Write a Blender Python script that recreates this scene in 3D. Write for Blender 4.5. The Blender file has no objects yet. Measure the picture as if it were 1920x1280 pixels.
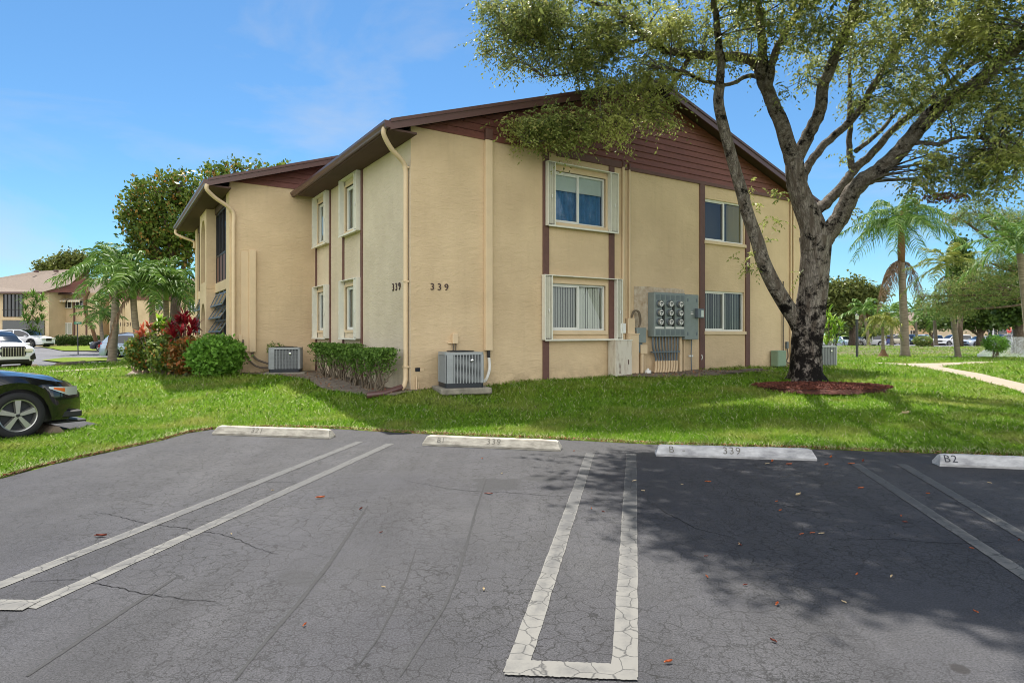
import bpy, math, random
import numpy as np
from mathutils import Vector, Matrix
scene = bpy.context.scene
# ---------------------------------------------------------------- camera
F = 1180.0; CX = 960.0; HY = 627.0; EYE = 1.5
cam_d = bpy.data.cameras.new("camera"); cam = bpy.data.objects.new("camera", cam_d)
scene.collection.objects.link(cam); scene.camera = cam
cam.location = (0, 0, EYE); cam.rotation_euler = (math.radians(90), 0, 0)
cam_d.sensor_width = 36; cam_d.lens = 36*F/1920; cam_d.shift_y = -(640-HY)/1920
cam_d.clip_start = 0.05; cam_d.clip_end = 3000
# ---------------------------------------------------------------- sky + sun
SUN_EL = math.radians(61.3)
sx, sy = -0.12, 0.535                      # towards the sun, horizontally
w = bpy.data.worlds.new("World"); scene.world = w; w.use_nodes = True
nt = w.node_tree; N = nt.nodes; L = nt.links
for n in list(N): N.remove(n)
sky = N.new('ShaderNodeTexSky'); sky.sky_type = 'NISHITA'; sky.sun_disc = False
sky.sun_elevation = SUN_EL; sky.sun_rotation = math.atan2(sx, sy)
sky.air_density = 1.0; sky.dust_density = 0.1; sky.ozone_density = 3.0; sky.altitude = 0
tc = N.new('ShaderNodeTexCoord'); mp = N.new('ShaderNodeMapping'); mp.inputs['Scale'].default_value = (1.2, 1.2, 3.2)
mp.inputs['Location'].default_value = (0.7, 0.2, 0.1)
nz = N.new('ShaderNodeTexNoise'); nz.inputs['Scale'].default_value = 1.6; nz.inputs['Detail'].default_value = 9; nz.inputs['Roughness'].default_value = 0.56
nz.inputs['Distortion'].default_value = 0.35
rp = N.new('ShaderNodeValToRGB'); rp.color_ramp.elements[0].position = 0.52; rp.color_ramp.elements[1].position = 0.92
rp.color_ramp.elements[1].color = (0.9, 0.9, 0.9, 1)
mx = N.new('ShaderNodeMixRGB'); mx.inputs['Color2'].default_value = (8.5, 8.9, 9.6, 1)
bg = N.new('ShaderNodeBackground'); bg.inputs['Strength'].default_value = 0.10
out = N.new('ShaderNodeOutputWorld')
tint = N.new('ShaderNodeMixRGB'); tint.blend_type = 'MULTIPLY'; tint.inputs['Fac'].default_value = 1; tint.inputs['Color2'].default_value = (.31, .46, .53, 1)
L.new(tc.outputs['Generated'], mp.inputs['Vector']); L.new(mp.outputs[0], nz.inputs['Vector'])
L.new(nz.outputs['Fac'], rp.inputs[0])
# unseen bright cloud added behind the camera to lift the facade, thin wisps ahead
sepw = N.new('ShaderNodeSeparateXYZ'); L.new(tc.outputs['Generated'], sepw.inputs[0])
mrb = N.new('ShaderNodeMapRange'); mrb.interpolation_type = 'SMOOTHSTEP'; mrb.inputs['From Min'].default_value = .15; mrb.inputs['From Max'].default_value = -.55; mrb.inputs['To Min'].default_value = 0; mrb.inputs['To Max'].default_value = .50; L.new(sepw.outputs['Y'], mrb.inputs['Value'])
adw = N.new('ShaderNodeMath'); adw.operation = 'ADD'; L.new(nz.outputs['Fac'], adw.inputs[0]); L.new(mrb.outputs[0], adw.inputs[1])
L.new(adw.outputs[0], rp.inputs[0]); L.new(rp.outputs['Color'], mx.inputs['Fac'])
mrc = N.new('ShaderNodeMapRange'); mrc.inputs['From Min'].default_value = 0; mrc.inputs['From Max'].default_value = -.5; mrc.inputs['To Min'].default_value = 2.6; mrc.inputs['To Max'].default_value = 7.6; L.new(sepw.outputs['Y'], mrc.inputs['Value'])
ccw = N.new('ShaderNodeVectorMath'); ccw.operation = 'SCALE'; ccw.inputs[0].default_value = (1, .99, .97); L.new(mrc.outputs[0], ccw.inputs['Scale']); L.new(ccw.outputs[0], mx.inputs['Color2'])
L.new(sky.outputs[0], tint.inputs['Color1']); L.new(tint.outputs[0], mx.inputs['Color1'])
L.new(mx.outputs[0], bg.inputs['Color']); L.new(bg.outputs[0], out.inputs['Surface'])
sd = bpy.data.lights.new("sun", 'SUN'); sun = bpy.data.objects.new("sun", sd); scene.collection.objects.link(sun)
sd.energy = 3.4; sd.angle = math.radians(0.53); sd.color = (1.0, 0.95, 0.86)
sun.rotation_euler = Vector((sx, sy, 1.0)).to_track_quat('Z', 'Y').to_euler(); sun.location = (0, 0, 40)
scene.view_settings.view_transform = 'Standard'; scene.view_settings.look = 'None'
scene.view_settings.gamma = 1; scene.view_settings.exposure = 1.5
scene.render.engine = 'CYCLES'
scene.cycles.use_denoising = True; scene.cycles.filter_width = 1.0; scene.cycles.max_bounces = 8
scene.cycles.sample_clamp_indirect = 4
random.seed(7); rng = np.random.default_rng(7)
R = random.random
def U(a, b): return a+(b-a)*R()
# ---------------------------------------------------------------- helpers
COL = scene.collection
def tag(o, label=None, cat=None, group=None, kind=None):
    if label: o['label'] = label
    if cat: o['category'] = cat
    if group: o['group'] = group
    if kind: o['kind'] = kind
    return o
def thing(name, loc, label, cat, rz=0, group=None):
    o = bpy.data.objects.new(name, None); COL.objects.link(o); o.empty_display_size = .2
    o.location = loc; o.rotation_euler = (0, 0, rz)
    return tag(o, label, cat, group)
def copy_tree(o, parent=None):
    c = o.copy(); COL.objects.link(c)
    if parent: c.parent = parent
    for ch in list(o.children): copy_tree(ch, c)
    return c
class MB:
    def __init__(s): s.v = []; s.f = []; s.m = []; s.mi = 0
    def add(s, vs, fs):
        n = len(s.v); s.v += [tuple(p) for p in vs]
        for f in fs: s.f.append(tuple(i+n for i in f)); s.m.append(s.mi)
        return s
    def box(s, x0, x1, y0, y1, z0, z1, M=None):
        vs = [(x, y, z) for z in (z0, z1) for y in (y0, y1) for x in (x0, x1)]
        if M is not None: vs = [tuple(M @ Vector(p)) for p in vs]
        return s.add(vs, [(0, 2, 3, 1), (4, 5, 7, 6), (0, 1, 5, 4), (2, 6, 7, 3), (0, 4, 6, 2), (1, 3, 7, 5)])
    def bbox(s, x0, x1, y0, y1, z0, z1, r=.01, M=None):
        # box with chamfered edges
        vs = []; fs = []
        xs = (x0, x1); ys = (y0, y1); zs = (z0, z1)
        idx = {}
        for i in (0, 1):
            for j in (0, 1):
                for k in (0, 1):
                    dx = r if i == 0 else -r; dy = r if j == 0 else -r; dz = r if k == 0 else -r
                    idx[i, j, k] = len(vs)
                    vs += [(xs[i], ys[j]+dy, zs[k]+dz), (xs[i]+dx, ys[j], zs[k]+dz), (xs[i]+dx, ys[j]+dy, zs[k])]
        g = lambda i, j, k, a: idx[i, j, k]+a
        for a in (0, 1): fs.append(tuple(g(a, j, k, 0) for j, k in ((0, 0), (1, 0), (1, 1), (0, 1))))
        for a in (0, 1): fs.append(tuple(g(i, a, k, 1) for i, k in ((0, 0), (1, 0), (1, 1), (0, 1))))
        for a in (0, 1): fs.append(tuple(g(i, j, a, 2) for i, j in ((0, 0), (1, 0), (1, 1), (0, 1))))
        for i in (0, 1):
            for j in (0, 1): fs.append((g(i, j, 0, 0), g(i, j, 0, 1), g(i, j, 1, 1), g(i, j, 1, 0)))
            for k in (0, 1): fs.append((g(i, 0, k, 0), g(i, 0, k, 2), g(i, 1, k, 2), g(i, 1, k, 0)))
        for j in (0, 1):
            for k in (0, 1): fs.append((g(0, j, k, 1), g(0, j, k, 2), g(1, j, k, 2), g(1, j, k, 1)))
        for t in idx: fs.append((g(*t, 0), g(*t, 1), g(*t, 2)))
        if M is not None: vs = [tuple(M @ Vector(p)) for p in vs]
        return s.add(vs, fs)
    def tube(s, pts, r, n=8, cap=True):
        pts = [Vector(p) for p in pts]
        rs = r if isinstance(r, (list, tuple)) else [r]*len(pts)
        vs = []; up = None
        for i, p in enumerate(pts):
            t = (pts[min(i+1, len(pts)-1)]-pts[max(i-1, 0)])
            if t.length < 1e-9: t = Vector((0, 0, 1))
            t.normalize()
            if up is None: up = Vector((1, 0, 0)) if abs(t.x) < .8 else Vector((0, 1, 0))
            a = (up-t*up.dot(t)).normalized(); up = a; b = t.cross(a)
            for k in range(n):
                q = 2*math.pi*k/n; vs.append(p+(a*math.cos(q)+b*math.sin(q))*rs[i])
        fs = [(i*n+k, i*n+(k+1) % n, (i+1)*n+(k+1) % n, (i+1)*n+k) for i in range(len(pts)-1) for k in range(n)]
        if cap: fs += [tuple(range(n))[::-1], tuple((len(pts)-1)*n+k for k in range(n))]
        return s.add(vs, fs)
    def lathe(s, prof, n=20, M=None):   # prof [(r,h)] around z
        vs = [(r*math.cos(2*math.pi*k/n), r*math.sin(2*math.pi*k/n), h) for r, h in prof for k in range(n)]
        fs = [(i*n+k, i*n+(k+1) % n, (i+1)*n+(k+1) % n, (i+1)*n+k) for i in range(len(prof)-1) for k in range(n)]
        if M is not None: vs = [tuple(M @ Vector(p)) for p in vs]
        return s.add(vs, fs)
    def prism(s, poly, f0, f1):         # poly 2-D points; f0,f1 map a 2-D point to 3-D
        n = len(poly); vs = [f0(p) for p in poly]+[f1(p) for p in poly]
        return s.add(vs, [tuple(range(n))[::-1], tuple(range(n, 2*n))]+[(i, (i+1) % n, n+(i+1) % n, n+i) for i in range(n)])
    def build(s, name, mat, parent=None, world=False, smooth=False, bevel=0):
        me = bpy.data.meshes.new(name); vs = s.v
        if world and parent is not None:
            l = parent.location; vs = [(p[0]-l.x, p[1]-l.y, p[2]-l.z) for p in vs]
        me.from_pydata(vs, [], s.f); me.validate(); 
        mats = mat if isinstance(mat, (list, tuple)) else [mat]
        for m in mats: me.materials.append(m)
        if len(mats) > 1:
            for p, i in zip(me.polygons, s.m): p.material_index = i
        if smooth:
            for p in me.polygons: p.use_smooth = True
            if smooth != 'all':
                try: me.set_sharp_from_angle(angle=math.radians(smooth if smooth is not True else 35))
                except Exception: pass
        me.update()
        o = bpy.data.objects.new(name, me); COL.objects.link(o)
        if parent is not None: o.parent = parent
        if bevel:
            b = o.modifiers.new('b', 'BEVEL'); b.width = bevel; b.segments = 2; b.limit_method = 'ANGLE'
        return o
def npmesh(name, V, Fn, k, mat, parent=None, col=None, world=True, smooth=False):
    """V (n,3) floats, Fn flat index array with k corners per face, col: per-face value 0..1"""
    me = bpy.data.meshes.new(name); V = np.asarray(V, dtype=np.float32)
    if parent is not None and world: V = V-np.array(parent.location, dtype=np.float32)
    nf = len(Fn)//k
    me.vertices.add(len(V)); me.vertices.foreach_set('co', V.ravel())
    me.loops.add(len(Fn)); me.loops.foreach_set('vertex_index', np.asarray(Fn, dtype=np.int32))
    me.polygons.add(nf); me.polygons.foreach_set('loop_start', np.arange(0, len(Fn), k, dtype=np.int32))
    try: me.polygons.foreach_set('loop_total', np.full(nf, k, dtype=np.int32))
    except Exception: pass
    me.update(calc_edges=True)
    if col is not None:
        a = me.attributes.new('rnd', 'FLOAT', 'FACE'); a.data.foreach_set('value', np.asarray(col, dtype=np.float32))
    if smooth: me.polygons.foreach_set('use_smooth', np.ones(nf, dtype=bool))
    me.materials.append(mat)
    o = bpy.data.objects.new(name, me); COL.objects.link(o)
    if parent is not None: o.parent = parent
    return o
def lin(r, g, b):
    f = lambda c: (c/255/12.92) if c/255 <= .04045 else ((c/255+.055)/1.055)**2.4
    return (f(r), f(g), f(b))
# ---------------------------------------------------------------- materials
def mat(name, col, rough=.7, metal=0, var=0, vscale=3, bump=0, bscale=60, spec=.5, stretch=None, col2=None, trans=0, emit=None, coat=0, bdetail=4):
    m = bpy.data.materials.new(name); m.use_nodes = True; t = m.node_tree; n = t.nodes; l = t.links
    b = n['Principled BSDF']; b.inputs['Roughness'].default_value = rough; b.inputs['Metallic'].default_value = metal
    b.inputs['Base Color'].default_value = (*col, 1); b.inputs['Specular IOR Level'].default_value = spec
    if coat: b.inputs['Coat Weight'].default_value = coat; b.inputs['Coat Roughness'].default_value = .03
    if var or bump or col2:
        tc = n.new('ShaderNodeTexCoord'); mp = n.new('ShaderNodeMapping'); l.new(tc.outputs['Object'], mp.inputs[0])
        if stretch: mp.inputs['Scale'].default_value = stretch
    if var or col2:
        nz = n.new('ShaderNodeTexNoise'); nz.inputs['Scale'].default_value = vscale; nz.inputs['Detail'].default_value = 6; nz.inputs['Roughness'].default_value = .65
        l.new(mp.outputs[0], nz.inputs['Vector'])
        r = n.new('ShaderNodeValToRGB'); r.color_ramp.elements[0].position = .32; r.color_ramp.elements[1].position = .68
        c2 = col2 if col2 else tuple(c*(1+var) for c in col); c1 = col if col2 else tuple(c*(1-var) for c in col)
        r.color_ramp.elements[0].color = (*c1, 1); r.color_ramp.elements[1].color = (*c2, 1)
        l.new(nz.outputs['Fac'], r.inputs[0]); l.new(r.outputs[0], b.inputs['Base Color'])
    if bump:
        nb = n.new('ShaderNodeTexNoise'); nb.inputs['Scale'].default_value = bscale; nb.inputs['Detail'].default_value = bdetail
        l.new(mp.outputs[0], nb.inputs['Vector'])
        bp = n.new('ShaderNodeBump'); bp.inputs['Strength'].default_value = min(1, bump); bp.inputs['Distance'].default_value = .02
        l.new(nb.outputs['Fac'], bp.inputs['Height']); l.new(bp.outputs[0], b.inputs['Normal'])
    return m
def leafmat(name, c1, c2, c3=None, trans=.35, rough=.45, patch=None, pscale=.5, spec=.4):
    """per-leaf colour from the face attribute 'rnd', real translucency"""
    m = bpy.data.materials.new(name); m.use_nodes = True; t = m.node_tree; n = t.nodes; l = t.links
    b = n['Principled BSDF']; b.inputs['Roughness'].default_value = rough; b.inputs['Specular IOR Level'].default_value = spec
    a = n.new('ShaderNodeAttribute'); a.attribute_name = 'rnd'
    r = n.new('ShaderNodeValToRGB'); e = r.color_ramp.elements; e[0].color = (*c1, 1); e[1].color = (*c2, 1)
    if c3: e[1].position = .86; x = e.new(1.0); x.color = (*c3, 1)
    l.new(a.outputs['Fac'], r.inputs[0]); cout = r.outputs[0]
    if patch:
        tc = n.new('ShaderNodeTexCoord'); nz = n.new('ShaderNodeTexNoise'); nz.inputs['Scale'].default_value = pscale; nz.inputs['Detail'].default_value = 4
        l.new(tc.outputs['Object'], nz.inputs['Vector'])
        q = n.new('ShaderNodeValToRGB'); q.color_ramp.elements[0].position = .5; q.color_ramp.elements[1].position = .72
        l.new(nz.outputs['Fac'], q.inputs[0]); mx = n.new('ShaderNodeMixRGB'); mx.inputs['Color2'].default_value = (*patch, 1)
        l.new(q.outputs[0], mx.inputs['Fac']); l.new(cout, mx.inputs['Color1']); cout = mx.outputs[0]
    l.new(cout, b.inputs['Base Color'])
    tr = n.new('ShaderNodeBsdfTranslucent'); mi = n.new('ShaderNodeMixShader'); mi.inputs[0].default_value = trans
    l.new(cout, tr.inputs['Color']); l.new(b.outputs[0], mi.inputs[1]); l.new(tr.outputs[0], mi.inputs[2])
    l.new(mi.outputs[0], n['Material Output'].inputs['Surface'])
    return m
def glass(name, col=(.02, .025, .03), rough=.04):
    m = mat(name, col, rough, spec=.8); return m
M = {}
def stucco(name, c, dirt=True):
    m = bpy.data.materials.new(name); m.use_nodes = True; t = m.node_tree; n = t.nodes; l = t.links
    b = n['Principled BSDF']; b.inputs['Roughness'].default_value = .85; b.inputs['Specular IOR Level'].default_value = .25
    tc = n.new('ShaderNodeTexCoord')
    nz = n.new('ShaderNodeTexNoise'); nz.inputs['Scale'].default_value = .7; nz.inputs['Detail'].default_value = 7; nz.inputs['Roughness'].default_value = .6
    l.new(tc.outputs['Object'], nz.inputs['Vector'])
    r = n.new('ShaderNodeValToRGB'); r.color_ramp.elements[0].position = .3; r.color_ramp.elements[1].position = .7
    r.color_ramp.elements[0].color = (c[0]*.84, c[1]*.82, c[2]*.80, 1); r.color_ramp.elements[1].color = (*[x*1.06 for x in c], 1)
    l.new(nz.outputs['Fac'], r.inputs[0]); cout = r.outputs[0]
    if dirt:  # splash stains near the ground and rain streaks
        mp = n.new('ShaderNodeMapping'); mp.inputs['Scale'].default_value = (5, 5, .5); l.new(tc.outputs['Object'], mp.inputs[0])
        n2 = n.new('ShaderNodeTexNoise'); n2.inputs['Scale'].default_value = 1.3; n2.inputs['Detail'].default_value = 6; l.new(mp.outputs[0], n2.inputs['Vector'])
        q = n.new('ShaderNodeValToRGB'); q.color_ramp.elements[0].position = .56; q.color_ramp.elements[1].position = .8
        q.color_ramp.elements[1].color = (.14, .14, .14, 1)
        l.new(n2.outputs['Fac'], q.inputs[0])
        sp = n.new('ShaderNodeSeparateXYZ'); l.new(tc.outputs['Object'], sp.inputs[0])
        mr = n.new('ShaderNodeMapRange'); mr.inputs['From Min'].default_value = .34; mr.inputs['From Max'].default_value = .95
        mr.inputs['To Min'].default_value = 1.0; mr.inputs['To Max'].default_value = 0
        l.new(sp.outputs['Z'], mr.inputs['Value'])
        n3 = n.new('ShaderNodeTexNoise'); n3.inputs['Scale'].default_value = 2.4; n3.inputs['Detail'].default_value = 8; n3.inputs['Roughness'].default_value = .7
        l.new(tc.outputs['Object'], n3.inputs['Vector'])
        n3r = n.new('ShaderNodeMapRange'); n3r.inputs['From Min'].default_value = .42; n3r.inputs['From Max'].default_value = .75; l.new(n3.outputs['Fac'], n3r.inputs['Value'])
        mu = n.new('ShaderNodeMath'); mu.operation = 'MULTIPLY'; l.new(mr.outputs[0], mu.inputs[0]); l.new(n3r.outputs[0], mu.inputs[1])
        mxx = n.new('ShaderNodeMath'); mxx.operation = 'MAXIMUM'; l.new(mu.outputs[0], mxx.inputs[0]); l.new(q.outputs[0], mxx.inputs[1])
        m2 = n.new('ShaderNodeMixRGB'); m2.inputs['Color2'].default_value = (c[0]*.45, c[1]*.42, c[2]*.42, 1)
        l.new(mxx.outputs[0], m2.inputs['Fac']); l.new(cout, m2.inputs['Color1']); cout = m2.outputs[0]
    l.new(cout, b.inputs['Base Color'])
    mp2 = n.new('ShaderNodeMapping'); mp2.inputs['Scale'].default_value = (.8, .8, 2.1); l.new(tc.outputs['Object'], mp2.inputs[0])
    nb = n.new('ShaderNodeTexNoise'); nb.inputs['Scale'].default_value = 5.0; nb.inputs['Detail'].default_value = 7; nb.inputs['Roughness'].default_value = .6; nb.inputs['Distortion'].default_value = .9
    l.new(mp2.outputs[0], nb.inputs['Vector'])
    bp = n.new('ShaderNodeBump'); bp.inputs['Strength'].default_value = .55; bp.inputs['Distance'].default_value = .035
    l.new(nb.outputs['Fac'], bp.inputs['Height']); l.new(bp.outputs[0], b.inputs['Normal'])
    return m
TAN = lin(213, 190, 155)
M['stucco'] = stucco('stucco_tan', TAN)
M['stucco_pale'] = stucco('stucco_skylit', lin(208, 194, 170)); M['stucco2'] = stucco('stucco_tan_plain', TAN, False)  # paler tan for the side wall, its skylight put into the colour
M['tan'] = mat('tan_paint', tuple(c*1.02 for c in TAN), .6, var=.05, bump=.1, bscale=30)
M['patch'] = mat('bare_stucco', lin(205, 192, 172), .9, col2=lin(170, 148, 122), vscale=7, bump=.5, bscale=20)
M['brown'] = mat('brown_trim', lin(100, 68, 60), .6, var=.12, vscale=8, bump=.15, bscale=40)
M['siding'] = mat('brown_siding', lin(116, 69, 60), .6, var=.16, vscale=1.2, bump=.25, bscale=14, stretch=(1, 1, 9))
M['fascia'] = mat('fascia_brown', lin(88, 60, 56), .35, var=.06, vscale=3, spec=.6)
M['soffit'] = mat('soffit', lin(80, 58, 52), .8, var=.1)
M['white'] = mat('shutter_white', lin(222, 220, 206), .45, var=.05, vscale=9)
M['alum'] = mat('window_frame', lin(225, 225, 218), .4, var=.03)
M['iron'] = mat('dark_iron', lin(38, 34, 34), .5)
M['glass'] = glass('window_glass')
def paneglass():
    m = bpy.data.materials.new('clear_pane'); m.use_nodes = True; t = m.node_tree; n = t.nodes; l = t.links
    g = n.new('ShaderNodeBsdfGlossy'); g.inputs['Roughness'].default_value = .02; g.inputs['Color'].default_value = (.9, .95, 1, 1)
    tr = n.new('ShaderNodeBsdfTransparent'); tr.inputs['Color'].default_value = (.86, .89, .89, 1)
    fr = n.new('ShaderNodeFresnel'); fr.inputs['IOR'].default_value = 1.55
    ad = n.new('ShaderNodeMath'); ad.operation = 'ADD'; ad.inputs[1].default_value = .01; l.new(fr.outputs[0], ad.inputs[0])
    mi = n.new('ShaderNodeMixShader'); l.new(ad.outputs[0], mi.inputs[0]); l.new(tr.outputs[0], mi.inputs[1]); l.new(g.outputs[0], mi.inputs[2])
    l.new(mi.outputs[0], n['Material Output'].inputs['Surface']); return m
M['pane'] = paneglass()
def blinds(name, c, sc=14):
    m = mat(name, c, .8); n = m.node_tree.nodes; l = m.node_tree.links
    return m
M['blind'] = mat('vertical_blind', lin(226, 226, 214), .8)
M['blindg'] = mat('vertical_blind_grey', lin(188, 190, 180), .8)
M['blue'] = mat('blue_curtain', lin(84, 138, 182), .9, var=.2, vscale=5)
M['yellow'] = mat('yellow_curtain', lin(214, 200, 140), .9)
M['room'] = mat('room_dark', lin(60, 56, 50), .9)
M['shade'] = mat('roller_shade', lin(205, 215, 208), .8)
M['acgrey'] = mat('condenser_grey', lin(152, 157, 159), .45, var=.06, vscale=6, metal=.1)
M['acdark'] = mat('condenser_coil', lin(38, 42, 48), .6)
M['acbase'] = mat('condenser_base', lin(30, 36, 44), .5)
M['meter'] = mat('meter_grey', lin(128, 138, 136), .45, var=.08, vscale=5)
M['green_box'] = mat('green_box', lin(130, 152, 128), .6, var=.08)
M['cond'] = mat('conduit_grey', lin(100, 110, 118), .4, metal=.2, var=.1)
M['black'] = mat('black_plastic', lin(24, 24, 26), .5)
M['pvc'] = mat('white_plastic', lin(230, 230, 225), .4)
M['rubber'] = mat('tyre_rubber', lin(32, 32, 34), .8, bump=.1, bscale=40)
M['rim'] = mat('alloy', lin(176, 176, 172), .28, metal=.75)
M['chrome'] = mat('chrome', lin(215, 215, 215), .12, metal=1)
M['lamp'] = mat('lamp_lens', lin(205, 210, 205), .08, spec=.9, metal=.3)
M['amber'] = mat('amber_lens', lin(225, 110, 30), .15)
M['red'] = mat('red_lens', lin(150, 16, 22), .15)
M['carglass'] = mat('car_glass', lin(22, 28, 36), .03, spec=.9)
M['conc'] = mat('old_concrete', lin(176, 170, 156), .9, col2=lin(126, 122, 112), vscale=6, bump=.5, bscale=50)
M['slab'] = mat('weathered_slab', lin(112, 108, 98), .9, col2=lin(150, 144, 130), vscale=5, bump=.5, bscale=30)
M['mulch'] = mat('mulch', lin(54, 28, 22), .95, col2=lin(104, 62, 50), vscale=30, bump=1, bscale=55)
M['soil'] = mat('bare_soil', lin(92, 80, 68), .95, col2=lin(136, 124, 108), vscale=5, bump=.8, bscale=40)
M['wood'] = mat('weathered_board', lin(84, 74, 64), .9, col2=lin(120, 108, 96), vscale=6, stretch=(1, 8, 8))
M['brick_edge'] = mat('terracotta_edging', lin(96, 60, 46), .9, col2=lin(124, 100, 84), vscale=9, bump=.6, bscale=30)
M['cordage'] = mat('twig', lin(110, 98, 82), .9, var=.2)
M['woodpost'] = mat('dark_post', lin(58, 58, 62), .5)
M['shingle'] = mat('shingle_pinkish', lin(112, 99, 88), .95, var=.2, vscale=5, bump=.5, bscale=30)
M['shingle_d'] = mat('shingle_dark', lin(84, 70, 66), .95, var=.16, vscale=8, bump=.5, bscale=30)
def bark(name, c1, c2, dark=None, sc=6, stretch=(1, 1, .25), bd=.05):
    m = bpy.data.materials.new(name); m.use_nodes = True; t = m.node_tree; n = t.nodes; l = t.links
    b = n['Principled BSDF']; b.inputs['Roughness'].default_value = .95; b.inputs['Specular IOR Level'].default_value = .15
    tc = n.new('ShaderNodeTexCoord'); mp = n.new('ShaderNodeMapping'); mp.inputs['Scale'].default_value = stretch; l.new(tc.outputs['Object'], mp.inputs[0])
    v = n.new('ShaderNodeTexVoronoi'); v.inputs['Scale'].default_value = sc*2.2; v.feature = 'DISTANCE_TO_EDGE'
    nd = n.new('ShaderNodeTexNoise'); nd.inputs['Scale'].default_value = sc; nd.inputs['Detail'].default_value = 8; l.new(mp.outputs[0], nd.inputs['Vector'])
    ms = n.new('ShaderNodeMixRGB'); ms.inputs['Fac'].default_value = .16; l.new(mp.outputs[0], ms.inputs['Color1']); l.new(nd.outputs['Color'], ms.inputs['Color2'])
    l.new(ms.outputs[0], v.inputs['Vector'])
    r = n.new('ShaderNodeValToRGB'); r.color_ramp.elements[0].color = (*[x*.42 for x in c1], 1); r.color_ramp.elements[1].position = .16; r.color_ramp.elements[1].color = (*c1, 1)
    l.new(v.outputs['Distance'], r.inputs[0])
    r2 = n.new('ShaderNodeValToRGB'); r2.color_ramp.elements[0].position = .42; r2.color_ramp.elements[1].position = .66
    l.new(nd.outputs['Fac'], r2.inputs[0]); m1 = n.new('ShaderNodeMixRGB'); l.new(r2.outputs[0], m1.inputs['Fac']); l.new(r.outputs[0], m1.inputs['Color1']); m1.inputs['Color2'].default_value = (*c2, 1)
    cout = m1.outputs[0]
    if dark:   # black mould stains, heavier on the foot of the trunk
        n2 = n.new('ShaderNodeTexNoise'); n2.inputs['Scale'].default_value = 3.1; n2.inputs['Detail'].default_value = 9; n2.inputs['Roughness'].default_value = .78; l.new(tc.outputs['Object'], n2.inputs['Vector'])
        sp = n.new('ShaderNodeSeparateXYZ'); l.new(tc.outputs['Object'], sp.inputs[0])
        mr = n.new('ShaderNodeMapRange'); mr.inputs['From Min'].default_value = .1; mr.inputs['From Max'].default_value = 2.6; mr.inputs['To Min'].default_value = .12; mr.inputs['To Max'].default_value = 0
        l.new(sp.outputs['Z'], mr.inputs['Value']); ad = n.new('ShaderNodeMath'); l.new(mr.outputs[0], ad.inputs[0]); l.new(n2.outputs['Fac'], ad.inputs[1])
        r3 = n.new('ShaderNodeValToRGB'); r3.color_ramp.elements[0].position = .52; r3.color_ramp.elements[1].position = .60; l.new(ad.outputs[0], r3.inputs[0])
        m2 = n.new('ShaderNodeMixRGB'); l.new(r3.outputs[0], m2.inputs['Fac']); l.new(cout, m2.inputs['Color1']); m2.inputs['Color2'].default_value = (*dark, 1); cout = m2.outputs[0]
    l.new(cout, b.inputs['Base Color'])
    mm = n.new('ShaderNodeMixRGB'); mm.blend_type = 'MULTIPLY'; mm.inputs['Fac'].default_value = .7
    r4 = n.new('ShaderNodeValToRGB'); r4.color_ramp.elements[1].position = .3; l.new(v.outputs['Distance'], r4.inputs[0])
    l.new(nd.outputs['Fac'], mm.inputs['Color1']); l.new(r4.outputs[0], mm.inputs['Color2'])
    bp = n.new('ShaderNodeBump'); bp.inputs['Strength'].default_value = .9; bp.inputs['Distance'].default_value = bd
    l.new(mm.outputs[0], bp.inputs['Height']); l.new(bp.outputs[0], b.inputs['Normal'])
    return m
M['bark'] = bark('mahogany_bark', lin(146, 138, 130), lin(98, 88, 80), lin(26, 23, 22), sc=10, stretch=(1, 1, .22))
M['bark_l'] = bark('limb_bark', lin(134, 127, 118), lin(88, 79, 70), lin(28, 24, 22), sc=12, stretch=(1, 1, 1), bd=.03)
M['bark_b'] = bark('far_bark', lin(112, 98, 84), lin(84, 72, 62), None, sc=5, bd=.02)
M['palmtrunk'] = mat('palm_trunk', lin(150, 138, 120), .9, col2=lin(104, 92, 78), vscale=3, bump=.5, bscale=6, stretch=(1, 1, 7))
M['shaft'] = mat('palm_crownshaft', lin(112, 140, 70), .5, var=.1)
M['boot'] = mat('palm_boots', lin(112, 84, 56), .9, var=.25, vscale=8, bump=.7, bscale=12)
# ---------------------------------------------------------------- places
def P(px, py, z=0.0):                    # a point of the ground at height z
    Y = (EYE-z)*F/(py-HY); return ((px-CX)/F*Y, Y)
def At(px, py, Y): return ((px-CX)/F*Y, Y, EYE+(HY-py)/F*Y)
CB = (-2.124, 13.2); E1 = (.8405, .5418); E2 = (-.5418, .8405); ROT = math.atan2(.5418, .8405)
def BW(a, b): return (CB[0]+a*E1[0]+b*E2[0], CB[1]+a*E1[1]+b*E2[1])
def gs(px):                              # photo column -> metres along the gable wall
    u = (px-CX)/F; return (u*CB[1]-CB[0])/(E1[0]-E1[1]*u)
def gz(px, py): return EYE+(HY-py)/F*(CB[1]+E1[1]*gs(px))
def inpoly(X, Y, poly):
    X = np.asarray(X, float); Y = np.asarray(Y, float); c = np.zeros(X.shape, bool); n = len(poly)
    for i in range(n):
        x0, y0 = poly[i]; x1, y1 = poly[(i+1) % n]
        if y0 == y1: continue
        t = ((y0 > Y) != (y1 > Y)) & (X < (x1-x0)*(Y-y0)/(y1-y0)+x0); c ^= t
    return c
def dpoly(X, Y, pts):
    X = np.asarray(X, float); Y = np.asarray(Y, float); d = np.full(X.shape, 1e9)
    for (x0, y0), (x1, y1) in zip(pts[:-1], pts[1:]):
        vx, vy = x1-x0, y1-y0; t = np.clip(((X-x0)*vx+(Y-y0)*vy)/(vx*vx+vy*vy+1e-12), 0, 1)
        d = np.minimum(d, np.hypot(X-x0-t*vx, Y-y0-t*vy))
    return d
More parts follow.
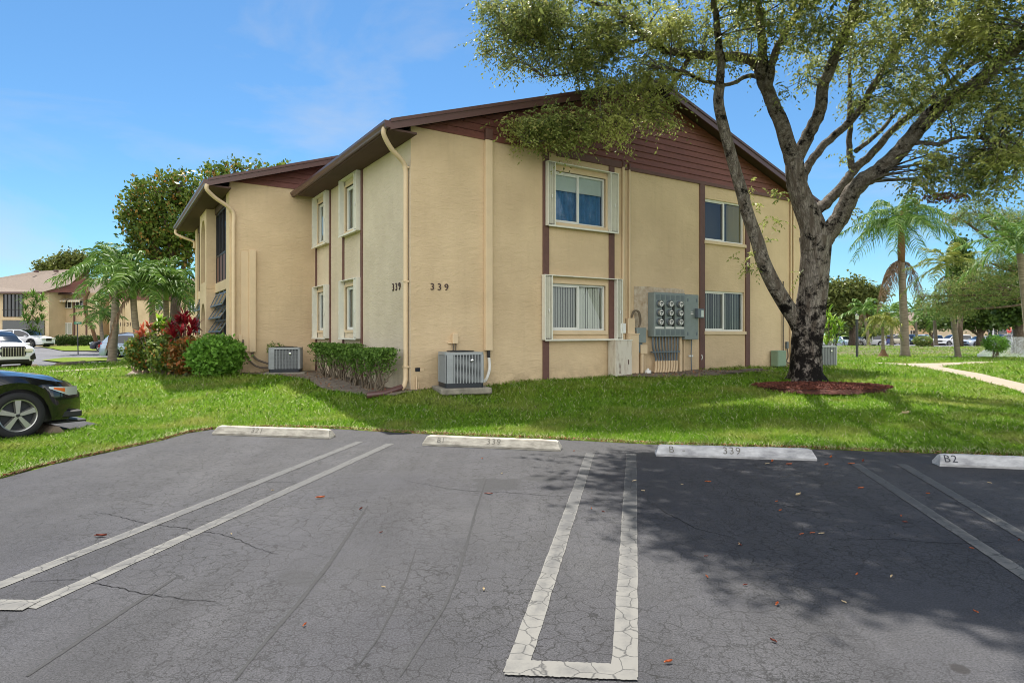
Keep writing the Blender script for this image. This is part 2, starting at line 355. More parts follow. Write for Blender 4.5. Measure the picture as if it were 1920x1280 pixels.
EDGE = [(-14, 2.6), (-9.5, 4.5)]+[P(*q) for q in ((0, 897), (90, 872), (200, 848), (300, 826), (350, 812), (395, 805), (500, 801), (620, 803), (770, 812), (900, 818), (1055, 824), (1230, 833), (1400, 838), (1535, 842), (1750, 850), (1920, 856))]+[(10, 7.3), (16, 6.9)]
LOT = EDGE+[(16, -14), (-14, -14)]
BAY = [P(-150, 838), P(20, 835), P(55, 826), P(120, 812), P(200, 799), P(150, 789), P(60, 786), P(-150, 778)]
BAY = [(-16, 8.2), (-8.2, 8.05), P(60, 822), P(196, 797), P(150, 787), (-8.0, 11.4), (-16, 11.6)]
ROAD = [P(-120, 697, .04), P(10, 691, .04), P(75, 688, .04), P(165, 682, .04), P(230, 676, .04), P(262, 672, .04), (-22, 46), (-20, 60), (-75, 62), (-75, 24)]
BFOOT = [BW(0, 0), BW(13.9, 0), BW(13.9, 24), BW(-2.41, 24), BW(-2.41, 7.25), BW(0, 7.25)]
TREE = P(1509, 716, .36); 
CPT = [(-2.1, 13.2, .33), (.8, 15, .41), (3.4, 16.8, .46), (6, 18.4, .48), (9.4, 20.7, .46), (-4, 16.3, .36), (-6, 19.3, .38), (-8, 18, .38), (-9, 20, .36), (-11, 24, .2),
  (TREE[0], TREE[1], .36), (4, 14, .33), (9.5, 14.5, .3), (13, 17, .28), (10, 11, .16), (14, 23, .26), (18, 27, .22), (12, 27, .3), (16, 33, .2), (24, 34, .15), (8, 33, .3),
  (6, 11.5, .2), (2, 11.8, .16), (-3, 12, .14), (-6, 13, .16), (-9, 14, .12), (-12, 14, .08), (-16, 14, .05), (-10, 17, .2), (-14, 20, .1), (-20, 20, .06), (-20, 30, .03), (-30, 30, .03), (-20, 40, .03), (-35, 42, .05), (-28, 50, .12), (-42, 58, .32), (-30, 62, .3), (-50, 66, .32), (-20, 66, .3), (-70, 66, .3),
  (14, 40, .05), (24, 42, .02), (34, 42, .0), (20, 49, .3), (30, 50, .3), (42, 50, .3), (24, 56, .42), (34, 57, .42), (46, 57, .42), (25, 66, -.1), (40, 66, -.1), (60, 66, -.1), (40, 90, -.2), (80, 90, -.2), (60, 120, -.2), (100, 120, -.2), (0, 80, .2), (0, 120, .2), (-60, 120, .2), (-120, 120, .2), (0, 300, 0), (300, 300, 0), (-300, 300, 0), (-20, 9, .0), (-10, 7.3, .03), (18, 12, .2), (24, 20, .25)]
CPT += [(x, y, .02) for x, y in EDGE]
CP = np.array(CPT)
def hz(X, Y):
    X = np.asarray(X, float); Y = np.asarray(Y, float); sh = X.shape; X = X.ravel(); Y = Y.ravel()
    num = np.zeros(X.shape); den = np.zeros(X.shape)
    for cx, cy, cz in CP:
        w_ = 1/(((X-cx)**2+(Y-cy)**2)+.3)**1.7; num += w_*cz; den += w_
    h = num/den
    ins = inpoly(X, Y, LOT) | inpoly(X, Y, BAY); d = np.minimum(dpoly(X, Y, EDGE), dpoly(X, Y, BAY+[BAY[0]]))
    t = np.clip(d/2.2, 0, 1); t = t*t*(3-2*t)
    h = np.where(ins, -.05, .012+(h-.012)*t)
    return h.reshape(sh)
def h1(x, y): return float(hz(np.array([x]), np.array([y]))[0])
def axis(segs):
    o = []
    for a, b, s in segs:
        o += list(np.arange(a, b, s))
    return np.array(o+[segs[-1][1]])
xs = axis([(-900, -100, 80), (-100, -24, 3), (-24, -13, .5), (-13, 13, .13), (13, 30, .5), (30, 120, 3), (120, 900, 60)])
ys = axis([(-60, 2, 3), (2, 5, .5), (5, 15, .13), (15, 26, .4), (26, 70, 1.2), (70, 140, 5), (140, 1800, 90)])
GX, GY = np.meshgrid(xs, ys); GZ = hz(GX, GY)
V = np.stack([GX.ravel(), GY.ravel(), GZ.ravel()], 1); nx = len(xs); ny = len(ys)
i = (np.arange(ny-1)[:, None]*nx+np.arange(nx-1)[None, :]).ravel()
Fq = np.stack([i, i+1, i+nx+1, i+nx], 1).ravel()
def lawnmat():
    m = bpy.data.materials.new('lawn'); m.use_nodes = True; t = m.node_tree; n = t.nodes; l = t.links
    b = n['Principled BSDF']; b.inputs['Roughness'].default_value = .9; b.inputs['Specular IOR Level'].default_value = .1
    tc = n.new('ShaderNodeTexCoord')
    def ns(s, d=6): x = n.new('ShaderNodeTexNoise'); x.inputs['Scale'].default_value = s; x.inputs['Detail'].default_value = d; x.inputs['Roughness'].default_value = .65; l.new(tc.outputs['Object'], x.inputs['Vector']); return x
    a = ns(9, 8); r = n.new('ShaderNodeValToRGB'); e = r.color_ramp.elements; e[0].position = .32; e[0].color = (.07, .105, .008, 1); e[1].position = .7; e[1].color = (.17, .24, .02, 1)
    l.new(a.outputs['Fac'], r.inputs[0])
    c = ns(.55, 5); q = n.new('ShaderNodeValToRGB'); q.color_ramp.elements[0].position = .5; q.color_ramp.elements[1].position = .75; q.color_ramp.elements[1].color = (.8, .8, .8, 1)
    l.new(c.outputs['Fac'], q.inputs[0]); mx = n.new('ShaderNodeMixRGB'); mx.inputs['Color2'].default_value = (.24, .21, .10, 1); l.new(q.outputs[0], mx.inputs['Fac']); l.new(r.outputs[0], mx.inputs['Color1'])
    l.new(mx.outputs[0], b.inputs['Base Color'])
    bp = n.new('ShaderNodeBump'); bp.inputs['Strength'].default_value = 1; bp.inputs['Distance'].default_value = .04; x = ns(28, 5); l.new(x.outputs['Fac'], bp.inputs['Height']); l.new(bp.outputs[0], b.inputs['Normal'])
    return m
M['lawn'] = lawnmat()
g = npmesh('ground', V, Fq, 4, M['lawn'], smooth=True); tag(g, kind='structure')
# asphalt
def asphalt(name, base, seal, crack=1.0, lot=True):
    m = bpy.data.materials.new(name); m.use_nodes = True; t = m.node_tree; n = t.nodes; l = t.links
    b = n['Principled BSDF']; b.inputs['Roughness'].default_value = .85; b.inputs['Specular IOR Level'].default_value = .35
    tc = n.new('ShaderNodeTexCoord')
    def ns(s, d=6, dist=0, rg=.6, sc=None):
        x = n.new('ShaderNodeTexNoise'); x.inputs['Scale'].default_value = s; x.inputs['Detail'].default_value = d; x.inputs['Distortion'].default_value = dist; x.inputs['Roughness'].default_value = rg
        if sc:
            mp = n.new('ShaderNodeMapping'); mp.inputs['Scale'].default_value = sc; mp.inputs['Rotation'].default_value = (0, 0, math.radians(-14)); l.new(tc.outputs['Object'], mp.inputs[0]); l.new(mp.outputs[0], x.inputs['Vector'])
        else: l.new(tc.outputs['Object'], x.inputs['Vector'])
        return x.outputs['Fac']
    def ramp(v, p0, p1, c0=(0, 0, 0), c1=(1, 1, 1)):
        r = n.new('ShaderNodeValToRGB'); r.color_ramp.elements[0].position = p0; r.color_ramp.elements[1].position = p1
        r.color_ramp.elements[0].color = (*c0, 1); r.color_ramp.elements[1].color = (*c1, 1); l.new(v, r.inputs[0]); return r.outputs[0]
    def mix(f, a, b_, mode='MIX'):
        x = n.new('ShaderNodeMixRGB'); x.blend_type = mode
        if hasattr(f, 'links'): l.new(f, x.inputs['Fac'])
        else: x.inputs['Fac'].default_value = f
        for k, q in (('Color1', a), ('Color2', b_)):
            if hasattr(q, 'links'): l.new(q, x.inputs[k])
            else: x.inputs[k].default_value = (*q, 1)
        return x.outputs[0]
    c = ramp(ns(.35, 6), .35, .68, seal, base)
    st = ramp(ns(.9, 7, .4, .65, (1.6, .22, 1)), .40, .72, (.80,)*3, (1.16,)*3)     # tyre-wide smears along the bays
    c = mix(1.0, c, st, 'MULTIPLY')
    c = mix(1.0, c, ramp(ns(2.6, 7), .3, .72, (.88,)*3, (1.12,)*3), 'MULTIPLY')
    c = mix(1.0, c, ramp(ns(95, 5, 0, .85), .38, .62, (.42,)*3, (1.65,)*3), 'MULTIPLY')
    if crack:
        def cracks(sc, wd, msk):
            nd = n.new('ShaderNodeTexNoise'); nd.inputs['Scale'].default_value = sc*2.2; nd.inputs['Detail'].default_value = 6; l.new(tc.outputs['Object'], nd.inputs['Vector'])
            ms = n.new('ShaderNodeMixRGB'); ms.inputs['Fac'].default_value = .07; l.new(tc.outputs['Object'], ms.inputs['Color1']); l.new(nd.outputs['Color'], ms.inputs['Color2'])
            v = n.new('ShaderNodeTexVoronoi'); v.feature = 'DISTANCE_TO_EDGE'; v.inputs['Scale'].default_value = sc; l.new(ms.outputs[0], v.inputs['Vector'])
            k = ramp(v.outputs['Distance'], 0, wd, (1, 1, 1), (0, 0, 0))
            return mix(1.0, k, msk, 'MULTIPLY')
        k = cracks(8.0, .034, ramp(ns(.5, 5), .34, .52))
        k2 = cracks(14, .040, ramp(ns(1.1, 5), .40, .56))
        kk = mix(1.0, k, k2, 'LIGHTEN')
        c = mix(mix(1.0, kk, (crack,)*3, 'MULTIPLY'), c, (.010, .010, .010))
    if lot:
        def spot(px, py, rad, colr, amt):
            x_, y_ = P(px, py); vm = n.new('ShaderNodeVectorMath'); vm.operation = 'DISTANCE'; l.new(tc.outputs['Object'], vm.inputs[0]); vm.inputs[1].default_value = (x_, y_, 0)
            a_ = n.new('ShaderNodeMath'); a_.operation = 'MULTIPLY_ADD'; a_.inputs[1].default_value = 1/rad; l.new(vm.outputs['Value'], a_.inputs[0]); l.new(ns(3.2, 6), a_.inputs[2])
            return mix(ramp(a_.outputs[0], .9, 1.5, (amt,)*3, (0, 0, 0)), c, colr)
        c = spot(930, 905, .55, (.026, .026, .028), .75); c = spot(1010, 895, .4, (.028, .028, .03), .6); c = spot(1801, 1252, .10, (.022, .02, .02), .9); c = spot(720, 842, .35, (.032, .032, .035), .6); c = spot(560, 1085, .3, (.035, .035, .037), .5)
    if lot:     # oil / water stain and pale bare aggregate, long scrape marks
        c = mix(ramp(ns(330, 2), .66, .72), c, (.17, .165, .16))
    l.new(c, b.inputs['Base Color'])
    bp = n.new('ShaderNodeBump'); bp.inputs['Strength'].default_value = .7; bp.inputs['Distance'].default_value = .008
    l.new(ns(150, 4), bp.inputs['Height']); l.new(bp.outputs[0], b.inputs['Normal'])
    return m
M['asph'] = asphalt('worn_asphalt', (.062, .061, .064), (.043, .043, .050))
M['asph2'] = asphalt('far_asphalt', (.125, .125, .135), (.10, .10, .11), 0, False)
lot = MB(); lot.add([(x, y, 0) for x, y in LOT], [tuple(range(len(LOT)))[::-1]])
tag(lot.build('parking_lot', M['asph']), kind='structure')
bay = MB(); bay.add([(x, y, 0.0) for x, y in BAY], [tuple(range(len(BAY)))[::-1]])
tag(bay.build('parking_bay', M['asph']), kind='structure')
def drape(name, poly, m, dz=.02, step=.5, kind='structure'):
    """sheet following the ground inside a polygon"""
    from mathutils.geometry import delaunay_2d_cdt
    pts = []
    n = len(poly)
    for i in range(n):
        (x0, y0), (x1, y1) = poly[i], poly[(i+1) % n]; k = max(1, int(math.hypot(x1-x0, y1-y0)/step))
        for j in range(k): pts.append((x0+(x1-x0)*j/k, y0+(y1-y0)*j/k))
    nb = len(pts)
    X0, X1 = min(p[0] for p in poly), max(p[0] for p in poly); Y0, Y1 = min(p[1] for p in poly), max(p[1] for p in poly)
    gx, gy = np.meshgrid(np.arange(X0, X1, step), np.arange(Y0, Y1, step)); gx = gx.ravel(); gy = gy.ravel()
    k = inpoly(gx, gy, poly) & (dpoly(gx, gy, list(poly)+[poly[0]]) > step*.4)
    pts += list(zip(gx[k], gy[k]))
    vs, es, fs, *_ = delaunay_2d_cdt([Vector(p) for p in pts], [], [list(range(nb))], 1, 1e-5)
    X = np.array([v.x for v in vs]); Y = np.array([v.y for v in vs]); Z = hz(X, Y)+dz
    b = MB(); b.add(list(zip(X, Y, Z)), [tuple(f) for f in fs])
    o = b.build(name, m, smooth='all')
    if kind: tag(o, kind=kind)
    return o
drape('road', ROAD, M['asph2'], .02, 1.2)
M['side'] = mat('sidewalk', lin(150, 136, 118), .9, var=.09, vscale=2.5, bump=.3, bscale=60)
def strip(pts, w):
    a = []; b = []
    for i, p in enumerate(pts):
        q0 = pts[max(0, i-1)]; q1 = pts[min(len(pts)-1, i+1)]; dx, dy = q1[0]-q0[0], q1[1]-q0[1]; d = math.hypot(dx, dy); nx_, ny_ = -dy/d, dx/d
        ww = w[i] if isinstance(w, (list, tuple)) else w
        a.append((p[0]+nx_*ww/2, p[1]+ny_*ww/2)); b.append((p[0]-nx_*ww/2, p[1]-ny_*ww/2))
    return a+b[::-1]
SW1 = [P(1985, 748, .27), P(1920, 729, .27), P(1835, 708, .27), P(1735, 689, .26), P(1700, 683, .25)]
PATH1 = [P(2050, 757, .27), P(1920, 722, .27), P(1840, 703, .27), P(1762, 688, .26), P(1790, 684, .25), P(1870, 679.5, .24), P(1960, 676, .22), P(1960, 674, .22), P(1860, 677, .24), P(1760, 680.5, .25), P(1700, 681, .25), P(1640, 679.5, .25), P(1640, 681.5, .25), P(1700, 687, .25), P(1740, 692, .26), P(1800, 706, .27), P(1880, 727, .27), P(1920, 738, .27), P(2010, 768, .27)]
drape('sidewalk', PATH1, M['side'], .03, .3)
PATH2 = [P(1560, 668.5, .17), P(1700, 669, .15), P(1940, 667, .12), P(1990, 666.5, .12), P(1990, 664.5, .12), P(1940, 665, .12), P(1700, 666.5, .15), P(1560, 666.5, .17)]
drape('path', PATH2, M['asph2'], .03, .8)
PATH3 = [P(92, 701, .08), P(255, 687.5, .15), P(330, 685, .2), P(330, 683.5, .2), P(255, 685.8, .15), P(92, 698.5, .08)]
drape('path', PATH3, M['side'], .02, .4)
ROAD2 = [(14, 63), (110, 63), (160, 150), (40, 150), (10, 100)]
drape('road', ROAD2, M['asph2'], .03, 4)
# painted stripes
def paint():
    m = bpy.data.materials.new('worn_paint'); m.use_nodes = True; t = m.node_tree; n = t.nodes; l = t.links
    b = n['Principled BSDF']; b.inputs['Roughness'].default_value = .8; tc = n.new('ShaderNodeTexCoord')
    a = n.new('ShaderNodeTexNoise'); a.inputs['Scale'].default_value = 5; a.inputs['Detail'].default_value = 9; a.inputs['Roughness'].default_value = .75; l.new(tc.outputs['Object'], a.inputs['Vector'])
    sp = n.new('ShaderNodeSeparateXYZ'); l.new(tc.outputs['Object'], sp.inputs[0])
    mr = n.new('ShaderNodeMapRange'); mr.inputs['From Min'].default_value = 3.2; mr.inputs['From Max'].default_value = 6.2; mr.inputs['To Min'].default_value = .10; mr.inputs['To Max'].default_value = -.30; l.new(sp.outputs['Y'], mr.inputs['Value'])
    ad = n.new('ShaderNodeMath'); l.new(mr.outputs[0], ad.inputs[0]); l.new(a.outputs['Fac'], ad.inputs[1])
    uv = n.new('ShaderNodeAttribute'); uv.attribute_name = 'edge'
    ad2 = n.new('ShaderNodeMath'); l.new(ad.outputs[0], ad2.inputs[0]); l.new(uv.outputs['Fac'], ad2.inputs[1])
    r = n.new('ShaderNodeValToRGB'); r.color_ramp.elements[0].position = .34; r.color_ramp.elements[1].position = .70
    r.color_ramp.elements[0].color = (.066, .066, .067, 1); r.color_ramp.elements[1].color = (.155, .150, .137, 1); l.new(ad2.outputs[0], r.inputs[0])
    nd = n.new('ShaderNodeTexNoise'); nd.inputs['Scale'].default_value = 9; nd.inputs['Detail'].default_value = 6; l.new(tc.outputs['Object'], nd.inputs['Vector'])
    ms = n.new('ShaderNodeMixRGB'); ms.inputs['Fac'].default_value = .07; l.new(tc.outputs['Object'], ms.inputs['Color1']); l.new(nd.outputs['Color'], ms.inputs['Color2'])
    v = n.new('ShaderNodeTexVoronoi'); v.feature = 'DISTANCE_TO_EDGE'; v.inputs['Scale'].default_value = 8; l.new(ms.outputs[0], v.inputs['Vector'])
    k = n.new('ShaderNodeValToRGB'); k.color_ramp.elements[0].color = (1, 1, 1, 1); k.color_ramp.elements[1].color = (0, 0, 0, 1); k.color_ramp.elements[1].position = .035; l.new(v.outputs['Distance'], k.inputs[0])
    mx = n.new('ShaderNodeMixRGB'); l.new(k.outputs[0], mx.inputs['Fac']); l.new(r.outputs[0], mx.inputs['Color1']); mx.inputs['Color2'].default_value = (.03, .03, .03, 1)
    l.new(mx.outputs[0], b.inputs['Base Color']); return m
M['paint'] = paint()
def stripe(p0, p1, w=.106, z=.004):
    dx, dy = p1[0]-p0[0], p1[1]-p0[1]; d = math.hypot(dx, dy); nx_, ny_ = -dy/d, dx/d; n = 60; vs = []; ed = []
    for i in range(n+1):
        t = i/n; x = p0[0]+dx*t; y = p0[1]+dy*t
        for k, s in enumerate((-.5, -.44, 0, .44, .5)):
            jit = (random.random()-.5)*.006 if k in (0, 4) else 0
            vs.append((x+nx_*(w*s+jit), y+ny_*(w*s+jit), z)); ed.append(.44 if k in (0, 4) else (.12 if k in (1, 3) else 0))
    fs = [(i*5+k, i*5+k+1, (i+1)*5+k+1, (i+1)*5+k) for i in range(n) for k in range(4)]
    b = MB(); b.add(vs, fs); o = b.build('stripe', M['paint']); a = o.data.attributes.new('edge', 'FLOAT', 'POINT'); a.data.foreach_set('value', ed)
    tag(o, kind='structure'); o.name = 'road_marking'; return o
L1 = (P(675, 828), P(0, 1097)); L2 = (P(732, 832), P(52, 1140)); L3 = (P(1107, 849), P(966, 1262)); L4 = (P(1184, 851), P(1171, 1268)); L5 = (P(1602, 869), P(1920, 1077)); L6 = (P(1690, 870), P(1920, 1006))
def ext(a, b, m_): d = math.hypot(b[0]-a[0], b[1]-a[1]); return (b[0]+(b[0]-a[0])/d*m_, b[1]+(b[1]-a[1])/d*m_)
stripe(L1[0], ext(*L1, .35)); stripe(*L2); stripe(*L3); stripe(*L4, .12); stripe(L5[0], ext(*L5, 1.6)); stripe(L6[0], ext(*L6, 2.2))
stripe(P(948, 1252), P(1192, 1262), .13, .0075); stripe((P(60, 1136)[0], P(60, 1136)[1]), P(-60, 1134), .13, .0075)
for q in ((P(-700, 820), P(-1900, 1000)),): pass
M['rubber_mark'] = mat('tyre_mark', (.050, .050, .051), .95, col2=(.062, .062, .064), vscale=30, spec=.05)
M['crack'] = mat('crack_fill', (.012, .012, .012), .95, spec=.05)
def groundline(pts, w_, m, name, z=.0025, jit=.0, step=.04):
    c = [P(*q) for q in pts]; o = []
    for (x0, y0), (x1, y1) in zip(c[:-1], c[1:]):
        k = max(2, int(math.hypot(x1-x0, y1-y0)/step))
        o += [(x0+(x1-x0)*i/k, y0+(y1-y0)*i/k) for i in range(k)]
    o.append(c[-1]); j = 0; q = []
    for i, (x, y) in enumerate(o):
        j = j*.8+U(-1, 1)*jit; q.append((x+j*.5, y+j))
    n_ = len(q); wid = [w_*(.35+.65*math.sin(math.pi*(i+1)/(n_+1))**.5)*U(.7, 1.2) for i in range(n_)]
    s_ = strip(q, wid); b = MB(); b.add([(x, y, z) for x, y in s_], [(i, i+1, 2*n_-2-i, 2*n_-1-i) for i in range(n_-1)]); tag(b.build(name, m), kind='structure')
groundline([(912, 898), (893, 955), (875, 1020), (858, 1080), (832, 1140), (790, 1205), (750, 1268)], .020, M['rubber_mark'], 'tyre_mark')
groundline([(780, 1030), (762, 1085), (738, 1140), (706, 1200), (660, 1262)], .011, M['rubber_mark'], 'tyre_mark')
groundline([(690, 948), (655, 1000), (615, 1060), (560, 1130), (500, 1200), (440, 1274)], .028, M['rubber_mark'], 'tyre_mark')
groundline([(330, 1082), (240, 1140), (150, 1200), (50, 1268)], .03, M['rubber_mark'], 'tyre_mark')
for ln in ([(760, 900), (830, 915), (900, 921), (980, 926), (1060, 930), (1120, 938), (1180, 936)], [(1330, 925), (1400, 938), (1470, 946), (1530, 960), (1600, 966)], [(1230, 950), (1300, 990), (1380, 1010)], [(400, 905), (470, 902), (530, 903), (590, 910)], [(1560, 1010), (1680, 1012), (1780, 1018), (1900, 1015)], [(180, 960), (300, 985), (420, 1000), (520, 1040)], [(60, 1090), (150, 1085), (260, 1110), (400, 1130)]):
    groundline(ln, .0055, M['crack'], 'crack', jit=.010, z=.0028, step=.03)
# wheel stops
def wheel_stop(p0, p1, label, texts, m, cat='wheel stop'):
    cx, cy = (p0[0]+p1[0])/2, (p0[1]+p1[1])/2; ang = math.atan2(p1[1]-p0[1], p1[0]-p0[0]); Lh = math.hypot(p1[0]-p0[0], p1[1]-p0[1])/2
    t = thing('wheel_stop', (cx, cy, 0), label, cat, ang, 'concrete wheel stops at the head of the bays')
    prof = [(0, 0.0), (-.004, .028), (.055, .118), (.075, .128), (.125, .128), (.145, .118), (.2, .028), (.196, 0)]
    n = 26; b = MB(); vs = []
    for i in range(n+1):
        x = -Lh+2*Lh*i/n; sh = .035 if i in (0, n) else (.0)
        for k, (y, z) in enumerate(prof):
            zz = z*(1-.12*(1 if i in (0, n) and z > .1 else 0)); xx = x+(sh if i == 0 and z > .1 else 0)-(sh if i == n and z > .1 else 0)
            j = .0025 if 0 < k < 7 else 0
            vs.append((xx, y+U(-j, j), zz+U(-j, j)+.001))
    k = len(prof); fs = [(i*k+q, i*k+q+1, (i+1)*k+q+1, (i+1)*k+q) for i in range(n) for q in range(k-1)]+[tuple(range(k)), tuple(n*k+q for q in range(k))[::-1]]
    b.add(vs, fs); b.build('block', m, t)
    for s, x, size, mm in texts:
        text_mesh(s, size, mm, t, Matrix.Translation((x, .011, .05)) @ Matrix.Rotation(math.atan2(.09, .059), 4, 'X'), 'stencilled_mark', ext=.0008, shear=.0, off=.003)
    return t
def text_mesh(s, size, m, parent, MM, name, ext=.01, shear=0, off=0, cx=False, sx_=1.0):
    c = bpy.data.curves.new('t', 'FONT'); c.body = s; c.size = size; c.extrude = ext; c.resolution_u = 3; c.space_character = 1.15
    if cx: c.align_x = 'CENTER'
    o = bpy.data.objects.new('t', c); COL.objects.link(o); bpy.context.view_layer.update()
    me = bpy.data.meshes.new_from_object(o.evaluated_get(bpy.context.evaluated_depsgraph_get())); COL.objects.unlink(o); bpy.data.objects.remove(o)
    me.transform(Matrix.Diagonal((sx_, 1, 1, 1))); me.transform(MM @ Matrix.Translation((0, 0, off))); me.materials.clear(); me.materials.append(m); me.name = name
    q = bpy.data.objects.new(name, me); COL.objects.link(q); q.parent = parent
    return q
M['stopc'] = mat('stop_concrete', lin(186, 181, 168), .9, col2=lin(132, 127, 116), vscale=4, bump=.5, bscale=40, stretch=(1.5, 3, 5))
M['stopb'] = mat('stop_paint', lin(200, 200, 200), .85, col2=lin(140, 140, 142), vscale=3.4, bump=.4, bscale=40, stretch=(1.5, 3, 4))
M['ink'] = mat('faded_ink', lin(82, 80, 76), .9, col2=lin(140, 137, 128), vscale=30)
M['ink2'] = mat('black_ink', lin(52, 54, 62), .8, var=.3, vscale=30)
M['chalk'] = mat('chalk_mark', lin(120, 116, 106), .9, var=.1)
wheel_stop(P(398, 815), P(617, 823), 'plain grey wheel stop nearest the black coupe, leftmost of the four, faint 321', [('321', -.32, .12, M['chalk'])], M['stopc'])
wheel_stop(P(792, 835), P(1050, 846), 'stained wheel stop with a faint worn 339 in the sun, second from the black coupe', [('B1', -.74, .10, M['ink']), ('339', -.05, .12, M['chalk'])], M['stopc'])
wheel_stop(P(1230, 855), P(1532, 864), 'grey painted wheel stop with an old B and 339 in tree shade', [('B', -.78, .12, M['ink']), ('-', -.62, .12, M['ink']), ('339', -.14, .13, M['ink'])], M['stopb'])
wheel_stop(P(1762, 874), P(2075, 886), 'white painted wheel stop stencilled B2 at the right edge', [('B2', -.76, .125, M['ink2']), ('339', .12, .125, M['ink2'])], M['stopb'])
M['stopd'] = mat('dirty_stop', lin(126, 112, 94), .95, col2=lin(96, 84, 70), vscale=8)
a0 = P(40, 815); wheel_stop((-8.2, 10.38), (-6.80, 9.26), 'brown stained wheel stop in front of the tyre of the black coupe', [], M['stopd'])
for q, lab in (((P(8, 692, .05), P(73, 688, .05)), 'brownish far wheel stop in front of the white SUV with the big grille'), ((P(110, 685.5, .05), P(164, 681, .05)), 'brownish far wheel stop beside the empty bay across the lawn')):
    s_ = wheel_stop(q[0], q[1], lab, [], M['stopd']); s_.location.z = .06
# ---------------------------------------------------------------- main building
B = thing('apartment_building', (CB[0], CB[1], 0), 'large two-storey tan stucco apartment building numbered 339 with brown lap siding gable', 'building', ROT)
def fr(a, b, left=False): return Matrix.Translation((a, b, 0)) @ (Matrix.Rotation(math.radians(-90), 4, 'Z') if left else Matrix.Identity(4))
MG = fr(0, 0); ML = fr(0, 0, True); MR = fr(-2.41, 7.25); MP = fr(-2.41, 7.25, True)
def wall(name, MM, x0, x1, z0, z1, ops, m=None, depth=.14, parent=None):
    X = sorted({x0, x1, *[q for o in ops for q in o[:2]]}); Z = sorted({z0, z1, *[q for o in ops for q in o[2:4]]}); b = MB()
    # finer split so the sheet is regular
    for i in range(len(X)-1):
        for j in range(len(Z)-1):
            cx, cz = (X[i]+X[i+1])/2, (Z[j]+Z[j+1])/2
            if any(o[0] < cx < o[1] and o[2] < cz < o[3] for o in ops): continue
            b.add([MM @ Vector(p) for p in ((X[i], 0, Z[j]), (X[i+1], 0, Z[j]), (X[i+1], 0, Z[j+1]), (X[i], 0, Z[j+1]))], [(0, 1, 2, 3)])
    for a0, a1, c0, c1 in [o[:4] for o in ops]:
        for p, q in (((a0, c0), (a1, c0)), ((a1, c0), (a1, c1)), ((a1, c1), (a0, c1)), ((a0, c1), (a0, c0))):
            b.add([MM @ Vector(v) for v in ((p[0], 0, p[1]), (q[0], 0, q[1]), (q[0], depth, q[1]), (p[0], depth, p[1]))], [(0, 1, 2, 3)])
    return b.build(name, m or M['stucco'], parent or B)
def slats(b, x0, x1, z0, z1, y, w=.085, ang=28, MM=None, gap=.078):
    x = x0
    while x < x1:
        a = math.radians(ang+U(-9, 9)); dx = math.cos(a)*w/2; dy = math.sin(a)*w/2; c = x+w/2; k = .012
        vs = [(c-dx, y-dy, z0), (c, y+k, z0), (c+dx, y+dy, z0), (c-dx, y-dy, z1), (c, y+k, z1), (c+dx, y+dy, z1)]
        b.add([MM @ Vector(v) for v in vs], [(0, 1, 4, 3), (1, 2, 5, 4)]); x += gap
def drapes(b, x0, x1, z0, z1, y, MM):
    n = 50; vs = []
    for i in range(n+1):
        x = x0+(x1-x0)*i/n; yy = y+.03*math.sin(i*1.1+.4*math.sin(i*.37))
        vs += [MM @ Vector((x, yy, z0)), MM @ Vector((x, yy, z1))]
    b.add(vs, [(2*i, 2*i+2, 2*i+3, 2*i+1) for i in range(n)])
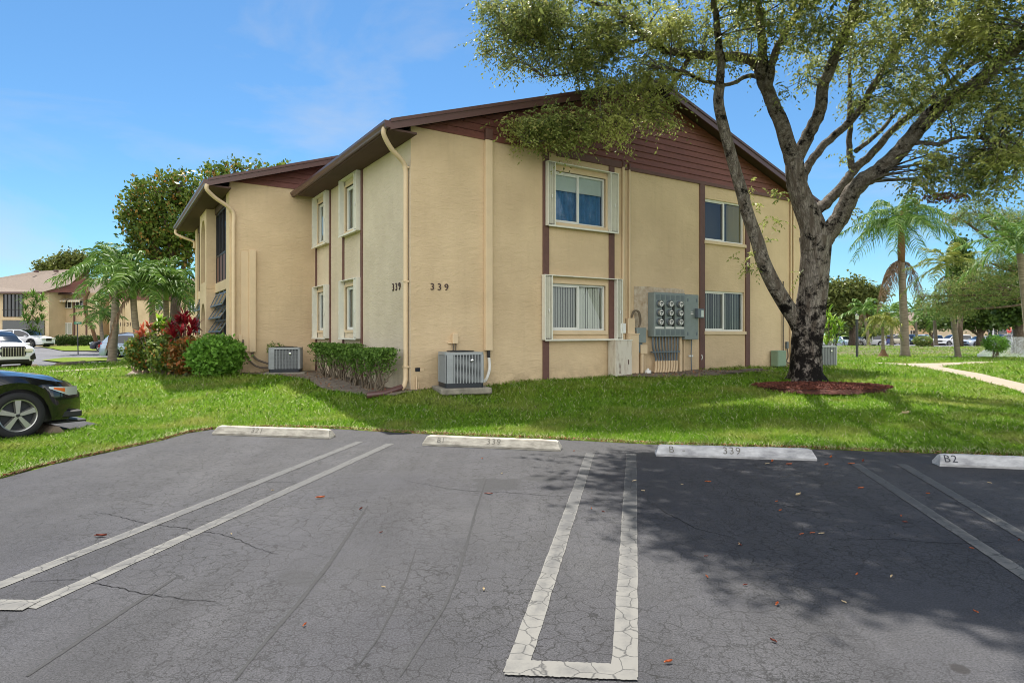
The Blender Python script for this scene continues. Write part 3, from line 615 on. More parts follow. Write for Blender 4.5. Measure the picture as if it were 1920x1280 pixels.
def window(MM, x0, x1, z0, z1, kind, surround=0, split=.5, sill=True, label=None):
    f = MB(); t = .045; y0, y1 = .045, .11
    f.box(x0, x1, y0, y1, z0, z0+t, MM); f.box(x0, x1, y0, y1, z1-t, z1, MM); f.box(x0, x0+t, y0, y1, z0+t, z1-t, MM); f.box(x1-t, x1, y0, y1, z0+t, z1-t, MM)
    xm = x0+(x1-x0)*split
    if split: f.box(xm-.026, xm+.026, y0-.006, y1-.01, z0+t, z1-t, MM)
    f.box(x0+t, (xm-.026) if split else x1-t, y0+.012, y1-.02, z0+t, z0+t+.03, MM); f.box(x0+t, (xm-.026) if split else x1-t, y0+.012, y1-.02, z1-t-.03, z1-t, MM)
    w_ = f.build('window', M['alum'], B)
    if label: w_['label'] = label
    p = MB(); p.add([MM @ Vector(q) for q in ((x0+t, .087, z0+t), (x1-t, .087, z0+t), (x1-t, .087, z1-t), (x0+t, .087, z1-t))], [(0, 1, 2, 3)]); p.build('pane', M['pane'], w_)
    c = MB()
    if kind == 'blind':
        slats(c, x0+.06, xm, z0+.05, z1-.05, .145, ang=20, MM=MM); c.build('vertical_blind', M['blindg'], w_)
        c = MB(); slats(c, xm, x1-.06, z0+.05, z1-.05, .145, ang=12, MM=MM); c.build('vertical_blind', M['blind'], w_)
    elif kind == 'blindg':
        slats(c, x0+.06, x1-.06, z0+.05, z1-.05, .145, ang=30, MM=MM); c.build('vertical_blind', M['blindg'], w_)
    elif kind == 'blue':
        drapes(c, x0+.05, x1-.05, z0+.03, z1-.2, .165, MM); c.build('curtain', M['blue'], w_)
        c = MB(); c.box(x0+.06, x1-.06, 0.104, .107, z1-.44, z1-.04, MM); c.build('roller_shade', M['shade'], w_)
    elif kind == 'yellow':
        drapes(c, xm+.25, x1-.05, z0+.03, z1-.05, .15, MM); c.build('curtain', M['yellow'], w_)
        c = MB(); c.box(x0+.05, x0+.55, .22, .24, z0+.02, z1-.05, MM); c.build('curtain', M['room'], w_)
    elif kind == 'dark':
        c.box(x0+.05, x1-.05, .15, .17, z0, z1, MM); c.build('curtain', M['blindg'], w_)
    if surround:
        s = MB(); q = surround
        s.box(x0-q, x0, -.02, .06, z0-q, z1+q, MM); s.box(x1, x1+q, -.02, .06, z0-q, z1+q, MM); s.box(x0, x1, -.02, .06, z1, z1+q, MM); s.box(x0, x1, -.03, .06, z0-q*1.1, z0, MM)
        s.build('surround', M['tan'], w_)
    if sill:
        s = MB(); s.bbox(x0-.05, x1+.05, -.06, .06, z0-.10, z0-.004, .008, MM); s.build('sill', M['tan'], w_)
    return w_
def shutters(MM, xl, xr, z0, z1, wl=.17, wr=.17, par=None, dep=.15, n=3, gapl=0):
    """accordion shutters folded open at both sides, with head and foot tracks"""
    for x0, wd in ((xl, wl), (xr-wr, wr)):
        b = MB(); k = n*2; pts = []
        for i in range(k+1):
            pts.append((x0+wd*i/k, -.035 if i % 2 else -dep+.01))
        th = .012
        poly = [(x, y) for x, y in pts]+[(x+th, y+.004) for x, y in pts[::-1]]
        b.prism(poly, lambda p: MM @ Vector((p[0], p[1], z0+.05)), lambda p: MM @ Vector((p[0], p[1], z1-.05)))
        b.box(x0-.012, x0+.012, -dep, -.02, z0+.03, z1-.03, MM); b.box(x0+wd-.012, x0+wd+.012, -dep, -.02, z0+.03, z1-.03, MM)
        o = b.build('shutter', M['white'], par)
        l_ = MB(); l_.box(x0+wd*.5-.01, x0+wd*.5+.012, -dep-.012, -dep+.002, (z0+z1)/2-.12, (z0+z1)/2-.04, MM)
        l_.build('shutter_lock', M['pvc'], par)
    b = MB(); b.box(xl-.01, xr+.01, -dep+.01, -.002, z1-.045, z1-.022, MM); b.build('shutter_track', M['white'], par); b = MB()
    b.box(xl-.01, xr+.01, -dep-.012, -.002, z0+.012, z0+.03, MM); b.box(xl-.01, xr+.01, -dep-.012, -dep-.005, z0-.012, z0+.012, MM)
    b.build('shutter_track', M['white'], par)
Z0 = 0.0; ZT = 5.885
w1 = (gs(1034), gs(1135)); w3 = (gs(1321), gs(1395))
ops = [(*w1, 4.22, 5.47), (*w1, 1.60, 2.74), (*w3, 4.22, 5.43), (*w3, 1.60, 2.77)]
wall('wall', MG, 0, 13.9, Z0, ZT, ops)
wn = window(MG, *w1, 4.22, 5.47, 'blue', .07, label='upper window with blue curtains and half-drawn pale shade'); shutters(MG, gs(1022), gs(1152), 4.09, 5.66, .20, .24, wn)
wn = window(MG, *w1, 1.60, 2.74, 'blind', .07, label='ground floor window with pale vertical blinds and white accordion shutters'); shutters(MG, gs(1017)-.02, gs(1160), 1.36, 2.95, .21, .17, wn)
window(MG, *w3, 4.22, 5.43, 'yellow'); window(MG, *w3, 1.60, 2.77, 'blindg')
# brown posts and head trim on the gable
def post(MM, x0, x1, z0, z1, d=.035, m='brown', name='trim_post', par=None):
    b = MB(); b.bbox(x0, x1, -d, .0, z0, z1, .006, MM); return b.build(name, M[m], par or B)
for x0, x1 in ((gs(1017), gs(1028.5)), (gs(1141), gs(1151)), (gs(1311), gs(1320.5)), (gs(1397), gs(1405))):
    post(MG, x0, x1, .2, ZT)
# side wall of the near block
wl = [(-4.28, -3.16), (-6.88, -5.78)]
ops = [(a, c, z0, z1) for a, c in wl for z0, z1 in ((4.22, 5.40), (1.62, 2.76))]
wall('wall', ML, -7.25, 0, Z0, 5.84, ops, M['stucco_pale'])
for a, c in wl:
    for z0, z1, s0, s1 in ((4.22, 5.40, 4.09, 5.62), (1.62, 2.76, 1.38, 2.95)):
        wn = window(ML, a, c, z0, z1, 'dark', .06, split=0, sill=False); shutters(ML, a-.12, c+.14, s0, s1, .08, .18, wn, .15)
def pb(px): u = (px-CX)/F; return (CB[0]-CB[1]*u)/(.8405*u+.5418)
for x in (-2.98, -4.42, -5.62, -7.02): post(ML, x-.055, x+.055, .2, 5.7)
# --- rear-left block (stair and porches)
ops = []
wall('wall', MR, 0, 2.41, Z0, ZT, [])
b = MB()      # filler behind: porch wing shell
def box_l(x0, x1, y0, y1, z0, z1, name, m, MM=MP, par=None, r=.008):
    q = MB(); q.bbox(x0, x1, y0, y1, z0, z1, r, MM); return q.build(name, M[m], par or B)
box_l(-.62, -.002, .002, .32, Z0, 5.80, 'pier', 'stucco2'); box_l(-8.25, -7.65, .0, .32, Z0, 5.75, 'pier', 'stucco2')
box_l(-3.2, -.62, .04, .30, 2.86, 3.16, 'beam', 'stucco2'); box_l(-7.65, -4.9, .04, .30, 2.86, 3.16, 'beam', 'stucco2')
box_l(-3.2, -.62, .04, .30, 5.42, 5.80, 'beam', 'soffit'); box_l(-7.65, -4.9, .04, .30, 5.42, 5.80, 'beam', 'soffit')
box_l(-3.2, -.62, .04, .28, Z0, 1.5, 'parapet', 'stucco2'); box_l(-7.65, -4.9, .04, .28, Z0, 1.5, 'parapet', 'stucco2')
# back walls closing the porches
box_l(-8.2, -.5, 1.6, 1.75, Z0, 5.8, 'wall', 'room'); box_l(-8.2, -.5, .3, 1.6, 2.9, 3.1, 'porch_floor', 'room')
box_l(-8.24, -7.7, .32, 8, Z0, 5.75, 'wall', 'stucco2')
# arch panels, one per floor, standing proud of the wall
def arch_panel(z0, z1, ya, name='arch_panel'):
    x0, x1 = -4.9, -3.2; xm = (x0+x1)/2; r = .56; zb = z0 if z0 < 1 else z0+.25; zs = ya-r*1.15
    arc = [(xm+r*math.cos(math.pi*i/16), zs+r*1.15*math.sin(math.pi*i/16)) for i in range(17)]
    poly_r = [(x1, z0), (x1, z1), (xm, z1)]+arc[:9][::-1]+[(xm+r, zb), (xm+r, z0)]
    b = MB()
    for s in (1, -1):
        pl = [(xm+(p[0]-xm)*s, p[1]) for p in poly_r]
        b.prism(pl, lambda p: MP @ Vector((p[0], -.21, p[1])), lambda p: MP @ Vector((p[0], .10, p[1])))
    if zb > z0: b.box(xm-r, xm+r, -.209, .098, z0, zb, MP)
    return b.build(name, M['stucco2'], B)
arch_panel(0.0, 2.99, 2.55); arch_panel(2.994, 5.72, 5.35)
for a, c in ((-3.18, -.64), (-7.63, -4.92)):
    n = 4; wd = (c-a)/n
    f = MB()
    for i in range(n+1): f.box(a+wd*i-.03, a+wd*i+.03, .08, .16, 3.18, 5.42, MP)
    f.box(a, c, .085, .155, 4.0, 4.06, MP); f.box(a, c, .085, .155, 5.36, 5.42, MP)
    o = f.build('porch_window', M['iron'], B); p = MB(); p.add([MP @ Vector(q_) for q_ in ((a, .12, 4.06), (c, .12, 4.06), (c, .12, 5.36), (a, .12, 5.36))], [(0, 1, 2, 3)]); p.build('pane', M['pane'], o)
    q = MB(); q.box(a, c, .10, .14, 3.18, 4.0, MP); q.build('panel', M['brown'], o)
    # ground floor awning sashes pushed open
    f = MB(); p = MB()
    for i in range(3):
        for j in range(3):
            x0 = a+(c-a)/3*i+.03; x1 = x0+(c-a)/3-.06; z1 = 2.80-j*.42; ang = math.radians(32 if j else 24)
            Q = MP @ Matrix.Translation((0, .08, z1)) @ Matrix.Rotation(-ang, 4, 'X')
            f.box(x0, x1, -.012, .012, -.05, 0, Q); f.box(x0, x1, -.012, .012, -.46, -.42, Q); f.box(x0, x0+.03, -.012, .012, -.42, -.05, Q); f.box(x1-.03, x1, -.012, .012, -.42, -.05, Q)
            p.add([Q @ Vector(q_) for q_ in ((x0+.03, 0, -.42), (x1-.03, 0, -.42), (x1-.03, 0, -.05), (x0+.03, 0, -.05))], [(0, 1, 2, 3)])
    for i in range(4): f.box(a+(c-a)/3*i-.025, a+(c-a)/3*i+.025, .06, .14, 1.5, 2.86, MP)
    o = f.build('awning_window', M['cond'], B); p.build('pane', M['pane'], o)
# --- roofs
S = (8.24-5.79)/7.55; ZR = lambda a, off=0: 5.79-off+S*(a+.6)
def roof(a0, b0, b1, name, front=True, far=False):
    x0, x1 = a0-.6, a0+6.95; x2 = a0+14.5; z0, z1 = 5.79, 8.24
    b = MB()
    n = 36  # shingle courses as small steps
    for (xa, xb) in ((x0, x1), (x2, x1)):
        for i in range(n):
            ta, tb = i/n, (i+1)/n; pa = xa+(xb-xa)*ta; pb_ = xa+(xb-xa)*tb; za = z0+(z1-z0)*ta; zb = z0+(z1-z0)*tb
            b.add([(pa, b0, za+.012), (pa, b1, za+.012), (pb_, b1, zb), (pb_, b0, zb), (pa, b0, za-.004), (pa, b1, za-.004)], [(0, 1, 2, 3), (0, 1, 5, 4)])
    o = b.build(name, M['shingle_d'], B)
    s = MB()
    for xa, xb in ((x0, x1), (x2, x1)): s.prism([(xa, z0-.012), (xb, z1-.012), (xb, z1-.10), (xa, z0-.10)], lambda p: (p[0], b0+.01, p[1]), lambda p: (p[0], b1-.01, p[1]))
    s.build('soffit', M['soffit'], o)
    r = MB()   # rake fascia: two boards
    for xa, xb in ((x0, x1), (x2, x1)):
        r.prism([(xa, z0-.02), (xb, z1-.02), (xb, z1-.20), (xa, z0-.20)], lambda p: (p[0], b0-.03, p[1]), lambda p: (p[0], b0+.005, p[1]))
        r.prism([(xa, z0+.016), (xb, z1+.016), (xb, z1-.055), (xa, z0-.055)], lambda p: (p[0], b0-.055, p[1]), lambda p: (p[0], b0-.031, p[1]))
    if far:
        for xa, xb in ((x0, x1), (x2, x1)): r.prism([(xa, z0-.02), (xb, z1-.02), (xb, z1-.20), (xa, z0-.20)], lambda p: (p[0], b1-.005, p[1]), lambda p: (p[0], b1+.03, p[1]))
    r.build('fascia', M['fascia'], o)
    for sgn, xe in ((-1, x0), (1, x2)):   # gutter, K profile
        gpr = [(0, .00), (0, -.13), (-.075, -.13), (-.085, -.10), (-.12, -.05), (-.125, .0), (-.115, .0), (-.11, -.04), (-.078, -.115), (-.012, -.12), (-.012, .0)]
        gb = MB(); gb.prism([(xe+sgn*-0+(-sgn)*q[0]*-1 if False else xe+sgn*(-q[0]), z0-.03+q[1]) for q in gpr], lambda p: (p[0], b0-.02, p[1]), lambda p: (p[0], b1, p[1]))
        gb.box(min(xe, xe+sgn*.125), max(xe, xe+sgn*.125), b0-.03, b0-.021, z0-.16, z0-.028)
        gb.build('gutter', M['fascia'], o)
    return o
ra = roof(0, -.35, 16.2, 'roof'); rb = roof(-2.41, 6.85, 16.0, 'roof', far=True)
# horizontal soffits over the eaves
for a0, b0, b1 in ((0, -.33, 6.8), (-2.41, 6.9, 15.9)):
    q = MB(); q.box(a0-.6, a0-.005, b0, b1, 5.60, 5.64); q.build('soffit', M['soffit'], B)
def siding(a0, b0, lo, name='siding'):
    b = MB(); e = .165; k = 0; zr = lambda z: (z-5.62)/S-.6
    while True:
        z0 = lo+e*k; z1 = z0+e-.008
        if z1 > 8.08: break
        l0, l1 = max(.0, zr(z0)), max(.0, zr(z1)); r0, r1 = 13.9-l0, 13.9-l1
        yb, yt = b0-.034, b0-.012
        b.add([(a0+l0, yb, z0), (a0+r0, yb, z0), (a0+r1, yt, z1), (a0+l1, yt, z1), (a0+l0, b0+.01, z0), (a0+r0, b0+.01, z0), (a0+r1, b0+.01, z1+.012), (a0+l1, b0+.01, z1+.012)],
              [(0, 1, 2, 3), (0, 1, 5, 4), (2, 3, 7, 6)]); k += 1
    b.add([(a0+.1, b0-.004, lo), (a0+13.8, b0-.004, lo), (a0+6.95, b0-.004, 8.09)], [(0, 1, 2)])
    return b.build(name, M['siding'], B)
siding(0, 0, 5.875); siding(-2.41, 7.25, 5.875)
post(MG, gs(1043), gs(1165), 5.82, 5.99, .045, name='head_trim')
post(MG, gs(1165)+.02, 13.88, 5.80, 5.90, .04, name='head_trim')
# back/right closures so light cannot leak in
q = MB(); q.add([(13.9, 0, 0), (13.9, 15.44, 0), (13.9, 15.44, 5.85), (13.9, 0, 5.85)], [(0, 1, 2, 3)]); q.add([(13.9, 15.44, 0), (.3, 15.44, 0), (.3, 15.44, 5.85), (13.9, 15.44, 5.85)], [(0, 1, 2, 3)])
q.add([(-2.4, 15.44, 0), (0.3, 15.44, 0), (.3, 15.44, 5.85), (-2.4, 15.44, 5.85)], [(0, 1, 2, 3)])
q.build('wall', M['stucco2'], B)
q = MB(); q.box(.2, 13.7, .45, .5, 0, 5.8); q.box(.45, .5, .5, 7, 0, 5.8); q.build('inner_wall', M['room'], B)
# numbers
M['num'] = mat('number_brown', lin(66, 44, 40), .5)
def number(MM, x, z, h, par=B, wd=1.0):
    for i, ch in enumerate('339'):
        text_mesh(ch, h*1.38, M['num'], par, MM @ Matrix.Translation((x+i*h*1.12*wd, -.012, z)) @ Matrix.Rotation(math.radians(90), 4, 'X'), 'house_number', ext=.008, sx_=1.05)
number(MG, gs(806), 2.455, .15); number(ML, -1.0, 2.47, .17, wd=.95)
# chases, conduits and downspouts (fixed to the wall)
for x0, x1, z0, z1, m, MM in ((gs(907), gs(920), 1.14, 5.87, 'tan', MG), (gs(907), gs(920), 5.875, 6.12, 'brown', MG), (.52, .70, .99, 3.95, 'tan', MR), (.30, .52, .99, 3.9, 'tan', MR)):
    q = MB(); d = .10 if MM is MG else (.10 if x0 > .5 else .03); q.bbox(x0, x1, -d, -.001, z0, z1, .01, MM); q.build('line_chase', M[m], B)
for x, z1, r in ((gs(1166.5), 5.98, .035), (gs(1178), 5.94, .03)):
    q = MB(); q.tube([MG @ Vector((x, -.045, .8)), MG @ Vector((x, -.045, z1-.12)), MG @ Vector((x, -.045, z1-.03)), MG @ Vector((x+.02, .0, z1+.02))], r, 10); q.build('wall_conduit', M['tan'], B, smooth=True)
    q = MB(); q.tube([MG @ Vector((x, -.045, z1-.13)), MG @ Vector((x, -.045, z1-.0)), MG @ Vector((x, -.01, z1+.05))], r*1.08, 10); q.build('conduit_cap', M['brown'], B, smooth=True)
for x in (gs(1481), gs(1486)):
    q = MB(); q.tube([MG @ Vector((x, -.04, .5)), MG @ Vector((x, -.04, 5.8))], .028, 8); q.build('wall_conduit', M['tan'], B, smooth=True)
def spout(pts, w_=.05, name='downspout', m='tan', tilt=0):
    b = MB(); n = 10
    b.tube(pts, w_, 8); return b.build(name, M[m], B, smooth=50)
def curve(pts, k=6):
    o = []
    P_ = [Vector(p) for p in pts]
    for i in range(len(P_)-1):
        a, b_, c, d = P_[max(i-1, 0)], P_[i], P_[i+1], P_[min(i+2, len(P_)-1)]
        for j in range(k):
            t = j/k; o.append(.5*((2*b_)+(-a+c)*t+(2*a-5*b_+4*c-d)*t*t+(-a+3*b_-3*c+d)*t*t*t))
    return o+[P_[-1]]
spout(curve([(-.66, -.20, 5.66), (-.66, -.18, 5.52), (-.45, -.06, 5.30), (-.16, .06, 5.12), (-.075, .10, 4.95), (-.065, .12, 4.6)])+[(-.065, .12, .72), (-.07, .11, .55), (-.12, .06, .42), (-.22, 0, .36)], .052)
q = MB(); q.tube([(-.20, .02, .40), (-.62, -.06, .30), (-.95, .02, .27)], .065, 12); q.build('downspout_elbow', M['fascia'], B, smooth=True)
for z in (5.0, 2.6, .8):
    q = MB(); q.box(-.12, -.005, .06, .18, z, z+.035); q.build('pipe_strap', M['tan'], B)
spout([tuple(MR @ Vector(p)) for p in curve([(-.63, -.44, 5.62), (-.63, -.42, 5.48), (-.4, -.28, 5.3), (-.05, -.12, 5.12), (.10, -.07, 4.95), (.10, -.065, 4.6)])]+[tuple(MR @ Vector(p)) for p in ((.10, -.065, .75), (.10, -.08, .6))], .055)
spout([tuple(MR @ Vector(p)) for p in curve([(-.66, 8.4, 5.6), (-.66, 8.4, 5.45), (-.4, 8.25, 5.3), (-.05, 8.2, 5.15), (-.05, 8.2, 4.9)])], .05)
# small wall boxes
def wbox(x0, x1, z0, z1, d, m, name, MM=MG, par=None, r=.008, d0=.002):
    q = MB(); q.bbox(x0, x1, -d, -d0, z0, z1, r, MM); return q.build(name, M[m], par or B)
wbox(.95, 1.08, 1.30, 1.52, .09, 'tan', 'disconnect_box'); wbox(.86, .95, 1.30, 1.33, .05, 'tan', 'box_lug')
for x in (.98, 1.04):
    q = MB(); q.tube([(x, -.05, 1.31), (x-.01, -.06, 1.1), (x+.005, -.12, .9)], .014, 8); q.build('wall_conduit', M['wood'], B, smooth=True)
wbox(.10, .21, .72, .80, .008, 'acbase', 'wall_plate'); wbox(.21, .30, .72, .80, .009, 'tan', 'wall_plate')
q = MB(); q.tube([(.12, -.03, .3), (.12, -.03, .62)], .016, 8); q.tube([(.16, -.03, .3), (.155, -.03, .5)], .012, 8); q.build('pipe_stub', M['tan'], B, smooth=True)
# lines running from the chase to the near condenser
q = MB(); q.tube([(1.87, -.05, 1.16), (1.87, -.055, .98)], .035, 10); q.build('line_sleeve', M['black'], B, smooth=True)
q = MB(); q.tube(curve([(1.87, -.055, 1.0), (1.88, -.07, .80), (1.82, -.14, .66), (1.66, -.3, .52), (1.5, -.5, .50)]), .033, 10); q.build('refrigerant_line', M['pvc'], B, smooth=True)
q = MB(); q.tube([(1.55, -.12, .52), (1.85, -.14, .42)], .014, 8); q.build('drain_pipe', M['tan'], B, smooth=True)
q = MB(); q.tube([tuple(MR @ Vector(p)) for p in curve([(.62, -.05, 1.0), (.62, -.05, .90), (.75, -.15, .76), (.98, -.4, .66)])], .03, 10); q.tube([tuple(MR @ Vector(p)) for p in curve([(.36, -.03, 1.35), (.37, -.05, 1.1), (.55, -.1, .72), (.75, -.25, .56), (1.0, -.4, .54)])], .028, 10); q.build('refrigerant_line', M['wood'], B, smooth=True)
wbox(.24, .34, 1.30, 1.50, .05, 'tan', 'disconnect_box', MR)
# --- electrical service group on the gable wall (separate things)
def G(a, b, z): x, y = BW(a, b); return Vector((x, y, z))
WM = Matrix.Translation((CB[0], CB[1], 0)) @ Matrix.Rotation(ROT, 4, 'Z')
def wthing(name, a, z, label, cat, group=None):
    x, y = BW(a, 0); return thing(name, (x, y, z), label, cat, ROT, group)
# bare patch of stucco behind the meters
q = MB()
poly = [(gs(1189)+U(-.02, .02), 1.72), (gs(1188), 2.2), (gs(1188.5), 2.775), (gs(1215), 2.79), (gs(1240), 2.77), (gs(1262), 2.785), (gs(1282), 2.75), (gs(1283), 2.3), (gs(1280), 1.9), (gs(1240), 1.7), (gs(1215), 1.6)]
q.prism(poly, lambda p: (p[0], -.018, p[1]), lambda p: (p[0], .002, p[1])); q.build('bare_patch', M['patch'], B)
mb = wthing('meter_cabinet', 6.8, 1.44, 'grey electric meter cabinet with nine round glass meters on the gable wall', 'meter bank')
W0, W1 = 0.05, 1.24; H = 1.19; D = .26
q = MB(); q.bbox(W0, W1, -D, -.02, 0, H, .012); q.build('cabinet', M['meter'], mb)
q = MB()
for i in range(3):
    for j in range(3):
        pass
for c in range(6):
    for zz in (.05, H-.20):
        for k in range(6): q.box(W0+.06+c*.19, W0+.20+c*.19, -D-.010, -D-.001, zz+k*.024, zz+k*.024+.013)
q.build('louvre', M['cond'], mb)
for c in range(3):
    q = MB(); q.box(W0+.29+c*.38, W0+.37+c*.38, -D-.02, -D-.001, .27, .86); q.build('breaker_strip', M['black'], mb)
    q = MB(); q.bbox(W0+.035+c*.385, W0+.36+c*.385, -D-.006, -D-.001, .215, .265, .001); q.build('label_plate', M['pvc'], mb)
    for r_ in range(3):
        x = W0+.17+c*.38; z = .40+r_*.24; A = Matrix.Translation((x, -D, z)) @ Matrix.Rotation(math.radians(90), 4, 'X')
        q = MB(); q.lathe([(.0, 0), (.098, 0), (.1, .02), (.088, .03), (.088, .045)], 20, A); o = q.build('meter', M['cond'], mb, smooth=True)
        q = MB(); q.lathe([(.08, .03), (.08, .085), (.074, .10), (.0, .104)], 20, A); q.build('dial', M['pvc'], o, smooth=True)
        q = MB(); q.box(-.045, .045, .0, .035, .104, .107, A); q.box(-.02, .02, -.045, -.02, .104, .107, A); q.build('dial_window', M['black'], o)
        q = MB(); q.lathe([(.086, .03), (.086, .10), (.082, .108)], 20, A); q.build('glass_ring', M['rim'], o, smooth=True)
mc = wthing('switch_cabinet', 8.04, 1.36, 'tall flat grey switch cabinet joined to the right of the meters', 'electrical box')
q = MB(); q.bbox(0.01, .57, -.24, -.02, 0, 1.25, .012); q.build('cabinet', M['meter'], mc)
q = MB(); q.bbox(.40, .66, -.36, -.242, .60, .86, .01); o = q.build('handle_box', M['cond'], mc); q = MB(); q.box(.53, .63, -.366, -.361, .63, .82); q.build('window', M['shade'], o)
q = MB()
for x in (.1, .46):
    for z in (.12, 1.05): q.bbox(x, x+.04, -.252, -.241, z, z+.09, .003)
q.build('latch', M['cond'], mc)
q = MB(); q.box(.24, .34, -.246, -.241, .70, .73); q.box(.24, .34, -.246, -.241, .75, .765); q.build('label_plate', M['pvc'], mc)
cb = wthing('cable_box', gs(1186), 1.28, 'small blue-grey junction box left of the meter cabinet', 'electrical box')
q = MB(); q.bbox(0, .34, -.17, -.02, 0, .40, .01); q.build('box', M['meter'], cb); q = MB(); q.bbox(.08, .24, -.13, -.04, -.26, -.002, .008); q.build('fitting', M['cond'], cb)
# conduits below the meters
cg = wthing('conduit_bundle', 6.9, .45, 'row of grey and tan conduits dropping from the meter cabinet to the soil', 'conduits')
for i in range(9):
    x0 = .02+i*.118; x1 = .12+i*.10; x = x1-.12
    q = MB(); q.tube(curve([(x0, -.14, .99), (x0, -.14, .72), (x1+.02, -.13, .42), (x1+.02, -.13, .30)], 4), .026, 10); q.build('grey_conduit', M['cond'], cg, smooth=True)
    q = MB(); q.tube(curve([(x1+.02, -.13, .34), (x1+.02, -.13, .16), (x1-.02, -.12, .02), (x1-.20, -.10, -.06)], 4), .034, 10); q.build('tan_conduit', M['tan'], cg, smooth=True)
q = MB(); q.box(-.03, 1.02, -.18, -.10, .56, .60); q.build('strap', M['cond'], cg)
q = MB(); q.tube([(1.13, -.09, 1.2), (1.13, -.09, -.05)], .045, 12); q.tube([(1.32, -.07, 1.2), (1.32, -.07, -.05)], .02, 10); q.build('tan_conduit', M['tan'], cg, smooth=True)
q = MB(); q.tube([(1.62, -.06, .95), (1.60, -.06, .45), (1.62, -.06, .0)], .015, 8); q.build('ground_wire', M['cond'], cg, smooth=True)
q = MB(); q.bbox(1.52, 1.68, -.07, -.03, .42, .47, .004); q.build('wire_clip', M['pvc'], cg)
# louvred white telephone cabinet and its neighbours
tcab = wthing('utility_cabinet', gs(1138.5), .44, 'tall white rust-stained utility cabinet under the shuttered window', 'utility cabinet')
M['stained'] = mat('stained_white', lin(206, 200, 184), .6, col2=lin(150, 128, 104), vscale=3.2, stretch=(2.2, 2.2, .6))
M['stained'].node_tree.nodes['Color Ramp'].color_ramp.elements[0].position = .5; M['stained'].node_tree.nodes['Color Ramp'].color_ramp.elements[1].position = .78
q = MB(); q.bbox(0, .56, -.32, -.03, .0, .91, .01); q.build('cabinet', M['stained'], tcab); q = MB(); q.bbox(-.015, .575, -.335, -.03, .912, .935, .004); q.build('lid', M['white'], tcab)
q = MB()
for k in range(9): q.box(.12, .17, -.326, -.321, .08+k*.03, .092+k*.03)
q.box(.42, .45, -.328, -.321, .3, .42); q.build('vent', M['fascia'], tcab)
q = wthing('utility_cabinet', gs(1170)+.02, .44, 'tan painted utility cabinet behind the white one beside the thick conduits', 'utility cabinet'); t_ = MB(); t_.bbox(.0, .33, -.20, -.02, 0, 1.06, .01); t_.build('cabinet', M['tan'], q); t_ = MB(); t_.bbox(-.01, .34, -.22, -.02, 1.063, 1.09, .004); t_.build('lid', M['tan'], q)
q = wthing('junction_box', gs(1157), 1.53, 'small pale grey box on the wall beside the shutter of the lower window', 'electrical box'); t_ = MB(); t_.bbox(.0, .19, -.14, -.02, 0, .26, .012); t_.build('box', M['pvc'], q); t_ = MB(); t_.tube([(.08, -.07, 0), (.08, -.07, -.12)], .02, 8); t_.build('pipe', M['pvc'], q)
q = wthing('junction_box', gs(1176), 1.45, 'narrow tan box under the two tall wall conduits', 'electrical box'); t_ = MB(); t_.bbox(-.08, .16, -.13, -.02, 0, .48, .012); t_.build('box', M['tan'], q)
for k, r_ in ((0, .03), (1, .022), (2, .022)):
    t_ = MB(); t_.tube(curve([(.06, -.09, .46), (.10+k*.02, -.13, .66), (.25+k*.02, -.15, .64), (.30+k*.02, -.15, .35), (.22-k*.04, -.13, .05), (.12-k*.05, -.12, -.35), (.16, -.1, -.75)]), r_*.7, 8); t_.build('cable', M['cordage'], q, smooth=True)
q = wthing('junction_box', gs(1192)+.04, .98, 'small square tan box on a thick standpipe left of the conduit bundle', 'electrical box'); t_ = MB(); t_.bbox(0, .24, -.16, -.03, 0, .25, .012); t_.build('box', M['tan'], q)
t_ = MB(); t_.tube([(.08, -.10, .0), (.08, -.10, -.5)], .055, 12); t_.tube([(.2, -.08, 0), (.21, -.08, -.5)], .02, 8); t_.build('standpipe', M['tan'], q, smooth=True)
q = wthing('cleanout_cap', gs(1199)+.05, .46, 'small white plastic cleanout cap at the foot of the standpipe', 'pipe cap'); t_ = MB(); t_.lathe([(.0, .15), (.03, .15), (.035, .11), (.085, .10), (.09, 0)], 16, Matrix.Translation((.04, -.22, 0))); t_.build('cap', M['pvc'], q, smooth=True)
q = wthing('pedestal_box', gs(1443), .50, 'small sage green pedestal box against the wall left of the big tree', 'utility box'); t_ = MB(); t_.bbox(0, .44, -.30, -.03, 0, .50, .02); t_.build('cover', M['green_box'], q); t_ = MB(); t_.box(.02, .42, -.28, -.05, -.06, .001); t_.build('base', M['black'], q)
q = MB(); q.bbox(.0, .08, -.08, -.01, 0, .22, .006, Matrix.Translation((gs(1472), 0, 1.05))); q.build('disconnect_box', M['cond'], B)
q = MB(); q.tube(curve([(gs(1472)+.04, -.05, 1.05), (gs(1474), -.07, .8), (gs(1470), -.1, .62), (gs(1480), -.2, .55)]), .02, 8); q.tube([(gs(1466), -.05, .5), (gs(1466), -.05, 3.2)], .02, 8); q.build('wall_conduit', M['wood'], B, smooth=True)
q = MB(); q.tube([(gs(1313), -.05, .93), (gs(1313)+.01, -.07, .85), (gs(1313), -.05, .78)], .012, 8); q.build('hose_bib', M['pvc'], B, smooth=True)
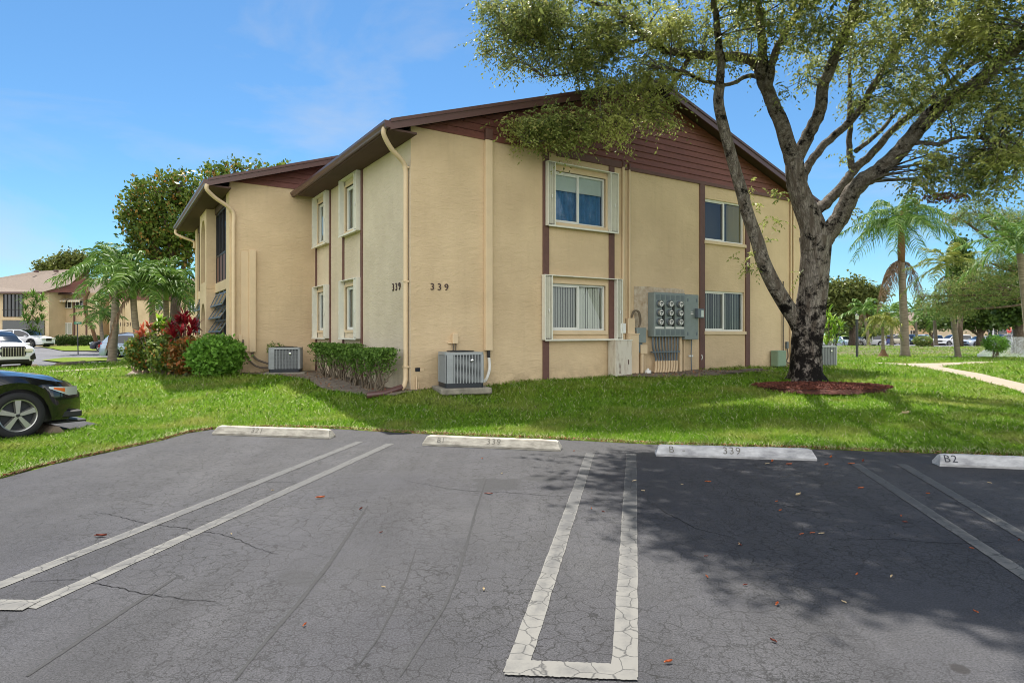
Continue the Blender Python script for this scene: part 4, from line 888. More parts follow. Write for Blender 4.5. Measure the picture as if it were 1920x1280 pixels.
# --- condensers
def condenser(x, y, z, rz, w_, d, h, label, group='air conditioning condensers beside the walls', mcase='acgrey', slab=True, ribs=11):
    t = thing('ac_condenser', (x, y, z), label, 'air conditioner', rz, group)
    def rr(a, b_, r):
        o = []
        for cx, cy, q0 in ((a-r, b_-r, 0), (-a+r, b_-r, 90), (-a+r, -b_+r, 180), (a-r, -b_+r, 270)):
            for k in range(5): q = math.radians(q0+k*22.5); o.append((cx+r*math.cos(q), cy+r*math.sin(q)))
        return o
    def sl(a, b_, z0, z1, r, name, m, par=t, hole=None):
        b = MB(); b.prism(rr(a, b_, r), lambda p: (p[0], p[1], z0), lambda p: (p[0], p[1], z1)); return b.build(name, M[m], par, smooth=30)
    sl(w_/2, d/2, .0, .09, .06, 'base_pan', 'acbase'); sl(w_/2-.03, d/2-.03, .09, h-.05, .06, 'coil', 'acdark')
    sl(w_/2+.006, d/2+.006, h-.055, h, .07, 'top_cap', mcase)
    g_ = MB(); hw, hd = w_/2, d/2
    def side(M4, half):
        n = ribs; 
        for i in range(n+1):
            x_ = -half+.06+(2*half-.12)*i/n; g_.box(x_-.008, x_+.008, -.012, .012, .09, h-.055, M4)
        for k in range(int((h-.16)/.022)): g_.box(-half+.05, half-.05, -.001, .003, .10+k*.022, .108+k*.022, M4)
    side(Matrix.Translation((0, -hd+.012, 0)), hw); side(Matrix.Translation((0, hd-.012, 0)), hw)
    side(Matrix.Translation((-hw+.012, 0, 0)) @ Matrix.Rotation(math.radians(90), 4, 'Z'), hd); side(Matrix.Translation((hw-.012, 0, 0)) @ Matrix.Rotation(math.radians(90), 4, 'Z'), hd)
    for sx_ in (-1, 1):
        for sy_ in (-1, 1):
            wd = .12 if (sx_, sy_) == (-1, -1) else .035
            if wd > .1:
                g_.box(-hw+.02, -hw+.16, -hd-.004, -hd+.004, .09, h-.056)
                for k in range(13): g_.box(-hw+.035, -hw+.15, -hd-.012, -hd-.004, .13+k*(h-.24)/13, .148+k*(h-.24)/13)
                g_.box(-hw-.004, -hw+.004, -hd+.02, -hd+.06, .09, h-.056)
            else: g_.tube([(sx_*(hw-.03), sy_*(hd-.03), .09), (sx_*(hw-.03), sy_*(hd-.03), h-.055)], .035, 10)
    g_.build('grille', M[mcase], t)
    f = MB(); f.lathe([(.0, h+.001), (w_*.36, h+.001)], 24); f.build('fan_opening', M['acdark'], t)
    f = MB()
    for k in range(7): 
        r0 = w_*(.06+.05*k); f.tube([(r0*math.cos(q*math.pi/12), r0*math.sin(q*math.pi/12), h+.03-.012*(k/6)) for q in range(25)], .004, 5, False)
    for k in range(8): f.tube([(0, 0, h+.03), (w_*.37*math.cos(k*math.pi/4), w_*.37*math.sin(k*math.pi/4), h+.012)], .005, 5)
    f.build('fan_guard', M['black'], t)
    f = MB(); f.lathe([(0, .03), (.03, .028), (.034, .0)], 14, Matrix.Translation((hw*.35, -hd-.012, h-.17)) @ Matrix.Rotation(math.radians(90), 4, 'X')); f.build('badge', M['chrome'], t, smooth=True)
    if slab:
        s_ = thing('equipment_pad', (x, y, z), 'weathered grey concrete pad carrying the '+('near condenser in front of the gable wall' if slab == 1 else 'far condenser by the recessed wall'), 'concrete pad', rz)
        b = MB(); b.bbox(-hw-.12, hw+.14, -hd-.14, hd+.1, -.13, -.004, .02); b.build('slab', M['slab'], s_)
    return t
x, y = BW(.86, -.60); condenser(x, y, .42, ROT+math.radians(-14), .80, .74, .72, 'near round-cornered grey condenser on a concrete pad in front of the gable wall')
x, y = BW(-2.41+1.42, 7.25-.62); c2_ = condenser(x, y, .43, ROT-math.radians(20), .86, .70, .70, 'farther grey condenser between the green bush and the straggly hedge', slab=2, ribs=9)
X_, Y_ = P(1548, 690, .42); condenser(X_, Y_+.5, .42, .3, .80, .8, .72, 'grey condenser half hidden behind the big tree trunk', slab=False)
# ---------------------------------------------------------------- foliage tools
def unit(a): return a/np.maximum(np.linalg.norm(a, axis=1, keepdims=True), 1e-9)
def leafcloud(name, pts, size, m, parent, droop=.3, aspect=2.3, seed=1, dirs=None, rnd=None, jit=.35, fold=False):
    r = np.random.default_rng(seed); n = len(pts); pts = np.asarray(pts, float)
    d = r.normal(size=(n, 3)); d[:, 2] -= droop*2
    if dirs is not None: d = dirs+r.normal(size=(n, 3))*.25
    d = unit(d); s = unit(np.cross(d, r.normal(size=(n, 3)))); l = size*(1+(r.random((n, 1))*2-1)*jit)
    w_ = l/aspect; V = np.stack([pts-d*l/2, pts+s*w_/2-d*l*.06, pts+d*l/2, pts-s*w_/2-d*l*.06], 1).reshape(-1, 3)
    if rnd is None: rnd = r.random(n)
    return npmesh(name, V, np.arange(4*n), 4, m, parent, rnd)
def ellipsoid_pts(r, c, rad, n, shell=.0, flat=None):
    p = unit(r.normal(size=(n, 3)))*(shell+(1-shell)*r.random((n, 1)))**(1/2.2)
    return np.asarray(c)+p*np.asarray(rad)
def clumps(r, centers, per, rad):
    c = np.repeat(np.asarray(centers), per, axis=0); rr = np.asarray(rad)
    return c+r.normal(size=c.shape)*rr*.5
def limb(b, pts, r0, r1, n=8, wob=.0, k=4):
    c = curve(pts, k); m_ = len(c); rs = [r0+(r1-r0)*(i/(m_-1))**.8 for i in range(m_)]
    c = [Vector(p)+Vector((U(-1, 1), U(-1, 1), U(-1, 1)))*wob*min(1, i/2) for i, p in enumerate(c)]
    b.tube(c, rs, n); return c
# ---------------------------------------------------------------- the big tree
M['leaf_big'] = leafmat('mahogany_leaf', (.08, .11, .028), (.33, .38, .11), (.46, .40, .14), trans=.42, patch=(.48, .50, .15), pscale=.45, spec=.15)
T = thing('mahogany_tree', (TREE[0], TREE[1], .33), 'large spreading shade tree with dark stained trunk standing in a red mulch ring', 'tree')
def A(px, py, Y): return Vector(At(px, py, Y))
tr = MB()
ty = TREE[1]
# trunk: hand placed rings with lobed section
def trunk_rings(b, rings, n=28, seed=3):
    rr_ = random.Random(seed); ph = [rr_.random()*6.28 for _ in range(6)]; vs = []
    for i, (p, r, lob) in enumerate(rings):
        for k in range(n):
            q = 2*math.pi*k/n; f = 1+lob*(.5*math.sin(3*q+ph[0]+i*.15)+.35*math.sin(5*q+ph[1]-i*.2)+.3*math.sin(8*q+ph[2]))+.02*math.sin(13*q+i)
            vs.append((p[0]+math.cos(q)*r*f, p[1]+math.sin(q)*r*f, p[2]))
    fs = [(i*n+k, i*n+(k+1) % n, (i+1)*n+(k+1) % n, (i+1)*n+k) for i in range(len(rings)-1) for k in range(n)]
    b.add(vs, fs)
def ringline(pts, sub=4):
    out = []
    for (a, ra_, la), (b_, rb_, lb) in zip(pts[:-1], pts[1:]):
        for j in range(sub): t = j/sub; out.append((a.lerp(b_, t), ra_+(rb_-ra_)*t, la+(lb-la)*t))
    out.append(pts[-1]); return out
trunk_rings(tr, ringline([(A(1508, 728, ty), .56, .28), (A(1509, 713, ty), .44, .20), (A(1509, 698, ty), .37, .12), (A(1511, 660, ty), .345, .08), (A(1515, 620, ty), .345, .08), (A(1521, 575, ty), .335, .07), (A(1526, 530, ty-.05), .32, .06), (A(1530, 480, ty-.1), .33, .08), (A(1530, 445, ty-.1), .36, .10)]))
limb(tr, [A(1530, 470, ty-.1), A(1524, 425, ty-.1), A(1508, 385, ty-.1), A(1494, 345, ty-.15), A(1489, 300, ty-.2)], .34, .20, 18, k=5)
limb(tr, [A(1512, 650, ty), A(1496, 606, ty-.05), A(1474, 572, ty-.15), A(1448, 528, ty-.3), A(1430, 488, ty-.4), A(1421, 455, ty-.5), A(1403, 405, ty-.6), A(1388, 350, ty-.75), A(1370, 288, ty-.9), A(1348, 200, ty-1.2), A(1350, 160, ty-1.3)], .21, .105, 14, k=4)
o = tr.build('trunk', M['bark'], T, world=True, smooth='all')
BR = []   # branches: (points, r0, r1)
def br(pts, r0, r1): BR.append((pts, r0, r1))
t0 = ty
br([A(1350, 165, t0-1.3), A(1352, 115, t0-1.5), A(1345, 60, t0-1.8), A(1338, 0, t0-2.2), A(1330, -80, t0-2.8)], .10, .05)
# from the central head
br([A(1488, 306, t0-.2), A(1468, 240, t0-.25), A(1448, 195, t0-.3), A(1430, 150, t0-.3), A(1422, 128, t0-.3), A(1400, 110, t0-.3), A(1350, 106, t0-.3), A(1296, 102, t0-.3), A(1246, 94, t0-.2), A(1212, 72, t0-.1), A(1178, 40, t0), A(1135, 12, t0), A(1070, -5, t0)], .19, .045)
br([A(1428, 140, t0-.7), A(1430, 90, t0-.9), A(1424, 30, t0-1.3), A(1415, -40, t0-1.9), A(1400, -140, t0-2.8)], .13, .06)
br([A(1440, 165, t0-.6), A(1450, 110, t0-.9), A(1478, 50, t0-1.1), A(1520, -10, t0-1.5), A(1540, -90, t0-2)], .11, .05)
br([A(1489, 308, t0-.2), A(1512, 260, t0-.3), A(1536, 212, t0-.5), A(1543, 165, t0-.7), A(1563, 110, t0-.9), A(1588, 55, t0-1.3), A(1606, 0, t0-1.8), A(1625, -90, t0-2.8), A(1640, -200, t0-4)], .17, .08)
br([A(1494, 340, t0-.15), A(1478, 300, t0), A(1466, 245, t0+.1), A(1440, 190, t0+.1), A(1425, 150, t0), A(1400, 144, t0-.2), A(1366, 158, t0-.5), A(1320, 152, t0-.7), A(1280, 133, t0-.9), A(1240, 128, t0-1.1)], .085, .03)
br([A(1502, 365, t0-.1), A(1506, 335, t0), A(1520, 303, t0+.1), A(1555, 262, t0+.1), A(1598, 222, t0), A(1640, 160, t0-.2), A(1675, 100, t0-.5), A(1708, 55, t0-.8), A(1735, 0, t0-1.2), A(1760, -90, t0-2)], .12, .05)
br([A(1592, 228, t0), A(1594, 180, t0+.2), A(1593, 120, t0+.4), A(1600, 40, t0+.6)], .06, .03)
br([A(1520, 400, t0-.1), A(1548, 382, t0+.2), A(1582, 345, t0+.3), A(1603, 318, t0+.3), A(1640, 282, t0+.3), A(1680, 238, t0+.2), A(1740, 190, t0), A(1810, 130, t0-.3), A(1880, 60, t0-.6)], .15, .05)
br([A(1600, 322, t0+.3), A(1592, 285, t0+.4), A(1594, 232, t0+.5), A(1600, 190, t0+.6)], .085, .05)
br([A(1604, 284, t0+.3), A(1645, 250, t0+.4), A(1690, 200, t0+.5), A(1760, 140, t0+.4), A(1860, 110, t0+.2)], .06, .03)
br([A(1538, 458, t0-.1), A(1556, 434, t0-.2), A(1578, 402, t0-.3), A(1606, 350, t0-.4), A(1645, 322, t0-.6), A(1676, 296, t0-.7), A(1706, 262, t0-.8), A(1745, 215, t0-1), A(1785, 185, t0-1.2), A(1845, 146, t0-1.6), A(1885, 105, t0-2), A(1930, 72, t0-2.5), A(2010, 20, t0-3.5)], .23, .13)
br([A(1700, 268, t0-.8), A(1725, 268, t0-1.1), A(1760, 270, t0-1.3), A(1800, 258, t0-1.5), A(1850, 262, t0-1.8), A(1900, 290, t0-2)], .06, .02)
br([A(1762, 132, t0-.9), A(1800, 75, t0-1.1), A(1830, 30, t0-1.3), A(1850, -20, t0-1.5)], .055, .03)
# drooping left bough in front of the gable
br([A(1296, 104, t0-.3), A(1268, 150, t0-.35), A(1240, 188, t0-.4), A(1205, 210, t0-.45), A(1150, 230, t0-.55), A(1100, 238, t0-.7), A(1050, 258, t0-.9), A(985, 268, t0-1.1)], .065, .012)
# boughs reaching over the car park, above the frame
for pts in ([(6.4, 13.2, 8.6), (5.4, 11.6, 9.3), (4.0, 10.2, 9.5), (2.2, 9.0, 9.3), (1.0, 8.2, 8.9)], [(6.0, 13.0, 8.8), (4.0, 12.2, 9.6), (1.6, 11.6, 9.5), (-.4, 11.6, 9.0)], [(7.2, 12.4, 9.2), (7.4, 10.4, 9.9), (6.6, 8.6, 10), (5.2, 7.2, 9.6)], [(7.8, 12.0, 9.4), (9.6, 10.2, 10), (11, 8.2, 9.8), (12, 6.8, 9.4)], [(9.5, 13.5, 9.0), (12, 12.4, 9.8), (14.5, 11.6, 9.8), (16.5, 11, 9.2)]):
    br([Vector(p) for p in pts], .10, .03)
br([A(1625, -90, t0-2.8), Vector((7.6, 12.0, 9.3))], .08, .08)
br([A(1212, 72, t0-.1), A(1165, 84, t0), A(1100, 92, t0), A(1030, 92, t0-.1), A(950, 78, t0-.1)], .05, .012)
br([A(1165, 84, t0), A(1130, 110, t0-.1), A(1080, 135, t0-.2), A(1020, 145, t0-.3)], .03, .01)
br([A(1178, 40, t0), A(1120, 52, t0+.2), A(1040, 44, t0+.2), A(950, 18, t0+.2)], .05, .012)
NODES = []
for pts, r0, r1 in BR:
    b = MB(); c = limb(b, pts, r0, r1, 10, wob=.018, k=5); b.build('limb', M['bark_l'], T, world=True, smooth='all')
    for i in range(len(c)//4, len(c)): NODES.append(c[i])
r = np.random.default_rng(11)
NN = np.array([tuple(p) for p in NODES])
# foliage volumes in the picture: px, py, rx, ry, distance, depth radius, number of twigs
VOL = [(1000, 25, 105, 60, 15, .9, 52), (1090, 50, 130, 80, 15, 1, 74), (1200, 80, 120, 85, 15, 1, 58), (1030, 105, 90, 45, 14.9, .8, 26), (1130, 155, 75, 40, 14.7, .6, 14), (960, 60, 60, 60, 15, .9, 18),
       (1080, 232, 112, 40, 14.2, .35, 34), (1010, 240, 62, 30, 13.9, .3, 18), (1185, 212, 60, 28, 14.6, .35, 12), (1240, 205, 40, 30, 14.6, .3, 8),
       (1330, 30, 110, 70, 14.6, 1.0, 38), (1310, 130, 70, 40, 14.7, .8, 11), (1250, 150, 60, 30, 14.6, .6, 12), (1450, 20, 110, 70, 13.4, 1.3, 30), (1480, 110, 70, 60, 14.2, 1, 11),
       (1560, 20, 90, 60, 13.6, 1.3, 26), (1600, 140, 70, 60, 15.2, .8, 16), (1620, 215, 45, 30, 15.4, .5, 5), (1680, 50, 100, 80, 14, 1.3, 40), (1700, 150, 70, 60, 14.6, 1, 18), (1690, 200, 50, 40, 15, .6, 8),
       (1790, 60, 100, 90, 13.8, 1.2, 46), (1880, 50, 80, 90, 13.2, 1.2, 36), (1800, 180, 80, 50, 13.8, .9, 22), (1890, 200, 60, 60, 13, 1, 24), (1770, 300, 70, 45, 13.7, .7, 17), (1850, 285, 60, 55, 13.4, .7, 22),
       (1900, 300, 50, 60, 12.8, .8, 22), (1730, 345, 38, 22, 13.7, .4, 6), (1830, 345, 50, 26, 13.4, .5, 8), (1960, 120, 60, 160, 13, 1.2, 30)]
cents = []
for px, py, rx, ry, Y, rY, n in VOL:
    k = 0
    while k < n:
        a = r.random(3)*2-1
        if (a**2).sum() > 1: continue
        cents.append(At(px+a[0]*rx, py+a[1]*ry, Y+a[2]*rY)); k += 1
nvis = len(cents)
# canopy above the frame (it shades the bays); an umbrella about 10 m in radius
SHADE = [P(*q) for q in ((1110, 846), (1088, 880), (1120, 925), (1150, 960), (1205, 985), (1250, 1030), (1345, 1062), (1410, 1100), (1510, 1130), (1600, 1155), (1750, 1180), (1920, 1215), (2500, 1340), (3600, 1340), (3600, 850))]
k = 0
while k < 620:
    x = U(.6, 15); y = U(2.2, 8.4)
    if not inpoly([x], [y], SHADE)[0]: continue
    if dpoly([x], [y], SHADE[:12])[0] < .28: continue
    if R() < .35 and y > 6.8: continue
    z = U(8.5, 10.3); yy = y+.535*z; zmin = EYE+(HY+45)/F*yy
    if z < zmin: z = zmin+U(0, .9)
    cents.append((x-.12*z, y+.535*z, z)); k += 1
cents = np.array(cents)
# twigs
tw = MB()
for i, c in enumerate(cents):
    d = np.linalg.norm(NN-c, axis=1); j = int(np.argmin(d+(NN[:, 2] > c[2]+.2)*1.6)); a = Vector(NN[j]); e = Vector(c)
    if d[j] < .12: continue
    mid = a.lerp(e, .55)+Vector((U(-.12, .12), U(-.12, .12), U(.0, .22)))*min(1.5, d[j]); L_ = d[j]
    tw.tube([a, a.lerp(mid, .5)+Vector((U(-.04, .04), U(-.04, .04), .02)), mid, e, e+(e-mid).normalized()*.25+Vector((0, 0, -.12))], [.011+.009*min(L_, 2.5), .009+.006*min(L_, 2), .009, .006, .003], 5, False)
tw.build('twigs', M['bark_l'], T, world=True, smooth='all')
def spray(centers, per, rad, seed):
    """leaflets strung on drooping sprays around each twig end"""
    r = np.random.default_rng(seed); nspr = max(4, per//9); out = []; dr = []
    C0 = np.repeat(centers, nspr, axis=0); d = r.normal(size=C0.shape); d[:, 2] = d[:, 2]*.5-.15; d = unit(d)
    Ls = rad*(.5+r.random((len(C0), 1))); st = C0+r.normal(size=C0.shape)*rad*.28
    for k in range(9):
        t = (k+.5)/9; p = st+d*Ls*t+np.array([0, 0, -1])*(Ls*t*t*.45); side = unit(np.cross(d, np.array([0, 0, 1.]))+1e-6)*(1 if k % 2 else -1)
        out.append(p+side*.028); dr.append(side*.75+d*.5+np.array([0, 0, -.55]))
    return np.concatenate(out), np.concatenate(dr)
p1, d1 = spray(cents[:nvis], 128, .40, 5)
p2, d2 = spray(cents[nvis:], 150, .62, 8)
leafcloud('foliage', p2, .135, M['leaf_big'], T, aspect=2.0, seed=9, dirs=d2)
# epicormic sprigs on trunk and limbs
spr = np.array([At(*q) for q in ((1408, 350, 14.6), (1412, 385, 14.6), (1440, 412, 14.7), (1450, 408, 14.6), (1405, 470, 14.7), (1396, 495, 14.7), (1412, 500, 14.7), (1465, 365, 15.1), (1455, 360, 15.1), (1500, 510, 15.0), (1590, 372, 15.2), (1604, 395, 15.2), (1585, 405, 15.2), (1575, 300, 15.3), (1595, 288, 15.4), (1446, 452, 15.0))])
p3, d3 = spray(spr, 45, .26, 4); p1 = np.concatenate([p1, p3]); d1 = np.concatenate([d1, d3]); leafcloud('foliage', p1, .088, M['leaf_big'], T, aspect=2.5, seed=6, dirs=d1)
# dead brown cluster
M['leaf_dead'] = leafmat('dead_leaf', (.10, .045, .02), (.22, .10, .05), trans=.2)
dc = ellipsoid_pts(r, At(1772, 371, 13.4), (.48, .3, .12), 330); leafcloud('dead_cluster', dc, .08, M['leaf_dead'], T, seed=8)
# mulch ring
mr_ = MB(); mc_ = P(1538, 728, .32); n = 64; vs = [(mc_[0]-.1, mc_[1], .40)]
for ring, (f, zz) in enumerate(((.35, .39), (.7, .37), (.92, .35), (1.0, .29))):
    for k in range(n):
        q = 2*math.pi*k/n; w_ = 1+.08*math.sin(3*q+1)+.04*math.sin(7*q)+U(-.03, .03)
        vs.append((mc_[0]+1.42*f*w_*math.cos(q), mc_[1]+.98*f*w_*math.sin(q), zz+U(-.012, .012)))
fs = [(0, 1+k, 1+(k+1) % n) for k in range(n)]+[(1+i*n+k, 1+(i+1)*n+k, 1+(i+1)*n+(k+1) % n, 1+i*n+(k+1) % n) for i in range(3) for k in range(n)]
mr_.add(vs, fs); o = mr_.build('mulch_ring', M['mulch'], smooth='all'); tag(o, kind='structure')
nchip = 9000; r = np.random.default_rng(21); q = r.random(nchip)*6.28; f = np.sqrt(r.random(nchip))*1.04
cp = np.stack([mc_[0]+1.42*f*np.cos(q), mc_[1]+.98*f*np.sin(q), .375+.035*(1-f)+r.random(nchip)*.03], 1)
dd = r.normal(size=(nchip, 3)); dd[:, 2] *= .25
M['chip'] = leafmat('mulch_chip', lin(58, 28, 22), lin(120, 68, 54), trans=0, rough=.9)
o = leafcloud('wood_chips', cp, .06, M['chip'], None, seed=22, dirs=dd, aspect=3.2); tag(o, 'red brown shredded mulch around the foot of the big tree', 'mulch', kind='stuff')
# ---------------------------------------------------------------- grass
def gmat():
    m = leafmat('grass_blade', (.09, .20, .010), (.24, .43, .026), (.62, .62, .36), trans=.4, rough=.5, patch=(.38, .38, .10), pscale=.8, spec=.3)
    n = m.node_tree.nodes; q = [x for x in n if x.type == 'VALTORGB'][1]; q.color_ramp.elements[0].position = .48; q.color_ramp.elements[1].position = .74; q.color_ramp.elements[1].color = (.85, .85, .85, 1)
    return m
M['grass'] = gmat()
r = np.random.default_rng(31)
BED = [P(248, 694, .2), P(300, 699, .25), P(400, 702, .38), P(462, 700, .38), (-7.5, 17.4), (-8.1, 18.2), (-11.5, 22), (-12.2, 19.5)]
SOILL = [BW(.0, -.25), BW(.5, .0), BW(0, .2), BW(0, 7.2), BW(-2.3, 7.2), BW(-2.3, 6.75), BW(-1.3, 6.2), BW(-1.05, 4.5), BW(-1.2, 2.4), BW(-.9, .4), BW(-.5, -.35)]
SOILR = [BW(5.4, .0), BW(5.5, -.5), BW(6.2, -1.05), BW(7.2, -1.35), BW(8.6, -1.3), BW(10.6, -1.25), BW(10.7, -.9), BW(9.4, -.75), BW(8.9, -.3), BW(8.8, 0)]
drape('soil_bed', SOILL, M['soil'], .025, .25); drape('soil_bed', SOILR, M['soil'], .03, .25)
def ring_poly(cx, cy, a, b_, n=24): return [(cx+a*math.cos(2*math.pi*i/n), cy+b_*math.sin(2*math.pi*i/n)) for i in range(n)]
EXC = [LOT, BAY, PATH1, PATH2, PATH3, ROAD, BFOOT, BED, SOILL, SOILR, ring_poly(mc_[0], mc_[1], 1.38, .95)]
def grass(name, n, X0, X1, Y0, Y1, hgt, wid, power=1.5, edge=None, label=None):
    # sample Y with density falling with distance
    u = r.random(n); k = 1-power; Y = (Y0**k+u*(Y1**k-Y0**k))**(1/k); half = Y*.86
    X = r.random(n)*2*half-half; ok = (X > X0) & (X < X1)
    X, Y = X[ok], Y[ok]
    for e in EXC: kk = ~inpoly(X, Y, e); X, Y = X[kk], Y[kk]
    Z = hz(X, Y); n = len(X); d = dpoly(X, Y, EDGE)
    sc = np.clip(Y/11, .8, 4)[:, None]
    patch = (np.sin(X*1.3+.7*np.sin(Y*1.9))*np.sin(Y*1.1+1.3*np.sin(X*.8)))[:, None]
    h_ = hgt*(.45+r.random((n, 1)))*(1+.25*patch)*np.clip(sc, .9, 1.8); w_ = wid*(.7+.6*r.random((n, 1)))*sc
    base = np.stack([X, Y, Z-.004], 1); a = r.random(n)*6.283; s = np.stack([np.cos(a), np.sin(a), 0*a], 1)
    ln = r.normal(size=(n, 3))*.62; ln[:, 2] = 1; ln = unit(ln)
    mid = base+ln*h_*.55; tip = base+ln*h_*.95+np.stack([np.cos(a*3.7), np.sin(a*3.7), -.25+0*a], 1)*h_*.38
    V = np.stack([base-s*w_/2, base+s*w_/2, mid+s*w_*.42, tip, mid-s*w_*.42], 1).reshape(-1, 3)
    rnd = r.random(n)**1.2; rnd = np.where((d < .10) & (r.random(n) < .35), .99, rnd*.9)
    rnd = np.where(r.random(n) < .06, .99, rnd)
    o = npmesh(name, V, np.arange(5*n), 5, M['grass'], None, rnd)
    tag(o, label, 'grass', kind='stuff'); return n
BANK = [P(1562, 664, .1), P(1700, 665, .08), P(1960, 664, .06), (62, 44), (62, 60), (18, 60)]
grass('grass', 640000, -22, 23, 6.0, 26, .075, .0085, 2.6, label='thick green lawn grass between the car park and the tan building')
grass('far_grass', 130000, -40, 50, 26, 62, .07, .011, 2.2, label='distant lawn grass beyond the building on both sides')
M['bank'] = mat('dry_bank', (.05, .09, .012), .95, col2=(.12, .09, .035), vscale=.3, bump=.6, bscale=2)
drape('grass_bank', BANK, M['bank'], .015, 1.0)
# dead thatch and dry leaves along the kerbless edge
n = 5200; L_ = np.array(EDGE); seg = r.integers(1, len(L_)-2, n); t = r.random((n, 1)); ep = L_[seg]*(1-t)+L_[seg+1]*t
off = r.normal(size=n)*.028+.035; ep = ep+np.stack([0*off, off], 1); th = np.column_stack([ep, hz(ep[:, 0], ep[:, 1]).clip(0)+.008+r.random(n)*.012]); dd = r.normal(size=(n, 3)); dd[:, 2] *= .2
M['thatch'] = leafmat('thatch', lin(70, 46, 34), lin(168, 136, 100), lin(176, 84, 50), trans=.1, rough=.9)
o = leafcloud('leaf_litter', th, .038, M['thatch'], None, seed=41, dirs=dd, aspect=2.6); tag(o, 'dry leaf litter and thatch along the lawn edge', 'leaf litter', kind='stuff')
# soil beds litter
def litter(poly, n, size, label, m='thatch'):
    X0, X1 = min(p[0] for p in poly), max(p[0] for p in poly); Y0, Y1 = min(p[1] for p in poly), max(p[1] for p in poly)
    X = r.uniform(X0, X1, n); Y = r.uniform(Y0, Y1, n); k = inpoly(X, Y, poly); X, Y = X[k], Y[k]; dd = r.normal(size=(len(X), 3)); dd[:, 2] *= .2
    o = leafcloud('leaf_litter', np.stack([X, Y, hz(X, Y)+.035+r.random(len(X))*.012], 1), size, M[m], None, seed=int(n), dirs=dd, aspect=2.4); tag(o, label, 'leaf litter', kind='stuff')
litter(SOILL, 1900, .05, 'dry litter on the bare soil under the straggly hedge'); litter(SOILR, 1500, .05, 'dry litter on the bare soil below the meters')
for k, (a, b_, l_, w_, rz, lab) in enumerate(((8.9, -1.2, .9, .14, .05, 'weathered flat board lying on the soil in front of the meter conduits'), (9.9, -1.0, 1.1, .12, .12, 'long weathered board lying nearest the mulch ring'), (7.9, -1.25, .5, .16, -.3, 'short grey board lying on the bare soil below the meters'))):
    x, y = BW(a, b_); t = MB(); t.bbox(-l_/2, l_/2, -w_/2, w_/2, 0, .035, .006); o = t.build('board', M['wood']); o.location = (x, y, h1(x, y)+.035); o.rotation_euler = (.02, .01, ROT+rz); tag(o, lab, 'board')
# ---------------------------------------------------------------- shrubs
def stems(b, base, top, n, r0=.018, spread=.12, k=3):
    for _ in range(n):
        p = Vector(base)+Vector((U(-spread, spread), U(-spread, spread)*.6, 0)); e = Vector(top)+Vector((U(-1, 1), U(-.5, .5), U(-.2, .2)))*spread*2.2
        m_ = [p]
        for j in range(1, k+1): q = p.lerp(e, j/(k+1)); m_.append(q+Vector((U(-.05, .05), U(-.05, .05), 0)))
        b.tube(m_+[e], [r0, r0*.8, r0*.6, r0*.5, r0*.35][:k+2], 6, False)
M['hedge'] = leafmat('hedge_leaf', (.05, .11, .014), (.19, .32, .06), trans=.35, spec=.2)
M['bush'] = leafmat('bush_leaf', (.07, .17, .018), (.24, .46, .07), trans=.35, spec=.2)
# straggly hedge by the side wall: one plant after another
ORD = ['first', 'second', 'third', 'fourth', 'fifth', 'sixth', 'seventh', 'eighth', 'ninth']
hb = []
for i in range(9):
    b_ = .42+i*.56; a_ = -.44-U(-.05, .06); x, y = BW(a_, b_); z = h1(x, y)
    t = thing('hedge_shrub', (x, y, z), 'leggy clipped shrub with bare trunks by the side wall, '+('nearest the corner downspout' if i == 0 else 'farthest from the corner downspout' if i == 8 else ORD[i]+' from the corner downspout'), 'shrub', 0, 'straggly clipped hedge along the side wall')
    s_ = MB(); stems(s_, (x, y, z-.02), (x, y, z+.7), 5, .026, .10); stems(s_, (x, y, z-.02), (x, y, z+.5), 2, .018, .16); s_.build('stem', M['cordage'], t, world=True, smooth='all')
    rr_ = np.random.default_rng(100+i); n = 1150; hv = U(-.05, .05); u = rr_.random((n, 3)); h_ = u[:, 2]**.45
    pa = (u[:, 0]-.5)*.52+rr_.normal(size=n)*.03; pb2 = (u[:, 1]-.5)*.74; zz = .28+hv+h_*.64
    keep = (zz > .66) | (rr_.random(n) < .55)
    pw = np.stack([x+pa*E1[0]+pb2*E2[0], y+pa*E1[1]+pb2*E2[1], z+zz], 1)[keep]
    leafcloud('foliage', pw, .072, M['hedge'], t, seed=120+i, aspect=2, droop=-.1)
x, y = BW(-1.0, 6.85); z = h1(x, y); t = thing('shrub', (x, y, z), 'thin sparse shrub beside the far condenser', 'shrub'); s_ = MB(); stems(s_, (x, y, z), (x-.25, y, z+.75), 4, .015, .06); s_.build('stem', M['cordage'], t, world=True)
rr_ = np.random.default_rng(5); leafcloud('foliage', ellipsoid_pts(rr_, (x-.25, y, z+.72), (.28, .2, .22), 260), .07, M['hedge'], t, seed=77)
# rounded green bush
def bush(px, py, Y, rx, rz_, label, m='bush', n=5200, size=.085, cat='bush', z0=.38, ry=None, group=None):
    x = (px-CX)/F*Y; zc = EYE+(HY-py)/F*Y; t = thing('bush', (x, Y, z0), label, cat, 0, group); rr_ = np.random.default_rng(int(px*7)); ry = ry or rx*.8
    cs = ellipsoid_pts(rr_, (x, Y, zc), (rx, ry, rz_), n//14, shell=.55); p = clumps(rr_, cs, 14, .16); p = p[p[:, 2] > z0+.02]
    leafcloud('foliage', p, size, M[m], t, seed=int(px), aspect=2.0, droop=.05)
    s_ = MB()
    for k in range(14): s_.tube([(x+U(-.3, .3)*rx, Y+U(-.3, .3)*ry, z0-.05), (x+U(-.5, .5)*rx, Y+U(-.5, .5)*ry, zc-.1), (x+U(-.8, .8)*rx, Y+U(-.8, .8)*ry, zc+rz_*.6)], [.018, .013, .005], 5, False)
    s_.build('stem', M['cordage'], t, world=True)
    return t
